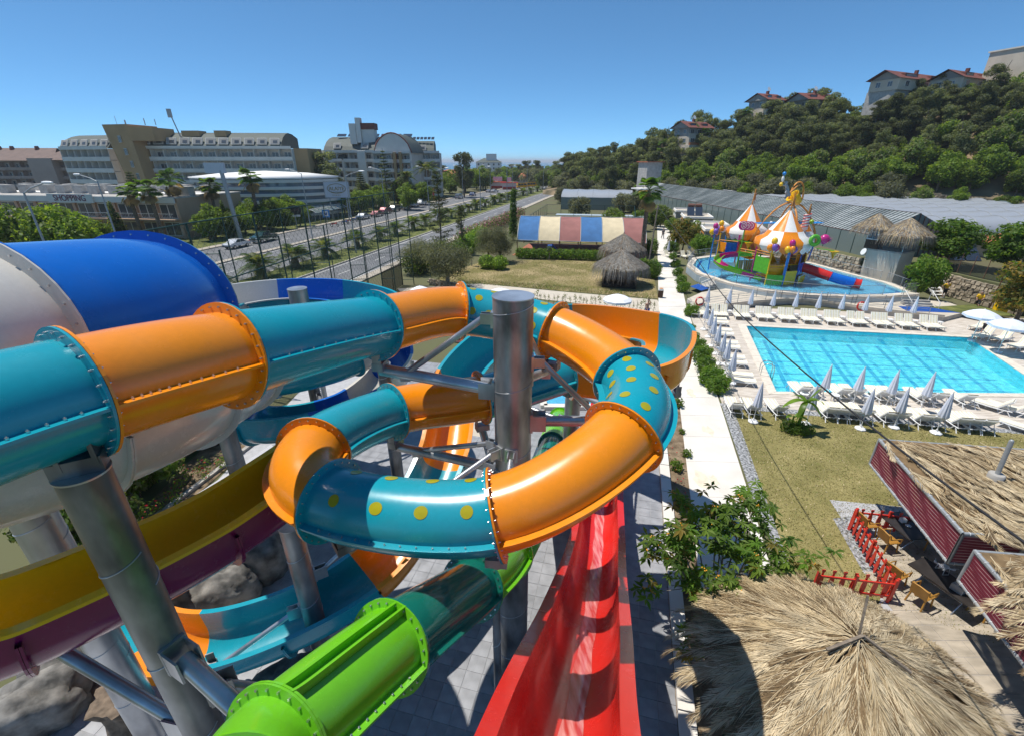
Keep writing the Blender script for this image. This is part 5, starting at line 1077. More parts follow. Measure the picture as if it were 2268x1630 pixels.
q = g(2203,1060,3.1); o = root('roof_post', (q.x,q.y,3.05), 'grey pipe post standing in a round concrete pot on the straw roof', 'post'); mb = MB(); mb.lathe((q.x,q.y,3.02), [(.22,0),(.22,.28),(.19,.30)], 20); build(mb, 'pot', 'concg', o); mb = MB(); mb.cyl((q.x,q.y,3.3),(q.x+.02,q.y+.1,4.55), .07, n=14); mb.ball((q.x+.02,q.y+.1,4.56), .065, 10, 6); build(mb, 'pipe', 'gpipe', o)
# red paddle fence
def paddle_fence(a, b, n, label):
    a, b = V(a), V(b); d = (b-a).normalized(); nn = V((d.y,-d.x,0)); o = root('paddle_fence', a, label, 'fence')
    for z in (.28,.80): mb = MB(); mb.beam(a+V((0,0,z)), b+V((0,0,z)), .045, .06); build(mb, 'rail', 'redpaint', o)
    for p in (a, b, a.lerp(b,.5)): mb = MB(); mb.box(p+V((0,0,.5)), (.07,.07,1.0)); build(mb, 'post', 'redpaint', o)
    prof = [(.035,0),(.05,.08),(.075,.25),(.078,.45),(.06,.62),(.03,.70),(.03,.80),(.055,.84),(.05,.92)]
    for k in range(n):
        p = a.lerp(b, (k+.5)/n)+nn*.045; mb = MB(); M = Matrix.Rotation(.0, 3, 'X')
        l = [p-d*w_+V((0,0,.12+h)) for w_, h in prof]+[p+d*w_+V((0,0,.12+h)) for w_, h in prof[::-1]]
        m_ = len(l); mb.add(l+[v_+nn*.02 for v_ in l], [tuple(range(m_-1,-1,-1)), tuple(range(m_,2*m_))]+[(i, (i+1) % m_, m_+(i+1) % m_, m_+i) for i in range(m_)]); build(mb, 'picket', 'redpaint', o)
    return o
paddle_fence((13.06,13.5,0), (12.24,10.35,0), 11, 'red fence of paddle-shaped pickets along the patio edge'); paddle_fence((12.14,10.30,0), (9.9,10.65,0), 7, 'red paddle fence half hidden behind the straw umbrella'); paddle_fence((13.16,13.56,0), (15.4,13.2,0), 7, 'short red paddle fence behind the far patio table')
def ptable(c, L, W_, rz, label):
    o = root('patio_table', (c[0],c[1],0), label, 'table', rz=rz); mb = MB(); mb.box((0,0,.73), (W_,L,.04)); build(mb, 'table_top', 'table', o, True)
    for y in (-L*.32, L*.32):
        for s_ in (-1, 1): mb = MB(); mb.cyl((s_*W_*.42,y,.0),(-s_*W_*.38,y,.71), .018, n=8); build(mb, 'leg', 'steel', o, True)
    mb = MB(); mb.cyl((0,-L*.32,.36),(0,L*.32,.36), .015, n=8); build(mb, 'stretcher', 'steel', o, True); return o
ptable((14.55,12.95), 1.35, .95, .12, 'dark patio table with a napkin holder'); ptable((13.95,10.5), 1.75, .85, .35, 'dark patio table carrying a drone and a grey case')
def chair_model():
    o = root('patio_chair', (0,0,0), 'x', 'chair')                                   # faces +x
    mb = MB(); mb.box((0,0,.43), (.46,.46,.03)); build(mb, 'seat', 'chair', o, True)
    for k in range(6): mb = MB(); mb.box((-.16+k*.075,0,.452), (.05,.42,.012)); build(mb, 'seat_slat', 'chair', o, True)
    for x, y in ((.2,.2),(.2,-.2),(-.2,.2),(-.2,-.2)): mb = MB(); mb.pipe([(x*1.25,y*1.15,0),(x,y,.42)], .028, 6); build(mb, 'leg', 'chair', o, True)
    for s_ in (-1, 1): mb = MB(); mb.pipe([(.24,s_*.23,.42),(.24,s_*.25,.64),(.05,s_*.26,.67),(-.22,s_*.25,.66),(-.26,s_*.22,.85)], .022, 6); build(mb, 'arm', 'chair', o, True)
    mb = MB(); mb.loft([[V((-.22-.10*h-.03*math.cos(k*.5-1.25),-.24+.48*k/5,.45+.42*h)) for k in range(6)] for h in (0,.33,.66,1)], ring_closed=False); mb.loft([[V((-.245-.10*h-.03*math.cos(k*.5-1.25),-.24+.48*k/5,.45+.42*h)) for k in range(6)][::-1] for h in (0,.33,.66,1)], ring_closed=False); build(mb, 'backrest', 'chair', o, True)
    mb = MB(); mb.pipe([(-.32,-.24,.84),(-.35,0,.89),(-.32,.24,.84)], .025, 6); build(mb, 'top_rail', 'chair', o, True); return Proto(o)
CH = chair_model()
for (x, y, a, lb) in ((13.55,13.35,.1,'at the far left of the napkin table'),(13.75,12.55,.1,'at the near left of the napkin table'),(15.35,12.7,3.2,'at the right of the napkin table under the awning'),(12.9,11.05,.35,'at the far left of the drone table'),(13.1,10.25,.35,'at the near left of the drone table'),(14.75,9.85,3.4,'at the right of the drone table under the awning')):
    CH.put((x,y,.02), a, 'mustard plastic armchair '+lb, 'patio chairs')
o = root('napkin_holder', (14.6,13.15,.75), 'white napkin holder on the far patio table', 'holder'); mb = MB(); mb.prism([(14.5,13.05),(14.68,13.05),(14.68,13.2),(14.5,13.2)], .752, .90); build(mb, 'box', 'white', o); mb = MB(); mb.lathe((14.62,12.9,.752), [(.08,0),(.1,.03),(.07,.035)], 14); build(mb, 'ashtray', 'steel', o)
o = root('drone', (14.1,10.85,.75), 'white quadcopter drone resting on the near patio table', 'drone'); mb = MB(); mb.ball((14.1,10.85,.98), (.16,.1,.07), 12, 8); build(mb, 'body', 'white', o)
for k in range(4):
    a = PI/4+k*PI/2; e = V((14.1+.24*math.cos(a),10.85+.24*math.sin(a),1.0)); mb = MB(); mb.cyl((14.1,10.85,.98), e, .03, .022, n=6); mb.cyl(e, e+V((0,0,.06)), .03, n=8); ar = build(mb, 'arm', 'white', o); mb = MB(); mb.box(e+V((0,0,.065)), (.24,.02,.006), rz=a*1.7); build(mb, 'propeller', 'white', ar)
for s_ in (-1, 1): mb = MB(); mb.pipe([(14.1-.08,10.85+s_*.12,.97),(14.1-.1,10.85+s_*.14,.765),(14.1+.1,10.85+s_*.14,.765),(14.1+.08,10.85+s_*.12,.97)], .012, 5); build(mb, 'landing_leg', 'white', o)
o = root('carry_case', (14.05,10.15,.75), 'grey hard carry case on the near patio table', 'case'); mb = MB(); mb.box((14.05,10.15,.86), (.42,.32,.2), rz=.35); build(mb, 'shell', 'gpipe', o); mb = MB(); mb.box((14.05,10.15,.975), (.40,.30,.03), rz=.35); build(mb, 'lid', 'gpipe', o); mb = MB(); mb.pipe([(14.15,9.98,.86),(14.18,9.9,.88),(14.3,9.95,.88),(14.27,10.03,.86)], .012, 5); build(mb, 'handle', 'black', o)
# loquat tree between plaza and lawn
tb = V((5.75,8.9,0)); o = root('loquat_tree', tb, 'loquat tree with big glossy leaves and orange fruit between plaza and lawn', 'tree'); mb = MB(); rd = random.Random(17); tips = []
mb.pipe([tb, tb+V((.1,.1,.7)), tb+V((.15,.2,1.3))], .09, 8, taper=.7)
for (dx, dy, dz) in ((-.75,1.3,2.6),(-.2,1.9,3.2),(.7,1.9,3.3),(1.3,1.4,3.0),(2.0,1.2,2.9),(-1.0,.4,2.3),(.3,.8,3.1),(-.4,-.1,2.2),(-.35,-.7,1.5),(1.5,2.2,3.3),(-.9,1.0,3.0),(.9,.6,2.9),(2.2,.7,2.4),(0.2,1.4,3.6)):
    e = tb+V((dx,dy,dz)); m0 = tb+V((.15,.2,1.1))+V((dx,dy,dz*.2))*.35; mb.pipe([tb+V((.15,.2,1.0)), m0, e], .04, 6, taper=.35); tips.append(e)
    for k in range(3): f2 = e+V((rd.gauss(0,.38),rd.gauss(0,.38),rd.gauss(0,.25))); mb.pipe([m0.lerp(e,.6), f2], .015, 5, taper=.4); tips.append(f2)
build(mb, 'trunk', 'bark2', o); lf = MB(); fr = MB()
for e in tips:
    for c3 in range(7):
        c0 = e+V((rd.gauss(0,.24),rd.gauss(0,.24),rd.gauss(0,.17))); mi0 = rd.choices((0,1,2),(6,3,.6))[0]
        for k in range(9):
            a = 2*PI*k/9+rd.random(); d = V((math.cos(a),math.sin(a),rd.uniform(-.75,.35))).normalized(); ln = rd.uniform(.18,.33); s_ = d.cross(V((0,0,1))).normalized()*(ln*.17); u_ = s_.cross(d).normalized()*(ln*.07)
            m_ = c0+d*ln*.5; lf.add([c0, m_+s_+u_, m_-u_*.6, m_-s_+u_, c0+d*ln-V((0,0,.03))], [(0,2,1),(0,3,2),(1,2,4),(2,3,4)], mi0)
        if rd.random() < .10:
            for k in range(4): fr.ball(c0+V((rd.gauss(0,.04),rd.gauss(0,.04),.03)), .022, 6, 5)
q = build(lf, 'crown', ['broad','hedge','autumn'], o); build(fr, 'fruit', 'fruit', o)['kind'] = 'stuff'
# small plants in the soil strip
PLT = [leafmesh('plant_crown', [((0,0,.18),(.22,.22,.2))], 160, .12, ['broad','hedge2'], [.6,.4], s_) for s_ in (41,42)]
PRT = trunkmesh('plant_stem', .2, .012, limbs=2, spread=.1)
sp_ = [(1497,1040),(1508,1120),(1512,1180),(1520,1010),(1510,960),(1545,1380),(1550,1330),(1532,1290),(1560,1420),(1500,900),(1478,840)]
for i, (u, v) in enumerate(sp_):
    q = g(u, v); o = root('small_plant', (q.x,q.y,0), 'small plant in the soil strip beside the plaza kerb', 'plant', 'plants in the soil strip'); put(PLT[i % 2], 'crown', o, scale=rd.uniform(.7,1.5)); put(PRT, 'stem', o)
mb = MB()
for k in range(60):
    t = rd.random(); p = V((6.2+t*4.5,14+t*18,0))+V((rd.uniform(.3,.9),0,0)); p.z = rd.uniform(.08,.22); mb.ball(p, .03, 5, 4)
tag(build(mb, 'red_flowers', 'redfl'), 'scattered red flowers in the soil strip', 'flowers', kind='stuff')
# cable overhead
cp_ = [V((17.0,56,8.2)), V((13.4,36,7.25)), V((10.6,22.9,7.0)), V((9.35,16.1,7.1)), V((8.0,8.0,7.6)), V((6.9,1.5,8.4)), V((6.3,-2,8.9))]
mb = MB(); mb.pipe([p for s_ in cat(cp_, 8) for p in s_[:-1]], .022, 6); tag(build(mb, 'cable', 'black'), 'black cable hanging across the pool and the straw roof', 'cable')
q = V((17.0,56.2,0)); o = root('cable_pole', q, 'leaning wooden pole beside the thatched gazebos', 'pole'); mb = MB(); mb.cyl(q+V((-.5,-.8,0)), q+V((.05,0,8.3)), .11, .08, n=8); build(mb, 'shaft', 'wood', o); mb = MB(); mb.box(q+V((0,0,7.9)), (.5,.1,.1)); build(mb, 'crossarm', 'wood', o)
# ================================================================ garden between slides and greenhouses
def gazebo(c, s_, ze, za, label, seed, bench=True):
    x, y = c; o = root('thatched_gazebo', (x,y,0), label, 'gazebo'); h = s_/2; ca, sa = math.cos(rot), math.sin(rot)
    def W(px_, py_, z): return V((x+px_*ca-py_*sa, y+px_*sa+py_*ca, z))
    for px_, py_ in ((-h,-h),(h,-h),(h,h),(-h,h)): mb = MB(); a = W(px_,py_,0); mb.box(a+V((0,0,ze/2)), (.16,.16,ze), rot); build(mb, 'post', 'darkwood', o)
    for (a, b) in (((-h,-h),(h,-h)),((h,-h),(h,h)),((h,h),(-h,h)),((-h,h),(-h,-h))):
        for z in (.25,.95,1.75,ze-.1): mb = MB(); mb.beam(W(*a,z), W(*b,z), .07, .09); build(mb, 'rail', 'darkwood', o)
        if bench:
            for z0, z1 in ((.25,.95),(1.75,ze-.1)):
                for k in range(3):
                    p0, p1 = V((*a,0)).lerp(V((*b,0)), k/3), V((*a,0)).lerp(V((*b,0)), (k+1)/3); mb = MB(); mb.beam(W(p0.x,p0.y,z0), W(p1.x,p1.y,z1), .04, .04); mb.beam(W(p0.x,p0.y,z1), W(p1.x,p1.y,z0), .04, .04); build(mb, 'lattice', 'darkwood', o)
    mb = MB(); mb.prism([tuple(W(a,b,0))[:2] for a, b in ((-h,-h),(h,-h),(h,h),(-h,h))], .02, .2); build(mb, 'floor', 'darkwood', o)
    mb = MB(); mb.beam(W(-h+.1,h-.25,.75), W(h-.1,h-.25,.75), .12, .7); build(mb, 'bench_back', 'gcloth', o); mb = MB(); mb.beam(W(-h+.1,h-.6,.45), W(h-.1,h-.6,.45), .6, .12); build(mb, 'bench_seat', 'gcloth', o)
    thatch(o, (x,y), s_*.72, ze-.1, za, 4200, ['gthatch','gthatch','thatch3'], seed, 1.1, 1.0, wdt=.03, rough=.08)
    mb = MB(); mb.cyl((x,y,za-.1),(x,y,za+.25), .06, .02, n=6); build(mb, 'finial', 'darkwood', o); return o
gazebo((12.4,52.0), 3.6, 2.5, 3.95, 'dark timber gazebo with grey reed roof on the worn lawn', 31); gazebo((14.9,62.5), 3.6, 2.6, 4.2, 'grey reed roofed gazebo behind the first one', 32, False)
# striped barrel tent
o = root('striped_tent', (10,73,0), 'barrel tent with blue, cream and rose stripes over the clay court', 'tent')
tx = [(.8,70.2),(3.9,69.7),(7.0,69.2),(10.1,68.7),(13.2,68.2),(16.3,67.7),(19.4,67.2)]; cols = ['tb','tc','tr','tb','tc','tr']
def arc(x, y, t): return V((x+2.6*t/1.0*.24*2, y+11.0*t, 2.2+2.9*math.sin(PI*min(max(t,0),1))**.75))
for i in range(6):
    mb = MB(); rings = []
    for k in range(15):
        t = k/14; a, b = arc(*tx[i], t), arc(*tx[i+1], t); rings.append([a.lerp(b, j/4)-V((0,0,.10*math.sin(PI*j/4))) for j in range(5)])
    mb.loft(rings, ring_closed=False); build(mb, 'canvas_panel', cols[i], o)
for i in range(7):
    mb = MB(); mb.pipe([arc(*tx[i], k/14)+V((0,0,.02)) for k in range(15)], .05, 6); build(mb, 'hoop', 'gpipe', o)
    for t in (0, 1): p = arc(*tx[i], t); mb = MB(); mb.cyl((p.x,p.y,0), p, .06, n=8); build(mb, 'post', 'copper', o)
for t in (0, .5, 1): mb = MB(); mb.cyl(arc(*tx[0],t), arc(*tx[6],t), .05, n=6); build(mb, 'purlin', 'gpipe', o)
flat([(0,70),(19.8,67),(22.5,78),(3,81)], .004, 'clay_court', 'clay'); mb = MB()
for a, b in zip(tx[:-1], tx[1:]): mb.beam((a[0],a[1]+.2,.5),(b[0],b[1]+.2,.5), .05, 1.0)
build(mb, 'low_wall', 'clay', o)
o = root('play_slide', (7.2,67.6,0), 'small dark blue playground slide in front of the striped tent', 'slide'); mb = MB(); mb.loft([[V((5.8+2.4*k/8,67.6,1.9-1.7*math.sin(PI/2*k/8)))+V((0,y,h)) for y, h in ((-.3,.2),(-.25,0),(.25,0),(.3,.2))] for k in range(9)], ring_closed=False); build(mb, 'chute', 'bluefloor', o); mb = MB(); mb.box((5.5,67.6,.95), (.6,.7,1.9)); build(mb, 'ladder_tower', 'blue', o)
# hedges
def hedge(name, label, a, b, w_, h, n, ms, wts, seed, size=.22):
    a, b = V(a), V(b); L = (b-a).length; d = (b-a)/L; k = max(2, int(L/(w_*.7))); bl_ = [(((b-a)*((i+.5)/k)) + V((0,0,h*.5)), (max(w_*.62, L/k*.62), w_*.6, h*.52)) for i in range(k)]
    me = leafmesh(name+'_crown', [((p[0],p[1],p[2]), r_) for p, r_ in bl_], n, size, ms, wts, seed); o = root(name, a, label, 'hedge'); put(me, 'crown', o)
    mb = MB()
    for i in range(k): p = (b-a)*((i+.5)/k); mb.cyl((p.x,p.y,0),(p.x,p.y,h*.6), .05, n=5)
    build(mb, 'stems', 'bark', o, True); return o
hedge('hedge', 'clipped green hedge between the worn lawn and the striped tent', g(1145,572), g(1335,578), 1.3, 1.5, 9000, ['hedge','hedge2','broad'], [.5,.3,.2], 51)
hedge('hedge', 'block of green hedge right of the gazebos', g(1412,612), g(1456,618), 1.6, 2.2, 4500, ['hedge','hedge2','broad'], [.5,.25,.25], 52); hedge('hedge', 'tall green hedge behind the rear gazebo', g(1395,560), g(1452,565), 1.6, 2.4, 4000, ['hedge','broad'], [.6,.4], 53)
hedge('hedge', 'bright green hedge sloping beside the road', V((-5.5,86,0)), V((-8.2,66,0)), 2.4, 2.4, 9000, ['hedge2','hedge'], [.6,.4], 54, .3); hedge('oleander_hedge', 'pink flowering oleander hedge along the road', V((2.5,122,0)), V((-8.6,78,0)), 2.2, 2.7, 9000, ['flower','broad','olive'], [.36,.36,.28], 55, .3)
hedge('hedge', 'dark hedge mass below the sports fence', V((-12.5,56,0)), V((-9.5,66,0)), 3, 3, 6000, ['broad','pine2'], [.6,.4], 56, .3); hedge('shrub', 'yellow green shrub clump at the lawn corner', V((-4.2,61,0)), V((-.8,59.8,0)), 1.8, 1.7, 5000, ['hedge2','lime'], [.85,.15], 57, .2)
# trees of the garden
def clumps(R_, H_, z0, n, seed, flatk=.8, rr=.42):
    rg = random.Random(seed); L = [((0,0,z0+H_*.45),(R_*.5,R_*.5,H_*.4))]
    for i in range(n):
        a = rg.uniform(0,2*PI); t = rg.random()**.5; h = rg.uniform(.08,.95); k = math.sqrt(max(.05, 1-(2*h-1)**2)); q = R_*rr*rg.uniform(.6,1.15)
        L.append(((R_*.78*t*k*math.cos(a), R_*.78*t*k*math.sin(a), z0+H_*h), (q, q, q*flatk)))
    return L
OL = [tree_model('olive_tree', leafmesh('olive_crown', clumps(3.2,4.0,1.3,30,s_), 15000, .20, ['olive','olive2'], [.6,.4], s_, .32), trunkmesh('olive_trunk', 2.3, .26, 'bark2', 6, .3, s_, 1.3), 'x') for s_ in (61,62)]
p = g(992,636); OL[0].put((p.x,p.y,0), 0, 'big round olive tree with grey green crown at the lawn edge', None, (1.06,1.06,1.0)); p = g(1108,582); OL[1].put((p.x,p.y,0), 1, 'smaller olive tree in front of the striped tent', None, .82)
OL[0].put((-12.0,58.5,0), 2, 'grey green tree behind the sports fence corner', None, .8); OL[1].put((-3.4,66.5,0), 2, 'olive tree behind the yellow green shrub', None, .75)
def conifer(label, p, h, r_, seed, n=5200, gap=.5, ms=('cyp','pine2')):
    rg = random.Random(seed); bl_ = []; o = root('conifer', (p[0],p[1],0), label, 'tree'); mb = MB(); mb.pipe([V((0,0,0)), V((.1,0,h*.5)), V((0,.1,h))], .16, 7, taper=.2)
    z = h*.06
    while z < h:
        w_ = r_*(1-z/h)**.75*rg.uniform(.55,1.1)+.18
        for k in range(rg.choice((2,3,4))):
            a = rg.uniform(0,2*PI)
            for f_ in (.35,.7,1.0): bl_.append(((w_*f_*math.cos(a),w_*f_*math.sin(a),z+.25*w_*f_),(.30+.16*(1-f_),.30+.16*(1-f_),.26)))
            mb.pipe([V((0,0,z)), V((w_*math.cos(a),w_*math.sin(a),z+.25*w_))], .03, 4, taper=.3)
        z += h*.045*rg.uniform(.7,1.3)
    build(mb, 'trunk', 'bark', o, True); put(leafmesh('conifer_crown', bl_, n, .22, list(ms), [.65,.35], seed, .35, shell=.3), 'crown', o); return o
conifer('tall ragged conifer standing alone beside the road', (-10.6,69.5), 11.8, 2.6, 71); conifer('short ragged conifer top beside the tall one', (-7.6,70.5), 7.0, 1.6, 72, 2600)
o = root('cypress', (.2,84,0), 'slim ivy covered column of green left of the court fence', 'tree'); put(leafmesh('cypress_crown', [((0,0,1.2+k*.85),(.85-.04*k,.85-.04*k,.75)) for k in range(9)], 4200, .24, ['hedge','broad'], [.5,.5], 73), 'crown', o); put(trunkmesh('cypress_trunk', 6, .12, limbs=0), 'trunk', o)
SAP = leafmesh('sapling_crown', [((0,0,.55),(.16,.16,.4)),((.1,.05,.8),(.12,.12,.2))], 60, .10, ['broad','hedge2','autumn'], [.5,.3,.2], 75); SST = trunkmesh('sapling_stem', .8, .014, limbs=3, spread=.12, lean=.3)
rd = random.Random(19)
for i in range(30):
    u = 1180+i*9.2; p = g(u+rd.uniform(-2,2), 672+.085*(u-1180)+rd.uniform(-2,2)); o = root('sapling', (p.x,p.y,0), 'thin leafy sapling in the row beside the garden path', 'sapling', 'saplings beside the garden path'); put(SAP, 'crown', o, rot=(0,0,i), scale=rd.uniform(.8,1.5)); put(SST, 'stem', o, scale=1.2)
flat([g(1160,665), g(1465,692), g(1470,700), g(1160,678)], .008, 'sapling_bed', 'soil')
for i, (u, v, h) in enumerate(((1017,604,2.4),(1042,592,2.2),(1213,580,1.6))):
    p = g(u+3, v-2); o = root('young_tree', (p.x,p.y,0), 'thin young tree on the worn lawn, %s from the left' % ORD[i], 'tree', 'young lawn trees'); mb = MB(); mb.pipe([V((0,0,0)), V((.05,0,h*.6)), V((.0,.05,h))], .07, 6, taper=.6); build(mb, 'trunk', 'bark2', o, True); put(leafmesh('young_crown', [((0,0,h*.95),(.4,.4,.5))], 160, .2, ['olive','hedge2'], [.5,.5], 80+i), 'crown', o)
# bin, wet floor sign
p = g(1462,660); o = root('litter_bin', (p.x,p.y,0), 'brown slatted litter bin on the white walkway', 'bin'); mb = MB(); mb.cyl((p.x,p.y,.08),(p.x,p.y,.8), .24, n=18); build(mb, 'body', 'darkwood', o)
for k in range(14): a = 2*PI*k/14; mb = MB(); mb.box((p.x+.25*math.cos(a),p.y+.25*math.sin(a),.44), (.02,.075,.66), a); build(mb, 'slat', 'brown', o)
mb = MB(); mb.cyl((p.x,p.y,.8),(p.x,p.y,.98), .25, n=18); build(mb, 'rim', 'white', o); mb = MB(); mb.cyl((p.x,p.y,.985),(p.x,p.y,1.0), .2, n=18); build(mb, 'lid', 'orangep', o); mb = MB(); mb.cyl((p.x,p.y,0),(p.x,p.y,.08), .2, n=18); build(mb, 'foot', 'black', o)
p = g(1503,648); o = root('floor_sign', (p.x,p.y,0), 'yellow folding caution sign on the white walkway', 'sign')
for s_ in (-1, 1): mb = MB(); mb.beam((p.x,p.y+s_*.17,0),(p.x,p.y+s_*.01,.62), .30, .02); build(mb, 'panel', 'yellow', o)
# sports fence beside the road: tall truss posts, rails and netting
o = root('sports_fence', (-14,34,0), 'tall dark green sports fence between the slides and the road', 'fence'); FP = [(-12.6,51.8),(-13.5,46.8),(-14.5,41),(-15.5,35.5),(-16.4,30.2),(-17.2,25),(-17.6,19.5),(-17.4,13.5)]; FH = 10.0
for i, (x, y) in enumerate(FP):
    mb = MB(); mb.cyl((x,y,0),(x,y,FH), .06, n=8); build(mb, 'post', 'gsteel', o); x2 = x+1.25; mb = MB(); mb.cyl((x2,y+.2,0),(x2,y+.2,FH*.86), .05, n=8); build(mb, 'brace_post', 'gsteel', o)
    for k in range(7): mb = MB(); z = .6+k*1.3; mb.cyl((x,y,z),(x2,y+.2,z), .03, n=6); build(mb, 'rung', 'gsteel', o)
for i in range(len(FP)-1):
    a, b = V((*FP[i],0)), V((*FP[i+1],0)); m_ = a.lerp(b,.5); mb = MB(); mb.cyl(m_, m_+V((0,0,FH)), .035, n=6); build(mb, 'post', 'gsteel', o)
    for z in (FH, FH*.66, FH*.33): mb = MB(); mb.cyl(a+V((0,0,z)), b+V((0,0,z)), .04, n=6); build(mb, 'rail', 'gsteel', o)
    mb = MB(); mb.quad(a, b, b+V((0,0,FH)), a+V((0,0,FH))); build(mb, 'netting', 'netg', o)
    mb = MB(); mb.quad(a+V((.06,0,0)), b+V((.06,0,0)), b+V((.06,0,2.6)), a+V((.06,0,2.6)))
    if i < 1: build(mb, 'shade_cloth', 'mesh', o)
mb = MB()
for i in range(len(FP)-1):
    a, b = V((*FP[i],0)), V((*FP[i+1],0)); L = (b-a).length
    for k in range(int(L/.5)+20):
        s0 = -FH+(L+FH)*k/(int(L/.5)+20)
        for sg in (0, 1):
            t0, t1 = max(0, s0), min(L, s0+FH)
            if t1 <= t0: continue
            z0, z1 = t0-s0, t1-s0
            if sg: z0, z1 = FH-z0, FH-z1
            mb.cyl(a.lerp(b,t0/L)+V((0,0,z0)), a.lerp(b,t1/L)+V((0,0,z1)), .008, n=3, cap=False)
q = build(mb, 'wire_mesh', 'gsteel', o); q['kind'] = 'stuff'
# court fence and pergola beyond the tent
o = root('court_fence', (6,92,0), 'green wire court fence beyond the striped tent', 'fence'); cf = [(2.2,82),(20.5,78.5),(27,106),(8,110)]
for a, b in zip(cf, cf[1:]+cf[:1]):
    a, b = V((*a,0)), V((*b,0)); n = int((b-a).length/3)
    for k in range(n): p = a.lerp(b,k/n); mb = MB(); mb.cyl(p, p+V((0,0,4)), .05, n=6); build(mb, 'post', 'gsteel', o)
    for z in (2, 4): mb = MB(); mb.cyl(a+V((0,0,z)), b+V((0,0,z)), .035, n=6); build(mb, 'rail', 'gsteel', o)
    mb = MB(); mb.quad(a, b, b+V((0,0,4)), a+V((0,0,4))); build(mb, 'netting', 'netg', o)
o = root('pergola', (16,98,0), 'long flat shelter with pale green roof sheets behind the court fence', 'shelter')
for k in range(5): mb = MB(); a, b = V((9.2+k*3.6,99.5-k*.7,2.9)), V((12.7+k*3.6,98.8-k*.7,2.9)); mb.beam(a, b, 2.6, .08); build(mb, 'roof_sheet', 'greywall', o); mb = MB(); mb.cyl((a.x,a.y,0), a, .06, n=6); build(mb, 'post', 'gpipe', o)
flat([(3,83),(20.2,79.5),(26.4,105.4),(8.6,109)], .003, 'court', 'lawn')
# booths
def booth(label, c, w_, d_, h, wall='cream', front='greyr', win=True, roofm='stonew'):
    x, y = c; o = root('booth', (x,y,0), label, 'building'); M = Matrix.Rotation(rot, 3, 'Z')
    def W(a, b, z=0): return M @ V((a,b,0))+V((x,y,z))
    mb = MB(); mb.box((x,y,h/2), (w_,d_,h), rot); build(mb, 'wall', wall, o)
    mb = MB(); mb.beam(W(-w_/2,-d_/2-.03,h/2), W(w_/2,-d_/2-.03,h/2), .05, h*.98); build(mb, 'front_shade_cladding', front, o)  # grey fronts put the shade of that wall into colour; maroon is boarding
    mb = MB(); mb.box((x,y,h+.06), (w_+.4,d_+.4,.12), rot); rf = build(mb, 'roof', roofm, o)
    for a, b in (((-1,-1),(1,-1)),((1,-1),(1,1)),((1,1),(-1,1)),((-1,1),(-1,-1))): mb = MB(); mb.beam(W(a[0]*w_/2,a[1]*d_/2,h+.25), W(b[0]*w_/2,b[1]*d_/2,h+.25), .2, .26); build(mb, 'parapet', 'cream2', rf)
    if win:
        mb = MB(); mb.beam(W(-w_/2-.04,-d_*.38,h*.48), W(-w_/2-.04,d_*.30,h*.48), .10, h*.9); fr_ = build(mb, 'window_frame', 'orangep', o); mb = MB(); mb.beam(W(-w_/2-.10,-d_*.32,h*.50), W(-w_/2-.10,d_*.24,h*.50), .04, h*.68); build(mb, 'pane', 'glass', fr_)
    return o, W
booth('cream booth with shaded grey front and orange framed window beside the play pool', (33.4,74.5), 6.0, 5.5, 3.1); booth('low maroon clad booth behind the orange framed one', (34.6,82.5), 5.0, 5.0, 2.9, 'cream', 'maroon', False)
_, W = booth('white booth with solar water heater on its roof', (35.6,92), 5.0, 7.0, 3.2, 'wpaint', 'greyr'); booth('rear white booth at the end of the walkway', (37.0,101), 5.0, 6.0, 3.4, 'wpaint', 'greyr', False)
def heater(label, p, s_=1.0, tank='copper', rz=0.):
    p = V(p); o = root('solar_heater', p, label, 'solar heater', rz=rz)
    for k in (-.62,.62): mb = MB(); M = Matrix.Rotation(R(38), 3, 'X'); mb.box((k*s_,0,.65*s_), (1.1*s_,2.0*s_,.08), M=M); build(mb, 'panel', 'panel', o, True)
    for k in (-.55,.55): mb = MB(); mb.cyl((k*s_-.5*s_,1.0*s_,1.5*s_),(k*s_+.5*s_,1.0*s_,1.5*s_), .27*s_, n=14); build(mb, 'tank', tank, o, True)
    for k in (-1.1,1.1): mb = MB(); mb.cyl((k*s_,1.0*s_,0),(k*s_,1.0*s_,1.5*s_), .04, n=6); build(mb, 'strut', 'steel', o, True)
    return o
heater('pair of solar panels with rusty tanks on the white booth', W(-.3,1.2,3.3), 1.2, 'copper', rot)
BR = [tree_model('garden_tree', leafmesh('tree_crown', clumps(2.2,3.0,1.2,20,s_), 5200, .28, ms, [.6,.4], s_), trunkmesh('tree_trunk', 1.8, .14, 'bark', 5, .2, s_, .9), 'x') for s_, ms in ((91,['autumn','broad']),(92,['hedge2','hedge']),(93,['broad','hedge']))]
p = g(1515,566); BR[0].put((p.x,p.y+1,0), 0, 'bronze green tree in front of the white booth', None, (1.05,1.05,1.15)); p = g(1545,577); BR[1].put((p.x,p.y,0), 1, 'lime green small tree beside the cream booth', None, (.85,.85,.8)); p = g(1500,572); BR[2].put((p.x-.4,p.y+2,0), 2, 'low dark bush under the bronze green tree', None, (.6,.6,.45))
p = g(2035,668); BR[1].put((p.x,p.y+.5,0), 0, 'yellow green tree right of the lookout tower', None, (.85,.85,1.0)); BR[2].put((47.5,51.0,2.3), .5, 'dark green fruit tree above the stone wall, left one', None, (1.5,1.5,1.1)); BR[2].put((51.5,47.5,2.3), 2.0, 'dark green fruit tree above the stone wall, middle one', None, (1.4,1.4,1.1)); BR[2].put((54,42.5,2.3), 1.2, 'dark green fruit tree above the stone wall, right one', None, (1.5,1.5,1.3))
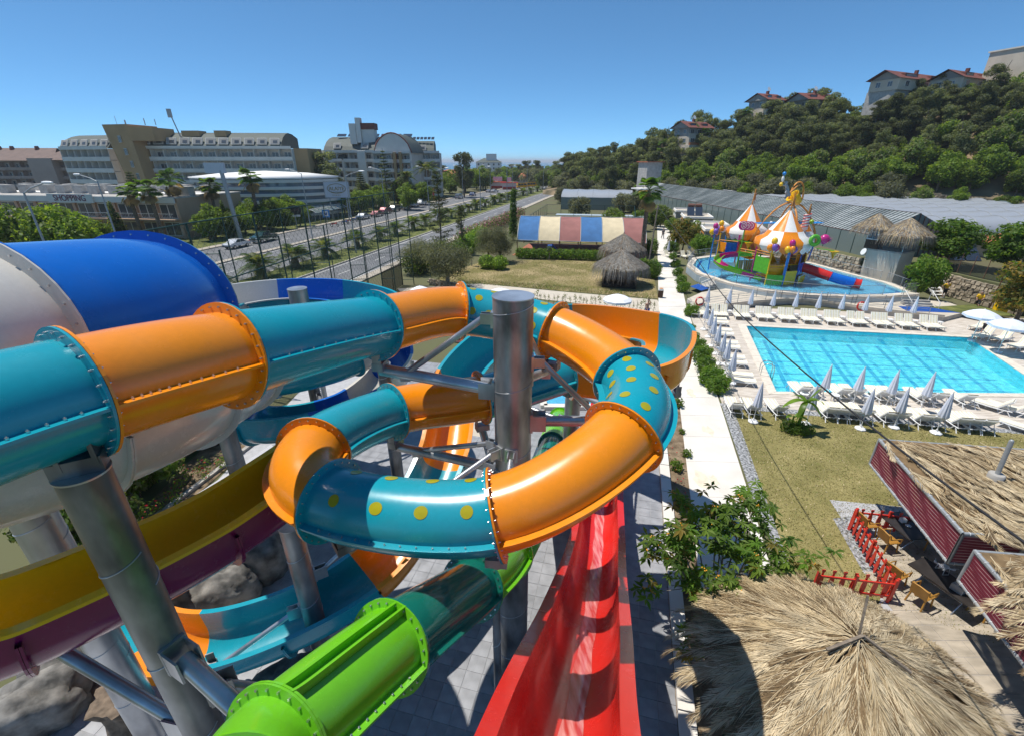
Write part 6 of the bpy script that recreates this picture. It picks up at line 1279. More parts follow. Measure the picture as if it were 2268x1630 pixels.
BR[0].put((43.6,37.6,.0), 1.0, 'reddish green tree over the pale blue parasols', None, (1.35,1.35,1.3)); BR[0].put((45.8,35.6,.0), 2.0, 'reddish green tree at the right edge above the loungers', None, (1.4,1.4,1.35)); BR[1].put((57.5,47,2.3), 2.4, 'bright green vine tree beside the tiled roof', None, (1.0,1.0,1.1))
o = root('shade_fence', (47.5,45,0), 'dark shade net fence above the stone wall', 'fence')
for a, b in (((46.6,50.5),(47.0,45.0)),((47.0,45.0),(48.3,38.8))):
    mb = MB(); mb.quad((*a,1.9),(*b,1.9),(*b,3.5),(*a,3.5)); build(mb, 'net', 'mesh', o)
    for k in range(4): mb = MB(); p = V((*a,0)).lerp(V((*b,0)),k/4); mb.cyl(p+V((0,0,1.8)), p+V((0,0,4.3)), .03, n=6); build(mb, 'post', 'copper', o)
o = root('pipe_frame', (47,42,0), 'rusty red pipe frame above the yellow box', 'frame'); mb = MB(); mb.pipe([(46.2,42.5,0),(46.2,42.5,4.4),(48.5,37.5,4.4),(48.5,37.5,0)], .05, 6); build(mb, 'frame', 'copper', o)
o = root('yellow_box', (45.2,40.6,0), 'yellow upright box beside the stone wall', 'box'); mb = MB(); mb.box((45.2,40.6,.85), (.9,.5,1.7), rot); build(mb, 'case', 'yellow', o); mb = MB(); mb.box((45.12,40.32,.85), (.75,.03,1.5), rot); build(mb, 'door', 'yellow', o)
o = root('stairs', (45.3,47.8,0), 'white stair with handrails beside the yellow green tree', 'stairs')
for k in range(8): mb = MB(); mb.box((45.0-k*.02,47.0+k*.32,.15+k*.27), (1.1,.3,.06)); build(mb, 'tread', 'wpaint', o)
for s_ in (-.55,.55): mb = MB(); mb.beam((45.0+s_,46.8,.1),(44.9+s_,49.4,2.25), .05, .16); mb.pipe([(45.0+s_,46.8,0),(45.0+s_,46.8,1.0),(44.9+s_,49.4,3.1)], .035, 6); build(mb, 'stringer', 'wpaint', o)
# tiled cottage and heater behind the fruit trees
o = root('tiled_cottage', (60,54,2.3), 'low cottage with orange tiled roof behind the fruit trees', 'house'); mb = MB(); mb.prism([(56,50),(66,48),(68,56),(58,58)], 2.3, 4.2); build(mb, 'wall', 'cream', o)
mb = MB(); e = [V((55,49.2,4.2)), V((67,46.8,4.2)), V((69,57,4.2)), V((57,59.2,4.2))]; r1, r2 = V((59.4,53.6,5.9)), V((64.8,52.6,5.9)); mb.quad(e[0],e[1],r2,r1); mb.quad(e[1],e[2],r2); mb.quad(e[2],e[3],r1,r2); mb.quad(e[3],e[0],r1); rf = build(mb, 'roof', 'rooft', o)
for k in range(22): f_ = (k+.5)/22; mb = MB(); mb.cyl(e[0].lerp(e[1],f_)+V((0,0,.02)), r1.lerp(r2,f_)+V((0,0,.02)), .10, n=6); build(mb, 'tile_row', 'rooft', rf)
heater('solar water heater with a silver tank behind the tiled cottage', (53.6,55.0,2.3), 1.35, 'steel', -.2)
# glass greenhouse
A0, A1 = V((48.8,57.0,0)), V((42.2,142,0)); gd = (A1-A0).normalized(); gs = V((gd.y,-gd.x,0)); HW = 5.4; ZB, ZE, ZR = 2.3, 4.9, 7.3
o = root('glass_greenhouse', A0, 'long glass greenhouse with a sloping barred roof behind the play pool', 'greenhouse')
for s_, nm in ((-1,'near_roof'),(1,'far_roof')):
    mb = MB(); q = [A0+gs*(s_*HW)+V((0,0,ZE)), A1+gs*(s_*HW)+V((0,0,ZE)), A1+V((0,0,ZR)), A0+V((0,0,ZR))]; mb.quad(*(q if s_ > 0 else q[::-1])); build(mb, 'roof_glass', 'ghglass', o)
    mb = MB(); q = [A0+gs*(s_*HW)+V((0,0,ZB)), A1+gs*(s_*HW)+V((0,0,ZB)), A1+gs*(s_*HW)+V((0,0,ZE)), A0+gs*(s_*HW)+V((0,0,ZE))]; mb.quad(*q); build(mb, 'side_glass', 'ghwall', o)
    L = (A1-A0).length; n = int(L/.62)
    for k in range(n):
        if k >= 130 or s_ > 0: continue
        p = A0+gd*(L*k/n); mb = MB(); mb.beam(p+gs*(s_*HW)+V((0,0,ZE+.04)), p+V((0,0,ZR+.04)), .05, .06); build(mb, 'glazing_bar', 'gsteel', o)
    for f_ in (.0,.17,.34,.5,.67,.84,1.0): mb = MB(); mb.beam(A0+gs*(s_*HW*(1-f_))+V((0,0,ZE+(ZR-ZE)*f_+.02)), A1+gs*(s_*HW*(1-f_))+V((0,0,ZE+(ZR-ZE)*f_+.02)), .05, .05); build(mb, 'purlin', 'gpipe' if 0 < f_ < 1 else 'copper', o)
    for k in range(0, 34): p = A0+gd*(L*k/34)+gs*(s_*HW); mb = MB(); mb.cyl(p+V((0,0,ZB)), p+V((0,0,ZE)), .05, n=6); build(mb, 'post', 'gsteel', o)
mb = MB(); mb.quad(A0-gs*HW+V((0,0,ZB)), A0+gs*HW+V((0,0,ZB)), A0+gs*HW+V((0,0,ZE)), A0+V((0,0,ZR)), A0-gs*HW+V((0,0,ZE))); build(mb, 'gable_sheet', 'ghwall', o)
for k in range(-8, 9): f_ = k/8; p = A0+gs*(HW*f_)-gd*.05; mb = MB(); mb.cyl(p+V((0,0,ZB)), p+V((0,0,ZE+(ZR-ZE)*(1-abs(f_)))), .04, n=6); build(mb, 'gable_bar', 'copper', o)
# polytunnels
def tunnel(label, a, b, w_, z0, zs, zc):
    a, b = V(a), V(b); d = (b-a).normalized(); s_ = V((d.y,-d.x,0)); o = root('polytunnel', a, label, 'greenhouse', 'polytunnels'); L = (b-a).length; n = 9
    def ringat(p): return [p+s_*(w_/2*math.cos(PI*k/n))+V((0,0,zs+(zc-zs)*math.sin(PI*k/n))) for k in range(n+1)]
    mb = MB(); st_ = max(2, int(L/2.2)); mb.loft([ringat(a.lerp(b,k/st_)-V((0,0,.16 if k % 2 else 0))) for k in range(st_+1)], ring_closed=False); build(mb, 'cover', 'poly', o)
    for k in range(0, st_+1, 2): mb = MB(); mb.pipe([p+V((0,0,.03)) for p in ringat(a.lerp(b,k/st_))], .035, 4); build(mb, 'hoop', 'gpipe', o)
    for e in (a, b):
        r_ = ringat(e); mb = MB(); mb.add([e+V((0,0,zs))]+r_, [(0,k+1,k+2) for k in range(n)]); mb.quad(e+s_*(w_/2)+V((0,0,z0)), e-s_*(w_/2)+V((0,0,z0)), e-s_*(w_/2)+V((0,0,zs)), e+s_*(w_/2)+V((0,0,zs))); build(mb, 'end_sheet', 'ghwall', o)
    for sg in (1, -1): mb = MB(); mb.quad(a+s_*(sg*w_/2)+V((0,0,z0)), b+s_*(sg*w_/2)+V((0,0,z0)), b+s_*(sg*w_/2)+V((0,0,zs)), a+s_*(sg*w_/2)+V((0,0,zs))); build(mb, 'side_sheet', 'ghwall', o)
    return o
ty = [66.5,73,79.5,86,92.5,99,105.5,112]
for i, y in enumerate(ty):
    x1 = 93+(i % 3)*1.5 if i > 2 else 92; tunnel('white polythene tunnel, %s from the front beyond the glass greenhouse' % ORD[i], (55.0-(y-57)*.077,y,0), (x1,y+.5,0), 6.4, 2.3, 3.6, 6.1)
tunnel('far white polythene tunnel left of the big grey olive bush', (47.5,131,0), (62,131,0), 7, 2.3, 4.0, 6.0); tunnel('far white polythene tunnel below the terraced garden', (48,122,0), (78,122,0), 7, 2.3, 3.8, 5.8); tunnel('distant white greenhouse roof above the court fence', (16,150,0), (36,146,0), 16, 0, 3.4, 5.2)
for i, (u, v) in enumerate(((1793,425),(1822,423))):
    p = at(u, v, 128); o = root('reed_parasol', (p.x,p.y,p.z-3), 'grey pointed reed hut, %s one on the terrace above the tunnels' % ('left' if i == 0 else 'right'), 'hut'); mb = MB(); mb.cyl((p.x,p.y,p.z-3.2),(p.x,p.y,p.z), .12, n=6); build(mb, 'post', 'wood', o); thatch(o, (p.x,p.y), 2.9, p.z-1.4, p.z+1.6, 900, ['gthatch','thatch3'], 120+i, 1.6, .6, wdt=.09)
# yellow digger arm and shrubs left of the flower bed
o = root('yellow_machine', g(455,980), 'yellow machine half hidden under the white flume', 'machine'); p = g(455,985); mb = MB(); mb.box((p.x,p.y,.75), (1.6,.6,.3), .9); mb.box((p.x-.3,p.y-.4,.35), (1.4,.5,.35), .9); build(mb, 'chassis', 'yellow', o)
for k in (-.5,.5): mb = MB(); mb.cyl((p.x+k,p.y+k*.9-.3,.25),(p.x+k+.2,p.y+k*.9-.45,.25), .25, n=14); build(mb, 'wheel', 'black', o)
DB = leafmesh('dark_shrub_crown', clumps(1.5,2.2,.2,14,131), 4200, .22, ['broad','pine2','hedge'], [.5,.3,.2], 131)
for i, (x, y, s_) in enumerate(((-15.4,12.5,1.1),(-15.8,15.4,1.2),(-16.2,18.5,1.0),(-16.8,22,1.2),(-17,26,1.3),(-15.8,31,1.2))):
    o = root('dark_shrub', (x,y,0), 'dark shrub behind the flower bed, %s from the front' % ORD[i] if False else 'dark leafy shrub along the fence behind the flower bed', 'shrub', 'shrubs along the fence'); put(DB, 'crown', o, rot=(0,0,i), scale=s_); put(BST, 'stem', o)
RS = leafmesh('rose_crown', [((0,0,.35),(.2,.2,.25))], 70, .09, ['hedge2','broad','redfl'], [.5,.42,.08], 133)
for i in range(16):
    t = rd.random(); s_ = rd.random(); p = g(240,1205).lerp(g(530,945), t).lerp(g(330,1185).lerp(g(565,982), t), s_); o = root('rose_bush', (p.x,p.y,0), 'small rose bush in the bare flower bed', 'plant', 'roses in the flower bed'); put(RS, 'crown', o, rot=(0,0,i), scale=rd.uniform(.8,1.4)); put(SST, 'stem', o, scale=.6)
# ================================================================ road furniture and vehicles
def frond_mesh(name, nf, L, ms, wts, seed, up=(.1,1.0), nl=18, wdt=.05, droop=.55, fan=False, dead=0):
    rg = random.Random(seed); mb = MB()
    for i in range(nf+dead):
        dd_ = i >= nf; a = rg.uniform(0,2*PI); el = rg.uniform(*up) if not dd_ else rg.uniform(-1.3,-.7); e = V((math.cos(a)*math.cos(el),math.sin(a)*math.cos(el),math.sin(el))); s_ = V((-math.sin(a),math.cos(a),0)); ln = L*rg.uniform(.8,1.1); mi = rg.choices(range(len(ms)), wts)[0] if not dd_ else len(ms)-1
        pts = [e*(ln*t)-V((0,0,droop*ln*t*t)) for t in [k/7 for k in range(8)]]
        if fan:
            mb.pipe(pts[:5], .02, 4, mi=mi, cap=False); c0 = pts[4]; d0 = (pts[5]-pts[4]).normalized(); nn = s_.cross(d0).normalized()
            for k in range(13):
                t = -1.25+2.5*k/12; d = d0*math.cos(t)+s_*math.sin(t); l2 = ln*.48*(.75+.25*math.cos(t)); q = c0+d*l2-V((0,0,.18*l2)); w_ = (s_*math.cos(t)-d0*math.sin(t))*wdt; mb.add([c0-w_*.3, c0+d*l2*.6+w_, q, c0+d*l2*.6-w_], [(0,1,2,3)], mi)
        else:
            mb.pipe(pts, .018, 4, mi=mi, taper=.3, cap=False)
            for k in range(nl):
                f_ = .15+.85*k/nl; x = f_*7; i2 = min(int(x),6); b = pts[i2].lerp(pts[i2+1],x-i2); tg = (pts[i2+1]-pts[i2]).normalized(); l2 = ln*.30*math.sin(PI*(.18+.72*f_))
                for sg in (1,-1):
                    d = (tg*.55+s_*sg*.8-V((0,0,.28))).normalized(); w_ = tg*wdt*.5; mb.add([b-w_, b+w_, b+d*l2], [(0,1,2)], mi)
    return mb.mesh(name, ms)
def palm_trunk(name, h, r_, rough=.04):
    mb = MB(); n = 9; rings = []; k = max(6, int(h/.28))
    for i in range(k+1): t = i/k; rr = r_*(1.15-.35*t)*(1+(rough if i % 2 else -rough)/.15*.15); rings.append([V((rr*math.cos(2*PI*j/n)+.05*math.sin(t*3),rr*math.sin(2*PI*j/n),h*t)) for j in range(n)])
    mb.loft(rings, cap=True, sm=False); return mb.mesh(name, 'bark')
def palm_model(kind, seed):
    o = root('palm_tree', (0,0,0), 'x', 'palm tree'); h = {'date':1.15,'fan':7.4,'tall':8.5}[kind]
    put(palm_trunk('palm_trunk', h, {'date':.34,'fan':.25,'tall':.22}[kind]), 'trunk', o)
    cr = frond_mesh('palm_crown', 34, 2.3, ['palm','palm2','dryfrond'], [.55,.43,.02], seed, (-.15,1.25), 22, .07, .5) if kind == 'date' else frond_mesh('palm_crown', 30, 1.9, ['palm','hedge','dryfrond'], [.55,.44,.01], seed, (-.5,1.2), wdt=.09, droop=.35, fan=True, dead=10)
    put(cr, 'crown', o, (0,0,h)); return Proto(o)
DP = [palm_model('date', 201), palm_model('date', 202)]; FPm = [palm_model('fan', 203), palm_model('fan', 204)]
ys = [47.5,54.5,60.8,67.8,75.5,83.2,89.5,97,104,111,118,125,132,140,148,157,166,176,187,199,212,226]; rd = random.Random(5)
for i, y in enumerate(ys): DP[i % 2].put((KX(y)-4.4+rd.uniform(-.3,.3),y,.1), i*1.3, 'short date palm in the road median, %s from the near end' % (ORD[i] if i < 20 else ('second farthest' if i == 20 else 'farthest')), 'date palms in the median', rd.uniform(1.15,1.45))
for i, (u, v, Y, s_) in enumerate(((283,425,84,.95),(327,418,82,1.0),(374,398,88,1.05),(463,412,93,1.0),(553,392,97,1.1),(300,432,90,.85))):
    p = at(u, v, Y); FPm[i % 2].put((p.x,p.y,0), i, 'tall fan palm before the shopping centre, %s from the left' % ORD[(0,2,3,4,5,1)[i]], 'fan palms by the shopping centre', (s_*1.3,s_*1.3,p.z/7.4))
p = at(1438,422,64); FPm[1].put((p.x,p.y,0), 2, 'fan palm with a thick trunk behind the gazebos', None, (1.15,1.15,p.z/7.4))
p = at(945,380,140); DP[0].put((p.x,p.y,p.z-1.5), 0, 'feathery date palm in front of the second hotel', None, 2.0); p = at(900,392,150); DP[1].put((p.x,p.y,p.z-1.8), 1, 'feathery date palm left of the second hotel entrance', None, 1.6)
# median fence
o = root('median_fence', (KX(60)-3.2,60,0), 'low green railing along the planted road median', 'fence')
y = 34.0; mb = MB(); k = 0
while y < 210:
    p = V((KX(y)-3.0,y,.1)); q = V((KX(y+2.2)-3.0,y+2.2,.1)); m2 = MB(); m2.cyl(p, p+V((0,0,1.2)), .05, n=6); m2.ball(p+V((0,0,1.25)), .08, 6, 5); build(m2, 'post', 'gsteel', o)
    for j in range(1, 12): t = p.lerp(q, j/12); mb.cyl(t+V((0,0,.1)), t+V((0,0,.78+.18*abs(2*j/12-1))), .013, n=3, cap=False)
    m2 = MB(); m2.pipe([p.lerp(q,j/6)+V((0,0,.78+.18*abs(2*j/6-1))) for j in range(7)], .02, 4); build(m2, 'top_rail', 'gsteel', o); m2 = MB(); m2.cyl(p+V((0,0,.15)), q+V((0,0,.15)), .018, n=4); build(m2, 'bottom_rail', 'gsteel', o); y += 2.2
build(mb, 'bars', 'gsteel', o)['kind'] = 'stuff'
# street lamps
def lamp_model():
    o = root('street_lamp', (0,0,0), 'x', 'street lamp'); mb = MB(); mb.cyl((0,0,0),(0,0,11), .11, .06, n=10); build(mb, 'pole', 'gpipe', o, True); mb = MB(); mb.pipe([(0,0,10.9),(.9,0,11.25),(2.3,0,11.55)], .045, 6); build(mb, 'arm', 'gpipe', o, True)
    mb = MB(); mb.ball((2.75,0,11.62), (.55,.17,.10), 12, 6); build(mb, 'lamp_head', 'white', o, True); mb = MB(); mb.box((2.8,0,11.53), (.6,.2,.04)); build(mb, 'lamp_glass', 'cream2', o, True); return Proto(o)
LM = lamp_model()
for i, (off, y, a) in enumerate(((-2.0,33,0),(-17.3,52,PI),(-17.3,84.7,PI),(-2.0,71.2,0),(-2.0,104,0),(-17.3,112,PI),(-17.3,137,PI),(-2.0,135,0),(-17.3,166,PI),(-2.0,165,0),(-17.3,198,PI),(-2.0,196,0),(-17.3,230,PI),(-2.0,226,0))):
    LM.put((KX(y)+off,y,.1), a-.3, 'street lamp %s, %s from the near end' % ('on the planted median' if off > -5 else 'on the lane separator', ORD[sum(1 for q in ((-2.0,33),(-17.3,52),(-17.3,84.7),(-2.0,71.2),(-2.0,104),(-17.3,112),(-17.3,137),(-2.0,135),(-17.3,166),(-2.0,165),(-17.3,198),(-2.0,196),(-17.3,230),(-2.0,226)) if q[0] == off and q[1] < y)]), 'street lamps along the road')
p = g(533,528); o = root('sign_pole', (p.x,p.y,0), 'thick pale advertising pole beside the bus stop', 'pole'); mb = MB(); mb.cyl((p.x,p.y,0),(p.x-.6,p.y,11.5), .38, .34, n=14); build(mb, 'shaft', 'gpipe', o); mb = MB(); mb.box((p.x-1.6,p.y,11.9), (3.4,.6,1.7)); build(mb, 'board', 'board', o)
# vehicles
def car_model(kind, col):
    o = root({'sedan':'parked_car','suv':'parked_car','van':'parked_van','pickup':'pickup_truck','bus':'minibus'}[kind], (0,0,0), 'x', {'sedan':'car','suv':'car','van':'van','pickup':'pickup','bus':'minibus'}[kind])
    if kind == 'sedan': L_, W_, side = 4.3, 1.68, [(-2.15,.45),(-2.1,.82),(-1.35,.92),(-.75,1.38),(.55,1.40),(1.15,.98),(1.95,.86),(2.15,.72),(2.15,.42)]; win = [(-1.2,.95),(-.72,1.32),(.5,1.34),(1.0,.97)]
    elif kind == 'suv': L_, W_, side = 4.4, 1.75, [(-2.2,.5),(-2.2,1.0),(-2.05,1.58),(.6,1.66),(1.2,1.15),(2.05,1.02),(2.2,.8),(2.2,.48)]; win = [(-2.0,1.1),(-1.9,1.52),(.55,1.6),(1.05,1.14)]
    elif kind == 'van': L_, W_, side = 4.5, 1.75, [(-2.25,.45),(-2.25,1.1),(-2.15,1.85),(.9,1.88),(1.5,1.2),(2.1,1.02),(2.25,.8),(2.25,.45)]; win = [(-2.05,1.15),(-2.0,1.75),(.85,1.8),(1.3,1.2)]
    elif kind == 'bus': L_, W_, side = 6.2, 2.0, [(-3.1,.5),(-3.1,1.2),(-3.0,2.5),(2.3,2.55),(2.8,1.5),(3.1,1.3),(3.1,.5)]; win = [(-2.9,1.4),(-2.85,2.3),(2.15,2.35),(2.55,1.5)]
    else: L_, W_, side = 5.0, 1.8, [(-2.5,.6),(-2.5,1.12),(-.75,1.12),(-.6,1.75),(.7,1.77),(1.25,1.22),(2.3,1.08),(2.5,.9),(2.5,.6)]; win = [(-.52,1.2),(-.48,1.66),(.65,1.68),(1.1,1.22)]
    h = W_/2; n = len(side); mb = MB()
    def inset(z): return h if z < 1.0 else h-(z-1.0)*.18
    vs = [V((x,-inset(z),z)) for x, z in side]+[V((x,inset(z),z)) for x, z in side]
    mb.add(vs, [tuple(range(n)), tuple(range(2*n-1,n-1,-1))]+[(i, n+i, n+(i+1) % n, (i+1) % n) for i in range(n)]); build(mb, 'body', col, o, True)
    for s_ in (-1, 1):
        m_ = len(win); k_ = 3 if kind in ('van','bus','suv') else 2
        for q in range(k_):
            mb = MB(); f0, f1 = q/k_+.03, (q+1)/k_-.03; a, b, c_, d = win[0], win[1], win[2], win[3]
            lo = lambda f: (a[0]+(d[0]-a[0])*f, a[1]+(d[1]-a[1])*f); hi = lambda f: (b[0]+(c_[0]-b[0])*f, b[1]+(c_[1]-b[1])*f)
            P4 = [lo(f0), lo(f1), hi(f1), hi(f0)]; pts = [(x, s_*(inset(z)+.012), z) for x, z in P4]; mb.quad(*(pts if s_ < 0 else pts[::-1])); build(mb, 'side_window', 'glass', o, True)
    def plate(x0, z0, x1, z1, nm): 
        mb = MB(); w0, w1 = inset(z0)-.08, inset(z1)-.08; dx = V((x1-x0,0,z1-z0)).normalized(); nn = V((dx.z,0,-dx.x))*.015
        if nm == 'rear_window': nn = -nn if nn.x > 0 else nn
        elif nn.x < 0: nn = -nn
        mb.quad(V((x0,-w0,z0))+nn, V((x0,w0,z0))+nn, V((x1,w1,z1))+nn, V((x1,-w1,z1))+nn); build(mb, nm, 'glass', o, True)
    plate(win[3][0]+.12, win[3][1], win[2][0]+.1, win[2][1]-.02, 'windscreen'); plate(side[1][0] if kind not in ('sedan','pickup') else win[0][0]-.1, win[0][1], win[1][0]-.1, win[1][1], 'rear_window')
    for x in (-L_*.31, L_*.31):
        for s_ in (-1, 1):
            mb = MB(); r_ = .31 if kind in ('sedan',) else .36; mb.cyl((x,s_*(h-.16),r_),(x,s_*(h+.03),r_), r_, n=16); wh = build(mb, 'wheel', 'black', o, True); mb = MB(); mb.cyl((x,s_*(h+.02),r_),(x,s_*(h+.04),r_), r_*.6, n=12); build(mb, 'rim', 'steel', wh, True)
    for s_ in (-1, 1):
        mb = MB(); mb.box((L_/2-.03,s_*h*.72,.72 if kind != 'pickup' else .88), (.08,.34,.14)); build(mb, 'headlight', 'wcloth', o, True); mb = MB(); mb.box((-L_/2+.02,s_*h*.78,.80), (.06,.22,.2)); build(mb, 'tail_light', 'redpaint', o, True)
    for x in (-L_/2, L_/2): mb = MB(); mb.box((x*1.0,0,.45), (.14,W_*.96,.16)); build(mb, 'bumper', 'gpipe' if kind == 'pickup' else 'black', o, True)
    if kind == 'pickup': mb = MB(); mb.box((-1.6,0,1.13), (1.5,1.5,.04)); build(mb, 'load_bed', 'black', o, True); mb = MB(); mb.pipe([(-.85,-.8,1.1),(-.95,-.75,1.75),(-.95,.75,1.75),(-.85,.8,1.1)], .04, 6); build(mb, 'roll_bar', 'black', o, True)
    return Proto(o)
def paint(k, c): K[k] = mt(k, c, .25, .2, n=.02, coat=.8)
for k, c in (('car_white',(.72,.73,.75)),('car_silver',(.45,.47,.50)),('car_maroon',(.20,.02,.035)),('car_navy',(.015,.022,.06)),('car_green',(.02,.06,.05)),('car_yellow',(.78,.38,.01)),('car_blue',(.02,.06,.20)),('car_grey',(.14,.15,.16))): paint(k, c)
CM = {}
def car(kind, col, x, y, rz, label):
    if (kind, col) not in CM: CM[kind, col] = car_model(kind, col)
    CM[kind, col].put((x,y,-.005), rz, label)
RD = math.atan2(1, .238)
for kind, col, u, v, fl_, lb in (('sedan','car_white',526,549,1,'white saloon car at the near end of the far lane'),('pickup','car_green',586,536,1,'dark green pickup truck behind the white saloon'),('sedan','car_silver',805,486,1,'silver car parked by the motorcycles'),('sedan','car_maroon',835,480,1,'maroon car next to the silver one'),('suv','car_maroon',853,474,1,'maroon estate car behind the maroon saloon'),('suv','car_grey',874,469,1,'grey green car in the parked line'),('suv','car_navy',897,464,1,'dark navy car in the parked line'),('sedan','car_silver',917,459,1,'pale silver car between navy car and white van'),('van','car_white',934,455,1,'white van at the far end of the parked line'),('van','car_silver',1017,441,0,'silver van driving away on the far lane'),('sedan','car_blue',1047,435,0,'blue car ahead of the silver van')):
    p = g(u, v); car(kind, col, p.x, p.y, RD+(PI if fl_ else 0), lb)
for i, (u, v, kd, cl) in enumerate(((1156,415,'bus','car_yellow'),(1176,413,'bus','car_yellow'),(1188,411,'bus','car_yellow'),(1206,410,'van','car_white'),(1218,409,'bus','car_yellow'),(1235,408,'bus','car_yellow'))):
    p = g(u, v+3); car(kd, cl, p.x, p.y, .5+i*.05, '%s in the far taxi rank, %s from the left' % ('yellow minibus' if kd == 'bus' else 'white van', ORD[i]))
for i, (u, v, c_) in enumerate(((1095,427,'car_white'),(1085,427,'car_silver'),(440,512,'car_navy'),(418,505,'car_white'))): p = g(u, v); car('sedan', c_, p.x, p.y, .9, ('white car in front of the red kiosk','silver car left of the red kiosk','dark car under the hotel trees','white car under the hotel trees')[i])
def motorbike(label, p, rz, m_):
    o = root('motorcycle', (p.x,p.y,0), label, 'motorcycle', 'parked motorcycles', rz)
    for x in (-.62,.62): mb = MB(); mb.torus((x,0,.30), .25, .06, 16, 6, M=Matrix.Rotation(R(90),3,'X')); build(mb, 'wheel', 'black', o, True)
    mb = MB(); mb.pipe([(-.6,0,.5),(-.2,0,.72),(.25,0,.62),(.5,0,.8)], .13, 8); build(mb, 'body', m_, o, True); mb = MB(); mb.box((-.3,0,.82), (.7,.26,.1)); build(mb, 'seat', 'black', o, True); mb = MB(); mb.pipe([(.62,0,.3),(.42,0,1.0)], .035, 6); mb.pipe([(.4,-.32,1.02),(.42,0,1.0),(.4,.32,1.02)], .022, 6); build(mb, 'handlebar', 'steel', o, True)
for i, (u, v) in enumerate(((742,503),(765,498),(776,495),(785,492))): motorbike('parked motorcycle by the shelter, %s from the left' % ORD[i], g(u,v), .4+i*.1, ('redpaint','bluefloor','redpaint','bluefloor')[i])
# shelters
def shelter(label, a, b, w_, h, m_='gpipe'):
    a, b = V(a), V(b); d = (b-a).normalized(); s_ = V((d.y,-d.x,0)); o = root('shelter', a, label, 'shelter'); L = (b-a).length; n = max(2, int(L/2))
    for k in range(n):
        mb = MB(); rings = []
        for q in (k/n+.01, (k+1)/n-.01): p = a.lerp(b,q); rings.append([p+s_*(w_*(t-.5))+V((0,0,h+.55*math.sin(PI*t)-.25*t)) for t in [j/8 for j in range(9)]])
        mb.loft(rings, ring_closed=False); build(mb, 'roof_panel', 'ghwall', o)
    for k in range(n+1):
        p = a.lerp(b,k/n); mb = MB(); mb.pipe([p+s_*(w_*(t-.5))+V((0,0,h+.55*math.sin(PI*t)-.25*t+.03)) for t in [j/8 for j in range(9)]], .05, 5); build(mb, 'rib', 'wpaint', o); mb = MB(); mb.cyl(p+s_*(w_*.35), p+s_*(w_*.35)+V((0,0,h)), .07, n=8); build(mb, 'post', m_, o)
    return o
shelter('long curved parking shelter beside the motorcycles', g(690,497), g(805,470), 3.2, 2.6); o = shelter('small glass bus stop with curved roof', g(490,512), g(530,508), 2.0, 2.4)
p = g(505,510); mb = MB(); mb.box((p.x,p.y+.8,1.2), (1.3,.12,2.0)); build(mb, 'poster_case', 'greywall', o)
# hotel billboards
def text_mesh(txt, size, m_, name, depth=.03):
    cu = bpy.data.curves.new(name, 'FONT'); cu.body = txt; cu.size = size; cu.align_x = 'CENTER'; cu.align_y = 'CENTER'; cu.extrude = depth
    ob = bpy.data.objects.new(name, cu); C.objects.link(ob); bpy.context.view_layer.update()
    me = bpy.data.meshes.new_from_object(ob.evaluated_get(bpy.context.evaluated_depsgraph_get())); bpy.data.objects.remove(ob); me.materials.clear(); me.materials.append(K[m_]); return me
p = at(746,421,116); o = root('billboard', (p.x,p.y,0), 'pale billboard reading ALAIYE in a gold oval', 'billboard'); W_, H_ = 5.9, 3.5
mb = MB(); mb.box(p, (W_,.3,H_)); build(mb, 'board', 'board', o)
for a, b in (((-1,-1),(1,-1)),((1,-1),(1,1)),((1,1),(-1,1)),((-1,1),(-1,-1))): mb = MB(); mb.beam(p+V((a[0]*W_/2,-.17,a[1]*H_/2)), p+V((b[0]*W_/2,-.17,b[1]*H_/2)), .1, .14); build(mb, 'frame', 'gpipe', o)
mb = MB(); mb.pipe([p+V((2.15*math.cos(t),-.2,.25+1.05*math.sin(t))) for t in [2*PI*k/40 for k in range(41)] if not (.55 < t/PI < .66)], .06, 5); build(mb, 'oval', 'gold', o)
put(text_mesh('ALAIYE', 1.15, 'gold', 'lettering'), 'lettering', o, V((p.x,p.y-.19,p.z+.2))-wloc(o), (R(90),0,0)); put(text_mesh('Resort & Spa Hotel', .34, 'gold', 'small_lettering'), 'small_lettering', o, V((p.x,p.y-.19,p.z-.55))-wloc(o), (R(90),0,0)); put(text_mesh('* * * * *', .6, 'gold', 'stars'), 'stars', o, V((p.x-.2,p.y-.19,p.z-1.35))-wloc(o), (R(90),0,0))
for s_ in (-2,2): mb = MB(); mb.cyl((p.x+s_,p.y,0),(p.x+s_,p.y,p.z-H_/2), .15, n=8); build(mb, 'post', 'gpipe', o)
p = at(651,466,101); o = root('oval_sign', (p.x,p.y,0), 'dark oval ALAIYE sign among the hotel shrubs', 'sign'); mb = MB(); mb.lathe(p, [(1.55,-.1),(1.55,.1)], 28, M=Matrix.Rotation(R(90),3,'X') @ Matrix.Diagonal((1,.62,1))); build(mb, 'board', 'black', o); put(text_mesh('ALAIYE', .75, 'copper', 'lettering'), 'lettering', o, V((p.x,p.y-.13,p.z))-wloc(o), (R(90),0,0)); mb = MB(); mb.box(p+V((0,-.02,-1.15)), (2.2,.12,.4)); build(mb, 'plate', 'wpaint', o); mb = MB(); mb.cyl((p.x,p.y,0),(p.x,p.y,p.z-.9), .1, n=8); build(mb, 'post', 'gpipe', o)
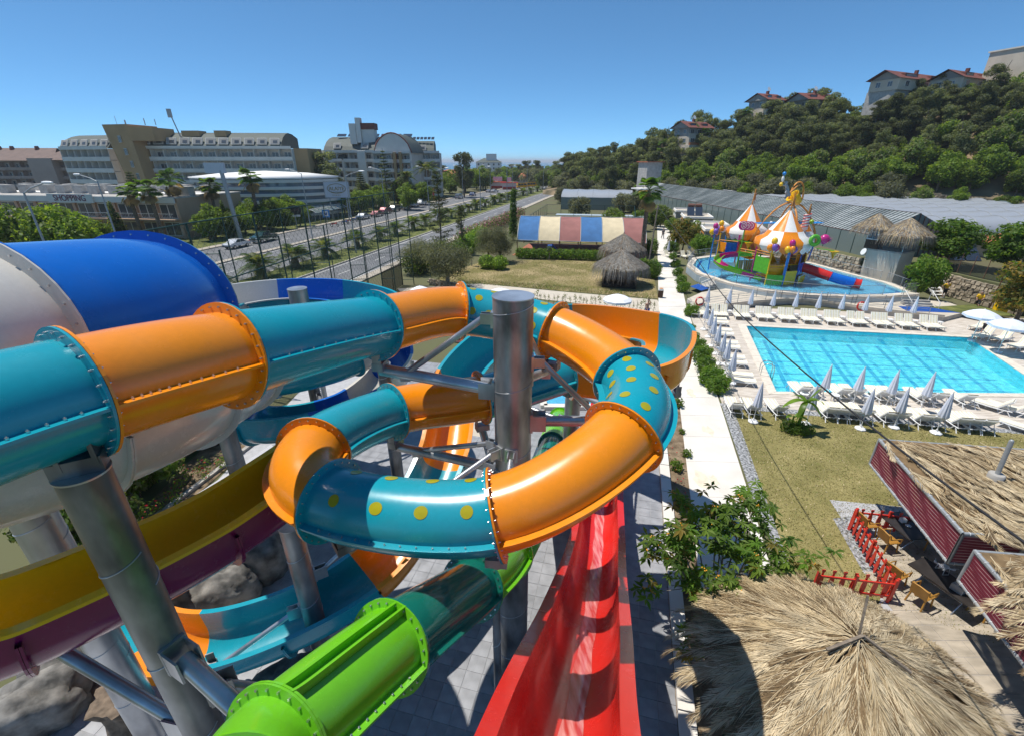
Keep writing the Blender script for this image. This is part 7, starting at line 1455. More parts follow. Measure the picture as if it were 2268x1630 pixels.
p = at(722,474,108); o = root('road_sign', (p.x,p.y,0), 'square blue bus stop sign on a post', 'sign'); mb = MB(); mb.box(p, (1.6,.08,1.6)); build(mb, 'plate', 'skyblue', o); mb = MB(); mb.box(p+V((0,-.06,0)), (1.0,.03,1.1)); build(mb, 'pictogram_field', 'white', o); mb = MB(); mb.box(p+V((-.05,-.09,-.15)), (.6,.02,.3)); mb.box(p+V((.1,-.09,.1)), (.25,.02,.3)); build(mb, 'pictogram', 'bluefloor', o); mb = MB(); mb.cyl((p.x,p.y,0), p, .06, n=6); build(mb, 'post', 'gpipe', o)
# ================================================================ hotels
WM = {}
def winmesh(w_, h):
    k = (round(w_,2), round(h,2))
    if k not in WM:
        mb = MB(); mb.box((0,0,0), (w_,.12,h)); f_ = mb.mesh('window', 'hotelb'); mb = MB()
        for s_ in (-1,1): mb.box((s_*w_*.245,-.065,0), (w_*.43,.03,h*.88))
        WM[k] = (f_, mb.mesh('pane', 'glass'))
    return WM[k]
def window(parent, p, w_, h, rz=0.):
    a, b = winmesh(w_, h); o = put(a, 'window', parent, V(p)-wloc(parent), (0,0,rz)); put(b, 'pane', o); return o
def wing(o, a, b, floors, z0, fh, bay, dep=2.0, band='hotelb', divm='hotelb', wall='hoteld', back=14, top=True):
    """balcony front between ground points a and b"""
    a, b = V((*a,0)), V((*b,0)); d = (b-a).normalized(); nn = V((d.y,-d.x,0)); L = (b-a).length; rz = math.atan2(d.y,d.x); n = max(1, round(L/bay))
    mb = MB(); mb.prism([tuple(p)[:2] for p in (a, b, b-nn*back, a-nn*back)], 0, z0+floors*fh); build(mb, 'wall', wall, o)
    for f_ in range(floors+1):
        z = z0+f_*fh; mb = MB(); h = 1.05 if f_ < floors else .75; mb.beam(a+nn*(dep-.08)+V((0,0,z+h/2-.15)), b+nn*(dep-.08)+V((0,0,z+h/2-.15)), .16, h+.15); build(mb, 'balcony_front', band, o)
        mb = MB(); mb.beam(a+nn*(dep/2)+V((0,0,z-.12)), b+nn*(dep/2)+V((0,0,z-.12)), dep, .2); build(mb, 'balcony_slab', band, o)
        if f_ < floors:
            for k in range(n+1): p = a.lerp(b,k/n); mb = MB(); mb.beam(p+nn*.02+V((0,0,z+fh/2)), p+nn*(dep-.2)+V((0,0,z+fh/2)), .12, fh-.25); build(mb, 'divider', divm, o)
            for k in range(n): p = a.lerp(b,(k+.5)/n)+nn*.05; window(o, p+V((0,0,z+1.25)), min(1.9,bay*.52), 2.1, rz)
    return d, nn, L
def barrel(o, a, b, nn, z0, h, dep, m_='roofg', dorm=0, name='roof'):
    a, b = V(a), V(b); mb = MB(); prof = [(0,0),(.09,.36),(.20,.66),(.34,.88),(.5,1.0),(.72,.95),(1,.7)]
    mb.loft([[p+nn*(1.6-dep*t)+V((0,0,z0+h*q)) for t, q in prof] for p in (a, b)], ring_closed=False, sm=False)
    for p in (a, b): r_ = [p+nn*(1.6-dep*t)+V((0,0,z0+h*q)) for t, q in prof]; mb.add(r_+[p+nn*(1.6-dep)+V((0,0,z0))], [tuple(range(len(r_)+1))])
    rf = build(mb, name, m_, o); d = (b-a).normalized(); L = (b-a).length; rz = math.atan2(d.y,d.x)
    for k in range(dorm):
        p = a.lerp(b,(k+.5)/dorm)+nn*(1.6-dep*.07)+V((0,0,z0+h*.40)); mb = MB(); M = Matrix.Rotation(rz,3,'Z') @ Matrix.Rotation(R(-28),3,'X'); mb.box(p, (2.7,.3,1.9), M=M); fr_ = build(mb, 'dormer', 'hotelb', rf); mb = MB(); mb.box(p+M @ V((0,-.16,0)), (2.45,.06,1.62), M=M); build(mb, 'dormer_shade_panel', 'greyr', rf); mb = MB(); mb.box(p+M @ V((.2,-.21,-.2)), (1.2,.05,.8), M=M); build(mb, 'pane', 'glass', rf)  # flat grey panel on the dormer front; the recess shade is in its colour
    return rf
# first hotel: long balcony block, ochre stair tower, curved left wing
o = root('hotel', (-88,150,0), 'long cream balcony hotel with ochre stair tower and grey green roof', 'building')
d_, n_, L_ = wing(o, (-112,147), (-65,150), 5, 0.6, 3.15, 3.6); barrel(o, (-111.5,147,0), (-68,150,0), n_, 16.6, 4.2, 15, dorm=12)
wing(o, (-137,155), (-118,149.5), 5, .6, 3.15, 3.0, band='hotelb'); barrel(o, (-137.5,155,0), (-118,149.5,0), V((-.28,-.96,0)), 16.4, 3.9, 14, dorm=5)
tp = [at(238,282,143), at(358,282,150)]; mb = MB(); tb0 = [(-114.4,143.5),(-106.0,141.6),(-105,152),(-113.5,154)]; mb.loft([[V((x+(3.5 if x < -110 else 1.0),y,0)) for x, y in tb0], [V((x,y,22.3)) for x, y in tb0]], cap=True, sm=False); tw_ = build(mb, 'stair_tower', 'ochre', o)
mb = MB(); mb.prism([(-106.2,141.4),(-100.5,143.2),(-100.3,152),(-105,152.2)], 18.2, 21.6); build(mb, 'tower_head', 'ochre', o)
for k in range(6): window(o, (-110.2+4.5*(1-(2.6+k*3.2)/22.3)-.3,142.35,2.6+k*3.2), 1.0, 1.7, -.2)
for (dx, h, r_) in ((-112,24.6,.05),(-109.5,23.6,.18),(-104,24.0,.12),(-101,23.8,.1)): mb = MB(); mb.cyl((dx,146,22.3),(dx,146,h), r_, n=6); build(mb, 'antenna', 'gpipe', o)
mb = MB(); mb.cyl((-97.5,150,19.5),(-98.6,150,24.6), .16, n=6); mb.box((-98.8,149.8,25.6), (1.1,.5,2.2)); build(mb, 'phone_mast', 'gpipe', o); mb = MB(); mb.box((-94.5,152,20.4), (5,4,1.5)); mb.box((-86,152,20.4), (3.4,3,1.6)); build(mb, 'roof_hut', 'ochre', o)
mb = MB(); mb.prism([(-65,150),(-61.5,151.5),(-60.5,160),(-64.5,162)], 0, 16.5); build(mb, 'end_block', 'ochre', o)
# link wing and second hotel
o = root('hotel', (-58,178,0), 'middle hotel wing with curved green roof between the two big blocks', 'building'); d_, n_, L_ = wing(o, (-74,186), (-60,180), 4, .6, 3.1, 3.4); barrel(o, (-74,186,0), (-60,180,0), n_, 13.4, 3.4, 14, 'roofg')
o = root('hotel', (-50,183,0), 'big cream hotel with vaulted grey roof and white chimney block', 'building')
d_, n_, L_ = wing(o, (-67,182), (-53.5,180), 5, .6, 3.05, 4.2); wing(o, (-53.5,180), (-41,178), 5, .6, 3.05, 4.2)
mb = MB(); mb.prism([(-54.8,177.6),(-51.9,177.2),(-51.9,182),(-54.8,182)], 0, 16.2); build(mb, 'stair_shaft', 'hotelb', o)
barrel(o, (-67.5,182,0), (-47,179,0), n_, 15.9, 5.2, 17, dorm=2); 
mb = MB(); prof = [(t, math.sin(PI*t)**.6) for t in [k/12 for k in range(13)]]; fa, fb = V((-48.5,176.6,0)), V((-34.8,174.8,0)); fr_ = [fa.lerp(fb,t)+V((0,0,15.6+6.2*q)) for t, q in prof]; bk = [p+V((2,13,0)) for p in fr_]; mb.loft([fr_, bk], ring_closed=False); build(mb, 'vault', 'roofg', o); mb = MB(); mb.add(fr_, [tuple(range(len(fr_)-1,-1,-1))]); build(mb, 'gable_wall', 'hotelb', o); mb = MB(); mb.pipe([p+V((0,-.1,.1)) for p in fr_], .22, 6); build(mb, 'gable_trim', 'roofb', o)
wing(o, (-48.5,177.4), (-35.2,175.8), 5, .6, 3.0, 3.4); 
for x in (-41.2,-39.2): mb = MB(); mb.prism([(x,173.4),(x+.9,173.3),(x+.9,175.6),(x,175.7)], 0, 15.8); build(mb, 'fin', 'ochre', o)
mb = MB(); mb.prism([(-57.2,180),(-55.0,180),(-55.0,183),(-57.2,183)], 18.5, 25.0); mb.prism([(-54.9,180.2),(-53.3,180.2),(-53.3,183),(-54.9,183)], 19, 26.8); mb.prism([(-53.2,181),(-48.8,181),(-48.8,185),(-53.2,185)], 19, 24.6); build(mb, 'chimney_block', 'hotelb', o); mb = MB(); mb.prism([(-53.4,180.8),(-48.4,180.8),(-48.4,185.2),(-53.4,185.2)], 23.2, 25.2); build(mb, 'plant_screen', 'roofb', o)
for x in range(-62, -36, 4): mb = MB(); mb.box((x,186,21.6), (3.2,1.8,.12), M=Matrix.Rotation(R(28),3,'X')); build(mb, 'solar_panel', 'panel', o)
o = root('hotel', (-30,192,0), 'rear cream hotel wing at the right of the vaulted block', 'building'); d_, n_, L_ = wing(o, (-38,190), (-27.5,191), 5, .6, 3.05, 3.4); barrel(o, (-38,190,0), (-29.5,191,0), n_, 15.9, 4.2, 15, dorm=1)
for k in range(6): mb = MB(); mb.box((-37+k*1.4,193,20.9), (1.1,1.6,.1), M=Matrix.Rotation(R(32),3,'X')); build(mb, 'solar_panel', 'panel', o)
# round conference hall
o = root('conference_hall', (-62,122,0), 'white round hall with horizontal louvres and shallow roof', 'building'); cx, cy, ra, rb = -62.0, 124.0, 17.5, 11.5
def oval(k, z, n=48): return [V((cx+ra*k*math.cos(2*PI*i/n), cy+rb*k*math.sin(2*PI*i/n), z)) for i in range(n)]
mb = MB(); mb.loft([oval(.97,0), oval(.97,9.2)]); build(mb, 'glass_wall', 'glassb', o)
for z in (1.2,2.7,4.2,5.7,7.2,8.7): mb = MB(); mb.loft([oval(1.0,z-.35), oval(1.01,z-.3), oval(1.01,z+.3), oval(1.0,z+.35), oval(.96,z+.35), oval(.96,z-.35)], True, sm=False); build(mb, 'louvre_band', 'hotelb', o)
mb = MB(); mb.loft([oval(1.02,9.2), oval(1.03,9.5), oval(.6,10.3), oval(.02,10.8)], cap=True); build(mb, 'roof', 'cream2', o)
# shopping centre
o = root('shopping_centre', (-80,92,0), 'two storey shopping centre with SHOPPING sign and concrete roof blocks', 'building'); A_, B_ = V((-108,95,0)), V((-60,86.5,0)); d_ = (B_-A_).normalized(); n_ = V((d_.y,-d_.x,0)); L_ = (B_-A_).length; rz = math.atan2(d_.y,d_.x)
mb = MB(); mb.prism([tuple(p)[:2] for p in (A_, B_, B_-n_*16, A_-n_*16)], 0, 6.9); build(mb, 'wall', 'peach', o); mb = MB(); mb.prism([tuple(p)[:2] for p in (A_+n_*.5, B_+n_*.5, B_-n_*16.4, A_-n_*16.4)], 6.9, 7.15); build(mb, 'roof', 'concg', o); mb = MB(); mb.beam(A_+n_*.55+V((0,0,6.6)), B_+n_*.55+V((0,0,6.6)), .3, 1.0); build(mb, 'fascia', 'hotelb', o)
for k in range(11):
    p = A_.lerp(B_,(k+.5)/11)
    for z in (1.6,4.7): window(o, p+n_*.06+V((0,0,z)), 3.3, 2.5, rz)
    mb = MB(); q = A_.lerp(B_,(k+.97)/11); mb.beam(q+n_*.1, q+n_*.1+V((0,0,6.2)), .5, .5); build(mb, 'pier', 'peach', o)
mb = MB(); mb.beam(A_+n_*.9+V((0,0,3.3)), B_+n_*.9+V((0,0,3.3)), 1.6, .25); build(mb, 'balcony', 'peach', o); mb = MB(); mb.beam(A_+n_*1.6+V((0,0,4.4)), B_+n_*1.6+V((0,0,4.4)), .05, .06); build(mb, 'balcony_rail', 'wpaint', o); mb = MB()
for k in range(150): p = A_.lerp(B_,k/150)+n_*1.6; mb.cyl(p+V((0,0,3.4)), p+V((0,0,4.4)), .02, n=3, cap=False)
build(mb, 'balusters', 'wpaint', o)['kind'] = 'stuff'
p = at(176,443,91); pd = (p-A_).dot(d_); p = A_+d_*pd+n_*.85+V((0,0,6.75)); mb = MB(); mb.beam(p-d_*5.0, p+d_*5.0, .2, 1.5); build(mb, 'sign_board', 'hotelb', o); put(text_mesh('SHOPPING', 1.5, 'signt', 'lettering'), 'lettering', o, p+n_*.13-wloc(o), (R(90),0,rz))
rd = random.Random(6)
for k in range(24): p = A_+d_*(L_*(k % 12+.5)/12+rd.uniform(-.8,.8))-n_*(3.5+5.5*(k//12)+rd.uniform(0,2.5)); mb = MB(); mb.box(p+V((0,0,7.9)), (2.0,1.5,1.6), rz); build(mb, 'roof_block', 'concg', o)
mb = MB(); mb.beam(A_-n_*7.5+V((0,0,7.25)), B_-n_*7.5+V((0,0,7.25)), 4, .12); build(mb, 'white_roof_strip', 'cream2', o)
# pinkish hotel far left
o = root('hotel', (-180,200,0), 'distant pinkish grey hotel with brown roofs at the left edge', 'building'); wing(o, (-240,196), (-178,198), 4, .5, 3.1, 4.0, band='pinkw', divm='pinkw', wall='pinkw'); wing(o, (-176,190), (-156,192), 4, .5, 3.1, 4.0, band='pinkw', divm='pinkw', wall='pinkw')
for (x0, x1, y0, z) in ((-242,-177,195,13.2),(-177,-154,188,13.4)): mb = MB(); a, b = V((x0,y0,z)), V((x1,y0,z)); mb.loft([[a+V((0,-2,0)), a+V((6,8,4.6)), a+V((0,18,0))], [b+V((0,-2,0)), b+V((-6,8,4.6)), b+V((0,18,0))]], ring_closed=False, sm=False); build(mb, 'roof', 'rooft2', o)
for x in (-230,-222,-205,-200,-190): mb = MB(); mb.cyl((x,202,16.5),(x,202,18.5), 1.0, .6, n=8); build(mb, 'roof_vent', 'roofb', o)
mb = MB(); mb.box((-176,187.5,7), (9,3,14)); build(mb, 'stair_block', 'pinkw', o)
# low roofs and buildings towards the sea
def house(label, c, w_, d2, h, roof='rooft', wall='villa', rz=0., rh=2.2, nwin=3, name='house', storeys=1):
    o = root(name, c, label, 'house', rz=rz); mb = MB(); mb.box((0,0,h/2-1.5), (w_,d2,h+3)); build(mb, 'wall', wall, o, True)
    mb = MB(); x, y = w_/2+.5, d2/2+.5; rl = max(.1, x-y*.9); mb.quad((-x,-y,h),(x,-y,h),(rl,0,h+rh),(-rl,0,h+rh)); mb.quad((x,y,h),(-x,y,h),(-rl,0,h+rh),(rl,0,h+rh)); mb.quad((x,-y,h),(x,y,h),(rl,0,h+rh)); mb.quad((-x,y,h),(-x,-y,h),(-rl,0,h+rh)); rf = build(mb, 'roof', roof, o, True); mb = MB(); mb.box((w_*.2,.4,h+rh*.8), (.8,.8,1.8)); build(mb, 'chimney', roof, rf, True)
    for f_ in range(storeys):
        for k in range(nwin): a, b = winmesh(1.3, 1.5); q = put(a, 'window', o, (-w_/2+w_*(k+.5)/nwin,-d2/2-.05,h-1.6-f_*2.9)); put(b, 'pane', q)
    return o
for i, (u, v, Y, w_) in enumerate(((980,385,330,26),(1005,383,345,20),(1035,382,335,24),(1055,382,350,14),(1130,388,360,16),(1172,390,330,18),(1192,385,380,16),(1228,392,300,10))):
    p = at(u, v, Y); house('low orange roofed house near the shore, %s from the left' % ORD[i], (p.x,p.y,0), w_, 12, max(3, p.z-1.5), rh=3.5, nwin=5)
p = at(1083,360,400); o = house('white hotel with roof terrace near the sea', (p.x,p.y,0), 20, 14, max(10, p.z), 'roofg', 'wpaint', rh=3, nwin=5, storeys=3); mb = MB(); mb.box((2,0,p.z+3), (8,8,6)); build(mb, 'roof_house', 'wpaint', o, True)
for i, (u, v, c_) in enumerate(((1102,412,'redpaint'),(1128,414,'redpaint'))):
    p = g(u, v+6); o = root('kiosk', (p.x,p.y,0), 'red kiosk with awning at the far bend, %s one' % ('left' if i == 0 else 'right'), 'kiosk'); mb = MB(); mb.box((p.x,p.y,1.6), (7,3,3.2)); build(mb, 'stall', 'wcloth', o); mb = MB(); mb.beam((p.x-4.5,p.y-2.2,3.2),(p.x+4.5,p.y-2.2,3.2), 3, .3); build(mb, 'awning', c_, o); mb = MB(); mb.box((p.x,p.y,4.6), (5 if i == 0 else 2,.4,2.0)); build(mb, 'sign', 'board', o)
    mb = MB(); mb.box((p.x,p.y-1.6,.6), (6.4,.3,1.2)); build(mb, 'counter', 'redpaint', o)
p = at(1000,420,165); o = root('banner_flag', (p.x-6.5,p.y,0), 'red feather banner flag beside the road', 'flag'); mb = MB(); mb.loft([[V((p.x-6.5,p.y,1.0+k*.5)), V((p.x-5.9+.1*math.sin(k),p.y+.1,1.2+k*.5))] for k in range(8)], ring_closed=False); build(mb, 'flag', 'redpaint', o); mb = MB(); mb.cyl((p.x-6.5,p.y,0),(p.x-6.5,p.y,4.8), .03, n=5); build(mb, 'pole', 'steel', o)
# ================================================================ vegetation in the distance
PINE = [tree_model('pine_tree', leafmesh('pine_crown', clumps(3.0,6.4,2.0,26,s_,.62,.36), 5600, .46, ['pine','pine2'], [.6,.4], s_, .32), trunkmesh('pine_trunk', 5.5, .22, 'bark', 4, .15, s_, 1.0, 6), 'x') for s_ in (301,302,303,304)]
BTR = [tree_model('broadleaf_tree', leafmesh('broadleaf_crown', clumps(2.9,4.2,1.1,20,s_,.8,.40), 4600, .42, ms, [.55,.45], s_, .5), trunkmesh('broadleaf_trunk', 2.4, .2, 'bark', 4, .15, s_, 1.0, 6), 'x') for s_, ms in ((311,['broad','broad2']),(312,['broad','pine2']),(313,['broad2','hedge2']))]
GOL = [tree_model('olive_tree', leafmesh('grey_olive_crown', clumps(2.8,3.6,.8,20,s_,.8,.40), 3200, .42, ['olive','olive2'], [.6,.4], s_, .4), trunkmesh('grey_olive_trunk', 1.8, .2, 'bark2', 4, .2, s_, 1.0, 6), 'x') for s_ in (321,322)]
rd = random.Random(77); GRP = 'trees on the hillside'
def hs(s_, t): p = hillpt(s_, t); p.z -= .15; return p
taken = []
def scatter(n, s0, s1, t0, t1, protos, label, lo, hi, mind, grp=GRP):
    k = 0; tries = 0
    while k < n and tries < n*30:
        tries += 1; s_, t = rd.uniform(s0,s1), rd.uniform(t0,t1); p = hs(s_, t)
        if any((p.x-q[0])**2+(p.y-q[1])**2 < mind*mind for q in taken): continue
        taken.append((p.x,p.y)); sc_ = rd.uniform(lo,hi); rd.choice(protos).put(p, rd.uniform(0,6.28), label, grp, (sc_,sc_,sc_*rd.uniform(.85,1.15))); k += 1
scatter(110, .3, 3.1, .40, .98, PINE, 'dark green pine tree on the upper hillside', .9, 1.45, 3.6)
scatter(60, 3.1, 5.4, .36, .84, PINE, 'dark green pine tree on the steep right hillside', .8, 1.15, 3.2)
scatter(72, .6, 5.2, .20, .50, BTR, 'leafy green tree on the middle hillside', .9, 1.4, 3.4)
scatter(26, .8, 5.2, .45, .9, BTR+GOL, 'light green tree among the dark hillside pines', .8, 1.2, 2.6)
scatter(34, .4, 5.2, -.02, .24, BTR, 'green fruit tree on the lower terraces of the hill', .6, .95, 3.2)
scatter(40, .2, 3.6, -.04, .24, GOL, 'grey green olive tree at the foot of the hill', .85, 1.3, 3.2)
for i, (u, v, Y, s_) in enumerate(((1303,402,200,1.5),(1335,395,190,1.5),(1365,400,185,1.1),(1400,400,170,1.0),(1290,405,215,1.3),(1350,402,176,1.3))):
    p = at(u, v, Y); PINE[i % 4].put((p.x,p.y,max(1.0,p.z-3)), i, 'dark pine at the left end of the hill, %s one' % ORD[i], GRP, s_)
p = at(1720,412,118); GOL[0].put((p.x,p.y,2.3), 0, 'very broad grey olive bush behind the glass greenhouse', None, (2.0,1.7,1.45)); p = at(1615,412,135); GOL[1].put((p.x,p.y,2.3), 1, 'broad grey olive bush left of the very broad one', None, (1.5,1.4,1.35))
# olives and scrub between court and hill
for i in range(26):
    x = rd.uniform(14,40); y = rd.uniform(112,178); 
    if 15 < x < 38 and 138 < y < 160: continue
    GOL[i % 2].put((x,y,0), i, 'grey olive tree in the grove left of the greenhouse', 'olive grove', rd.uniform(.8,1.2))
for i in range(10): BTR[i % 3].put((rd.uniform(20,33),rd.uniform(80,112),0), i, 'small green tree around the court', 'trees around the court', rd.uniform(.5,.8))
# terraces on the right part of the hill
for i, (s0, s1, t) in enumerate(((3.3,4.6,.05),(3.5,5.0,.13),(2.6,3.4,.08))):
    pts = [hillpt(s0+(s1-s0)*k/8, t) for k in range(9)]; rubble([(p.x,p.y,p.z) for p in pts], -.4, .9, 'stone_wall', 'dry stone terrace wall on the hill, %s' % ('lowest on the right','second on the right','behind the polytunnels')[i], .5, 60+i)
BU = leafmesh('scrub_crown', [((0,0,.6),(1.0,1.0,.7)),((.5,.3,.8),(.7,.6,.6)),((-.5,-.2,.5),(.7,.7,.5))], 700, .34, ['hedge','hedge2','broad'], [.4,.3,.3], 331)
for i in range(46):
    s_, t = rd.uniform(1.6,5.2), rd.uniform(-.05,.2); p = hs(s_, t); o = root('scrub_bush', p, 'low green bush on the garden terraces of the hill', 'bush', 'terrace bushes'); put(BU, 'crown', o, rot=(0,0,i), scale=rd.uniform(.7,1.4)); put(BST, 'stem', o)
for i in range(18):
    u = 1950+i*18.5; p = at(u, 232-.05*(u-1950)+rd.uniform(-4,4), 131-(u-1950)*.045); PINE[i % 4].put((p.x,p.y,p.z-4.2), i, 'dark pine in the belt below the crest houses', GRP, rd.uniform(.65,.85))
for i, (u, v, Y) in enumerate(((1490,350,160),(1560,345,160),(1640,300,155),(1680,296,153),(1735,300,150),(1775,305,148),(1830,300,148),(1860,275,150),(1610,315,160),(1890,262,146),(1920,248,142))):
    p = at(u, v, Y); PINE[i % 4].put((p.x,p.y,p.z-4.6), i, 'dark pine in the belt below the ridge villas', GRP, rd.uniform(.75,.95))
# houses on the ridge
def villa(label, u, v, Y, rz, w_, d2, st_, roof='roofb', wall='villa', zoff=0, base='terra', dish=True):
    p = at(u, v, Y); o = root('villa', p, label, 'house', rz=rz); o.scale = (.86,.86,.86); fh = 3.0; mb = MB(); mb.box((0,.5,-3), (w_*.98,d2*.98,6)); build(mb, 'plinth', 'concg', o, True)
    for f_ in range(st_):
        q = 1-.08*f_; mb = MB(); mb.box((0,.6*f_,fh*(f_+.5)), (w_*q,d2*q,fh)); build(mb, 'storey', wall if f_ < st_-1 else ('greyr' if st_ > 2 else wall), o, True)
        if f_: mb = MB(); mb.box((0,-d2/2*q-.4+.6*f_,fh*f_+.45), (w_*.92,.18,.9)); build(mb, 'balcony', base if f_ == 1 else 'villa', o, True)
        for k in range(3): a, b = winmesh(1.7, 1.5); wn = put(a, 'window', o, (-w_*q*.36+w_*q*.36*k,-d2*q/2-.05+.6*f_,fh*(f_+.5)+.1)); put(b, 'pane', wn)
        for k in range(2): a, b = winmesh(1.2, 1.4); wn = put(a, 'window', o, (-w_*q/2-.05,-d2*.2+d2*.4*k+.6*f_,fh*(f_+.5)+.1), (0,0,-PI/2)); put(b, 'pane', wn)
    h = fh*st_; x, y = w_*.56, d2*.58; mb = MB(); yo = .6*(st_-1); mb.quad((-x,-y+yo,h-.2),(x,-y+yo,h-.2),(x,yo,h+2.2),(-x,yo,h+2.2)); mb.quad((x,y+yo,h-.2),(-x,y+yo,h-.2),(-x,yo,h+2.2),(x,yo,h+2.2)); rf = build(mb, 'roof', roof, o, True)
    for s2 in (-1,1): mb = MB(); mb.add([V((s2*w_*.5,-y+yo+.5,h-.2)), V((s2*w_*.5,y+yo-.5,h-.2)), V((s2*w_*.5,yo,h+1.9))], [(0,1,2)]); build(mb, 'gable', 'greyr', o, True)
    for k in (-.25,.25): mb = MB(); mb.box((w_*k,-y*.45+yo,h+.75), (w_*.24,1.8,1.3)); dm = build(mb, 'dormer', roof, rf, True); mb = MB(); mb.box((w_*k,-y*.45+yo-.93,h+.75), (w_*.19,.06,.9)); build(mb, 'pane', 'glassb', dm, True)
    mb = MB(); mb.box((w_*.05,yo+.3,h+2.4), (.8,.8,1.4)); build(mb, 'chimney', roof, rf, True)
    if dish: mb = MB(); mb.lathe((0,yo-.2,h+3.5), [(.05,0),(.5,.1),(.75,.3)], 12, M=Matrix.Rotation(R(65),3,'X')); build(mb, 'satellite_dish', 'white', o, True)
    return o
villa('cream villa lowest on the hill with terracotta balcony and red roof', 1530, 342, 168, .45, 12, 9, 3); villa('grey gabled villa with red roof beside the tall palms', 1690, 286, 162, .4, 9, 9, 3); villa('three storey cream villa with two dormers and a satellite dish', 1790, 288, 156, .3, 13, 9, 3)
villa('long cream house with red brown roof on the crest', 2012, 208, 138, .42, 26, 8, 1, dish=False); villa('cream crest house with dark eaves nearer the right edge', 2125, 206, 132, .42, 17, 8, 1, dish=False)
p = at(2240, 200, 127); o = root('villa', p, 'flat roofed cream block with a big satellite dish at the right edge', 'house', rz=.3); mb = MB(); mb.box((0,0,2.5), (9,9,11)); build(mb, 'wall', 'villa', o, True); mb = MB(); mb.box((0,0,8.1), (9.6,9.6,.3)); build(mb, 'roof', 'cream', o, True); mb = MB(); mb.lathe((-2.5,-1,9.2), [(.05,0),(.9,.2),(1.5,.6)], 18, M=Matrix.Rotation(R(50),3,'X')); build(mb, 'satellite_dish', 'white', o, True); a, b = winmesh(1.3,2.0); wn = put(a, 'window', o, (3,-4.55,5)); put(b, 'pane', wn)
p = at(1438,388,150); o = root('stone_tower', (p.x,p.y,2), 'square stone tower house at the left foot of the hill', 'house'); mb = MB(); mb.box((p.x,p.y,p.z-2), (5,5,11), .3); build(mb, 'wall', 'concg', o); mb = MB(); mb.box((p.x,p.y,p.z+3.6), (6,6,.25), .3); build(mb, 'roof', 'rooft', o); mb = MB(); mb.box((p.x-1,p.y-5,p.z-3.6), (9,5,.3), .3); build(mb, 'terrace_roof', 'cream2', o)
for i, (u, v, Y) in enumerate(((1468,315,172),(1562,292,165),(1658,245,160),(1710,250,158),(1870,235,150),(1462,335,170))): p = at(u, v+2, Y); FPm[i % 2].put((p.x,p.y,p.z-7.4), i, 'tall palm among the ridge houses, %s one' % ORD[i], 'palms on the ridge', 1.0)
# trees of the plain towards the sea and around the hotels
def drop(lst, protos, label, grp, sc_=(1.0,1.4)):
    for i, (x, y) in enumerate(lst): protos[i % len(protos)].put((x,y,0), i*1.7, label, grp, rd.uniform(*sc_))
L = []
while len(L) < 105:
    y = rd.uniform(150,420); x = KX(y)+rd.choice((rd.uniform(-75,-33),rd.uniform(11,30)))
    if x > 14 and y < 215: continue
    if x < -24 and 160 < y < 205: continue
    L.append((x,y))
drop(L, BTR+[PINE[1]], 'leafy tree on the plain beside the road to the sea', 'trees on the plain', (1.0,1.9))
L = [(KX(y)-31-rd.uniform(0,9), y) for y in [84+k*2.4 for k in range(38)]]; L = [q for q in L if not (640 < 1134+FOC*q[0]/(q[1]*CP+EYE*SP) < 665 and q[1] < 103) and not (690 < 1134+FOC*q[0]/(q[1]*CP+EYE*SP) < 800 and q[1] < 124)]
drop(L, [BTR[0],BTR[2]], 'rounded green tree along the hotel side of the road', 'trees along the hotel side', (.75,1.1))
drop([(rd.uniform(8,62),rd.uniform(218,330)) for k in range(34)], BTR+[GOL[0]], 'leafy tree between the far road bend and the hill', 'trees beyond the road bend', (1.1,1.9))
L = [(-94+k*5.2, 77+rd.uniform(-1.5,1.5)) for k in range(6)]; drop(L, [BTR[1],BTR[0]], 'bushy green tree in front of the shopping centre', 'trees in front of the shopping centre', (.8,1.1))
for i, (u, v) in enumerate(((30,470),(95,478),(140,490))): p = at(u, v, 62); BTR[(2,0,2)[i]].put((p.x,p.y,0), i, 'big bright green tree at the left edge, %s from the left' % ORD[i], 'big trees at the left edge', 1.35)
L = [(-74+k*3.0, 101-k*.35) for k in range(10)]; drop(L, [BTR[2],BTR[0]], 'clipped green tree below the round hall', 'clipped trees below the round hall', (.62,.8))
for i, (x, y) in enumerate(((-52,140),(-45,150),(-40,145),(-58,146),(-34,150),(-30,140),(-29,158))): BTR[i % 3].put((x,y,0), i, 'dense garden tree before the second hotel, %s one' % ORD[i], 'hotel garden trees', rd.uniform(1.0,1.5))
def norfolk(label, p, h, seed):
    rg = random.Random(seed); o = root('norfolk_pine', (p.x,p.y,0), label, 'tree'); mb = MB(); mb.cyl((0,0,0),(0,0,h), .22, .04, n=7); build(mb, 'trunk', 'bark', o, True); bl_ = []
    z = h*.12
    while z < h*.97:
        w_ = 3.0*(1-z/h)**.85+.15
        for k in range(7):
            a = 2*PI*k/7+z
            for f_ in (.35,.65,.95): bl_.append(((w_*f_*math.cos(a),w_*f_*math.sin(a),z+.15*w_*f_*f_),(.38,.38,.16)))
        z += h*.055
    put(leafmesh('norfolk_crown', bl_, 4200, .36, ['cyp','pine2'], [.6,.4], seed, .4, shell=.2), 'crown', o)
p = at(858,440,150); norfolk('tall layered pine in front of the vaulted hotel', p, 16.5, 341); p = at(804,440,148); norfolk('shorter layered pine left of the tall one', p, 10.5, 342); p = at(303,440,118); norfolk('thin layered pine before the ochre tower', p, 11, 343)
p = at(1027,400,190); PINE[0].put((p.x,p.y,0), 0, 'big dark evergreen beyond the hotels', None, (1.5,1.5,2.0))
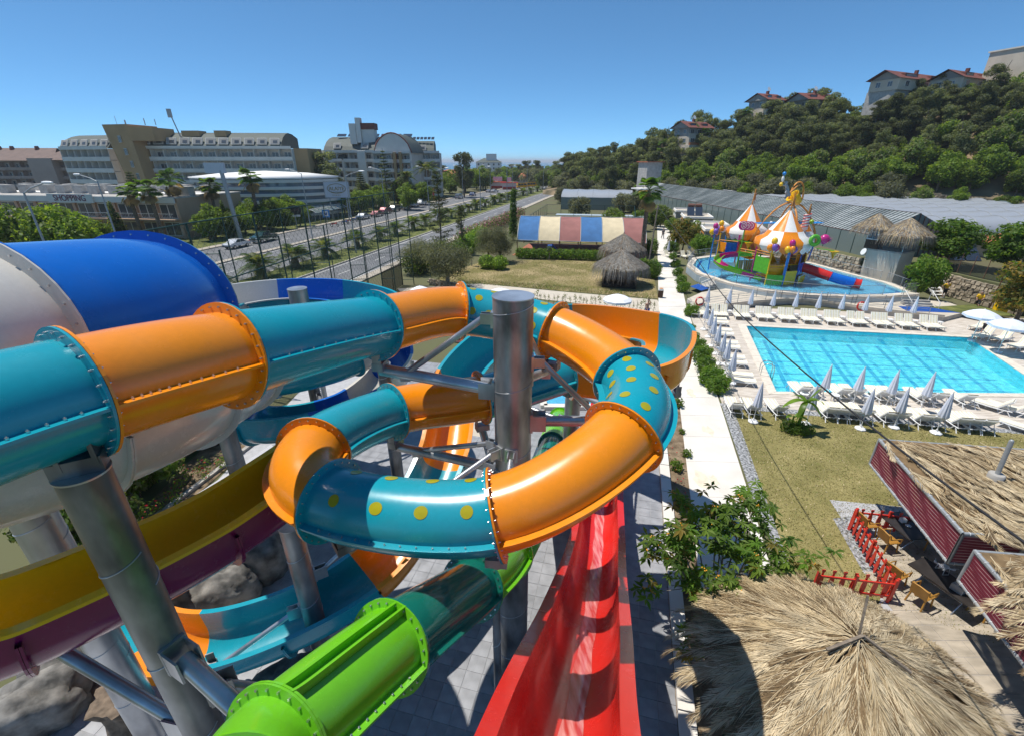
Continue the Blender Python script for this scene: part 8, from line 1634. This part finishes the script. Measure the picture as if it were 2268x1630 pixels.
o = root('cone_tree', at(248,470,84)*1, 'dark cone shaped evergreen before the shopping centre', 'tree'); o.location.z = 0; put(leafmesh('cone_crown', [((0,0,.8+k*.75),(1.75-.2*k,1.75-.2*k,.7)) for k in range(8)], 4200, .3, ['cyp','broad','autumn'], [.5,.4,.1], 351), 'crown', o); put(trunkmesh('cone_trunk', 4, .15, limbs=0), 'trunk', o)
o = root('cone_tree', at(497,480,90)*1, 'slim dark evergreen beside the bus stop', 'tree'); o.location.z = 0; put(leafmesh('cone_crown', [((0,0,.8+k*.7),(.95-.09*k,.95-.09*k,.7)) for k in range(8)], 2600, .26, ['cyp','broad'], [.5,.5], 352), 'crown', o); put(trunkmesh('cone_trunk', 4, .1, limbs=0), 'trunk', o)
flat([(KX(60)-60,60),(KX(60)-29.6,60),(KX(150)-29.6,150),(KX(150)-75,150)], -.004, 'hotel_garden', 'verge')
# ================================================================ people
def person(label, loc, rz, joints, clothes, scale=1.0, hairm='hair', cap_=None):
    """skinned figure: joints is a dict of named points (metres, facing -y); one continuous body mesh, clothes and hair as children"""
    J = joints; order = ['pelvis','spine','chest','neck','head','shL','elL','haL','shR','elR','haR','hipL','knL','anL','toL','hipR','knR','anR','toR']
    E = [('pelvis','spine'),('spine','chest'),('chest','neck'),('neck','head'),('chest','shL'),('shL','elL'),('elL','haL'),('chest','shR'),('shR','elR'),('elR','haR'),('pelvis','hipL'),('hipL','knL'),('knL','anL'),('anL','toL'),('pelvis','hipR'),('hipR','knR'),('knR','anR'),('anR','toR')]
    rad = dict(pelvis=.135,spine=.125,chest=.145,neck=.055,head=.095,shL=.062,elL=.043,haL=.032,hipL=.088,knL=.06,anL=.04,toL=.035)
    def skin(keys, edges, m_, grow, nm, parent):
        me = bpy.data.meshes.new(nm); me.from_pydata([J[k] for k in keys], [(keys.index(a), keys.index(b)) for a, b in edges], []); ob = bpy.data.objects.new(nm, me); C.objects.link(ob)
        md = ob.modifiers.new('skin', 'SKIN'); me.skin_vertices  # layer is created by the modifier
        for i, k in enumerate(keys):
            r_ = rad.get(k, rad.get(k[:-1]+'L', .05))+grow; me.skin_vertices[0].data[i].radius = (r_, r_*(.8 if k in ('pelvis','spine','chest') else 1)); me.skin_vertices[0].data[i].use_root = (i == 0)
        s2 = ob.modifiers.new('sub', 'SUBSURF'); s2.levels = 2; s2.render_levels = 2
        bpy.context.view_layer.update(); m2 = bpy.data.meshes.new_from_object(ob.evaluated_get(bpy.context.evaluated_depsgraph_get())); bpy.data.objects.remove(ob)
        m2.materials.clear(); m2.materials.append(K[m_])
        for p in m2.polygons: p.use_smooth = True
        return put(m2, nm, parent)
    o = root('person', loc, label, 'person', rz=rz); o.scale = (scale,)*3
    skin(order, E, 'skin', 0, 'body', o)
    for nm, keys, m_, gr in clothes:
        ed = [e for e in E if e[0] in keys and e[1] in keys]; skin([k for k in order if k in keys], ed, m_, gr, nm, o)
    h = V(J['head'])+V((0,0,.03)); mb = MB(); mb.ball(h, (.088,.105,.125), 14, 10); build(mb, 'head', 'skin', o, True)
    mb = MB(); mb.ball(h+V((0,.018,.028)), (.096,.108,.118), 14, 10); 
    keep = MB(); keep.v = mb.v
    for f_, m_, s_ in zip(mb.f, mb.m, mb.s):
        c_ = sum((V(mb.v[i]) for i in f_), V())/len(f_)-h
        if c_.z > .05 or c_.y > .02: keep.f.append(f_); keep.m.append(m_); keep.s.append(s_)
    build(keep, 'hair' if not cap_ else 'cap', cap_ or hairm, o, True)
    mb = MB(); mb.ball(h+V((0,-.108,-.01)), (.014,.02,.022), 6, 5); build(mb, 'nose', 'skin', o, True)
    for s_ in (-1,1): mb = MB(); mb.ball(h+V((s_*.033,-.096,.018)), (.013,.01,.008), 6, 5); build(mb, 'eye', 'hair', o, True); mb = MB(); mb.ball(h+V((s_*.09,.01,0)), (.012,.025,.032), 6, 5); build(mb, 'ear', 'skin', o, True)
    for k in ('haL','haR'):
        q = V(J[k]); el = V(J['el'+k[-1]]); d = (q-el).normalized(); s_ = d.cross(V((0,1,0)) if abs(d.y) < .8 else V((1,0,0))).normalized(); mb = MB(); mb.ball(q+d*.04, .036, 8, 6)
        for i, f_ in enumerate((-1.5,-.5,.5,1.5)): b = q+d*.06+s_*(f_*.017); mb.pipe([b, b+d*(.045-.005*abs(f_)), b+d*(.07-.006*abs(f_))+V((0,-.02,-.012))], .0088, 5)
        b = q+d*.015+s_*.035; mb.pipe([b, b+d*.03+s_*.02, b+d*.055+s_*.02], .0095, 5); build(mb, 'hand', 'skin', o, True)
    for k in ('toL','toR'): q = V(J[k]); a = V(J['an'+k[-1]]); mb = MB(); mb.pipe([a+(a-q)*.35+V((0,0,-.03)), q+(q-a)*.35+V((0,0,.0))], .048, 8); build(mb, 'shoe', 'shoe', o, True)
    return o
def pose(lean=0., armL=(.08,-.05), armR=(.08,-.05), stepL=0., stepR=0., elb=.0, handL=None, handR=None, kneeL=None, kneeR=None):
    ly = -lean; J = dict(pelvis=(0,0,.95), spine=(0,ly*.12,1.12), chest=(0,ly*.32,1.34), neck=(0,ly*.45,1.50), head=(0,ly*.55-.02,1.64-abs(lean)*.06))
    for s_, n, h, kn, st_ in ((1,'L',handL,kneeL,stepL),(-1,'R',handR,kneeR,stepR)):
        J['sh'+n] = (s_*.19,ly*.34,1.41-abs(lean)*.05); J['el'+n] = (s_*.25,ly*.34-.02,1.14); J['ha'+n] = (s_*.25,ly*.34-.10,.90)
        if h: J['ha'+n] = h; e = (V(J['sh'+n])+V(h))/2+V((s_*.06,.06,-.06)); J['el'+n] = tuple(e)
        J['hip'+n] = (s_*.095,0,.90); J['kn'+n] = (s_*.10,-.03+st_*.5,.50); J['an'+n] = (s_*.10,.02+st_,.09+max(0,st_)*.15); J['to'+n] = (s_*.11,-.12+st_,.04+max(0,st_)*.05)
        if kn: J['kn'+n] = kn[0]; J['an'+n] = kn[1]; q = V(kn[1]); J['to'+n] = (q.x+s_*.01,q.y-.14,q.z-.05)
    return J
SH = [('shirt',['spine','chest','shL','shR','elL','elR','pelvis'],None,.022)]
def shirt(m_): return ('shirt', ['pelvis','spine','chest','shL','shR','elL','elR'], m_, .034)
def shorts(m_): return ('shorts', ['pelvis','hipL','hipR','knL','knR'], m_, .020)
def trousers(m_): return ('trousers', ['pelvis','hipL','hipR','knL','knR','anL','anR'], m_, .018)
p = g(2083,675); person('person in yellow shirt and black shorts facing the white stair', (44.9,46.2,.0), PI*.95, pose(.05, handL=(.22,-.28,1.12), handR=(-.22,-.28,1.12)), [shirt('ycloth'), shorts('kcloth')], 1.04)
person('person in yellow shirt striding past the stone wall', (44.6,42.2,.0), -.9, pose(.30, stepL=-.38, stepR=.34, handL=(.2,-.35,1.05), handR=(-.16,-.34,1.02)), [shirt('ycloth'), shorts('kcloth')], 1.03, cap_='gcloth')
p = g(2172,742); person('person in white top and black shorts bending over a lounger', (p.x,p.y-.1,.0), 1.9, pose(.85, handL=(.18,-.62,.85), handR=(-.18,-.62,.85)), [shirt('wcloth'), shorts('kcloth')], 1.0)
p = g(1467,530); person('person in dark clothes walking on the white walkway', (p.x,p.y,.02), .3, pose(.1, stepL=-.2, stepR=.2), [shirt('gcloth'), trousers('gcloth')], 1.05)
p = g(1431,708); person('bare chested person behind the orange flume holding a phone to the face', (p.x,p.y,.0), .2, pose(.08, handL=(.10,-.20,1.58), handR=(-.20,-.2,1.05)), [shorts('bluefloor')], 1.05)
p = g(612,1245); person('person in black swimwear standing behind the orange elbow by the rocks', (p.x+.1,p.y,.0), 1.2, pose(.0), [('swimwear',['pelvis','hipL','hipR'],'kcloth',.014)], 1.0)
# ================================================================ grass blades on the two lawns
def blades(name, label, poly, n, h, ms, wts, seed):
    rg = np.random.default_rng(seed); P = np.array([(p[0],p[1]) for p in poly]); lo, hi = P.min(0), P.max(0); pts = lo+(hi-lo)*rg.random((n*3,2)); ins = np.zeros(len(pts), bool); j = len(P)-1
    for i in range(len(P)):
        c_ = ((P[i,1] > pts[:,1]) != (P[j,1] > pts[:,1])) & (pts[:,0] < (P[j,0]-P[i,0])*(pts[:,1]-P[i,1])/(P[j,1]-P[i,1]+1e-9)+P[i,0]); ins ^= c_; j = i
    pts = pts[ins][:n]; n = len(pts); base = np.concatenate([pts, np.full((n,1), .004)], 1); a = rg.random(n)*2*np.pi; hh = h*(.5+rg.random(n)); w_ = .012+.012*rg.random(n); d = np.stack([np.cos(a),np.sin(a),np.zeros(n)],1)*w_[:,None]
    tip = base+np.stack([rg.normal(size=n)*hh*.7, rg.normal(size=n)*hh*.7, hh],1); v = np.stack([base-d, base+d, tip],1).reshape(-1,3); o0 = V((float(pts[:,0].mean()),float(pts[:,1].mean()),0)); v -= np.array(o0)
    me = bpy.data.meshes.new(name); me.vertices.add(3*n); me.loops.add(3*n); me.polygons.add(n); me.vertices.foreach_set('co', v.ravel()); me.loops.foreach_set('vertex_index', np.arange(3*n)); me.polygons.foreach_set('loop_start', np.arange(0,3*n,3))
    for k in ms: me.materials.append(K[k])
    me.polygons.foreach_set('material_index', rg.choice(len(ms), n, p=wts).astype(np.int32)); me.update(); ob = bpy.data.objects.new(name, me); C.objects.link(ob); ob.location = o0; tag(ob, label, 'grass', kind='stuff')
blades('grass', 'short dry grass of the lawn beside the pool', LAWN, 45000, .035, ['lawn','hedge','thatch2'], [.80,.10,.10], 1)
blades('grass', 'thin grass of the worn lawn by the gazebos', LAWN2, 36000, .06, ['lawn2','hedge','thatch2'], [.76,.14,.10], 2)
blades('grass', 'grass of the road median', [(KX(y)-.3,y) for y in (35,80,130)]+[(KX(y)-5.9,y) for y in (130,80,35)], 16000, .18, ['verge','hedge','thatch2'], [.5,.4,.1], 3)
blades('grass', 'fringe of taller grass along the garden path', [g(1010,618), g(1240,634), g(1450,655), g(1450,664), g(1236,644), g(1020,628)], 5000, .22, ['hedge','lawn2','thatch2'], [.4,.4,.2], 4)
# ================================================================ thin summer haze over the whole place
hz = MB(); hz.box((0,19000,17), (90000,82000,54)); hzm = bpy.data.materials.new('summer_haze'); hzm.use_nodes = True
N_ = hzm.node_tree.nodes; N_.remove(N_['Principled BSDF']); pv = N_.new('ShaderNodeVolumePrincipled'); pv.inputs['Color'].default_value = (.86,.92,1,1); pv.inputs['Density'].default_value = .0002; pv.inputs['Anisotropy'].default_value = .2
hzm.node_tree.links.new(pv.outputs[0], N_['Material Output'].inputs['Volume']); K['haze'] = hzm
o = build(hz, 'haze', 'haze'); o['kind'] = 'stuff'; tag(o, 'thin pale summer haze over the whole scene', 'haze')
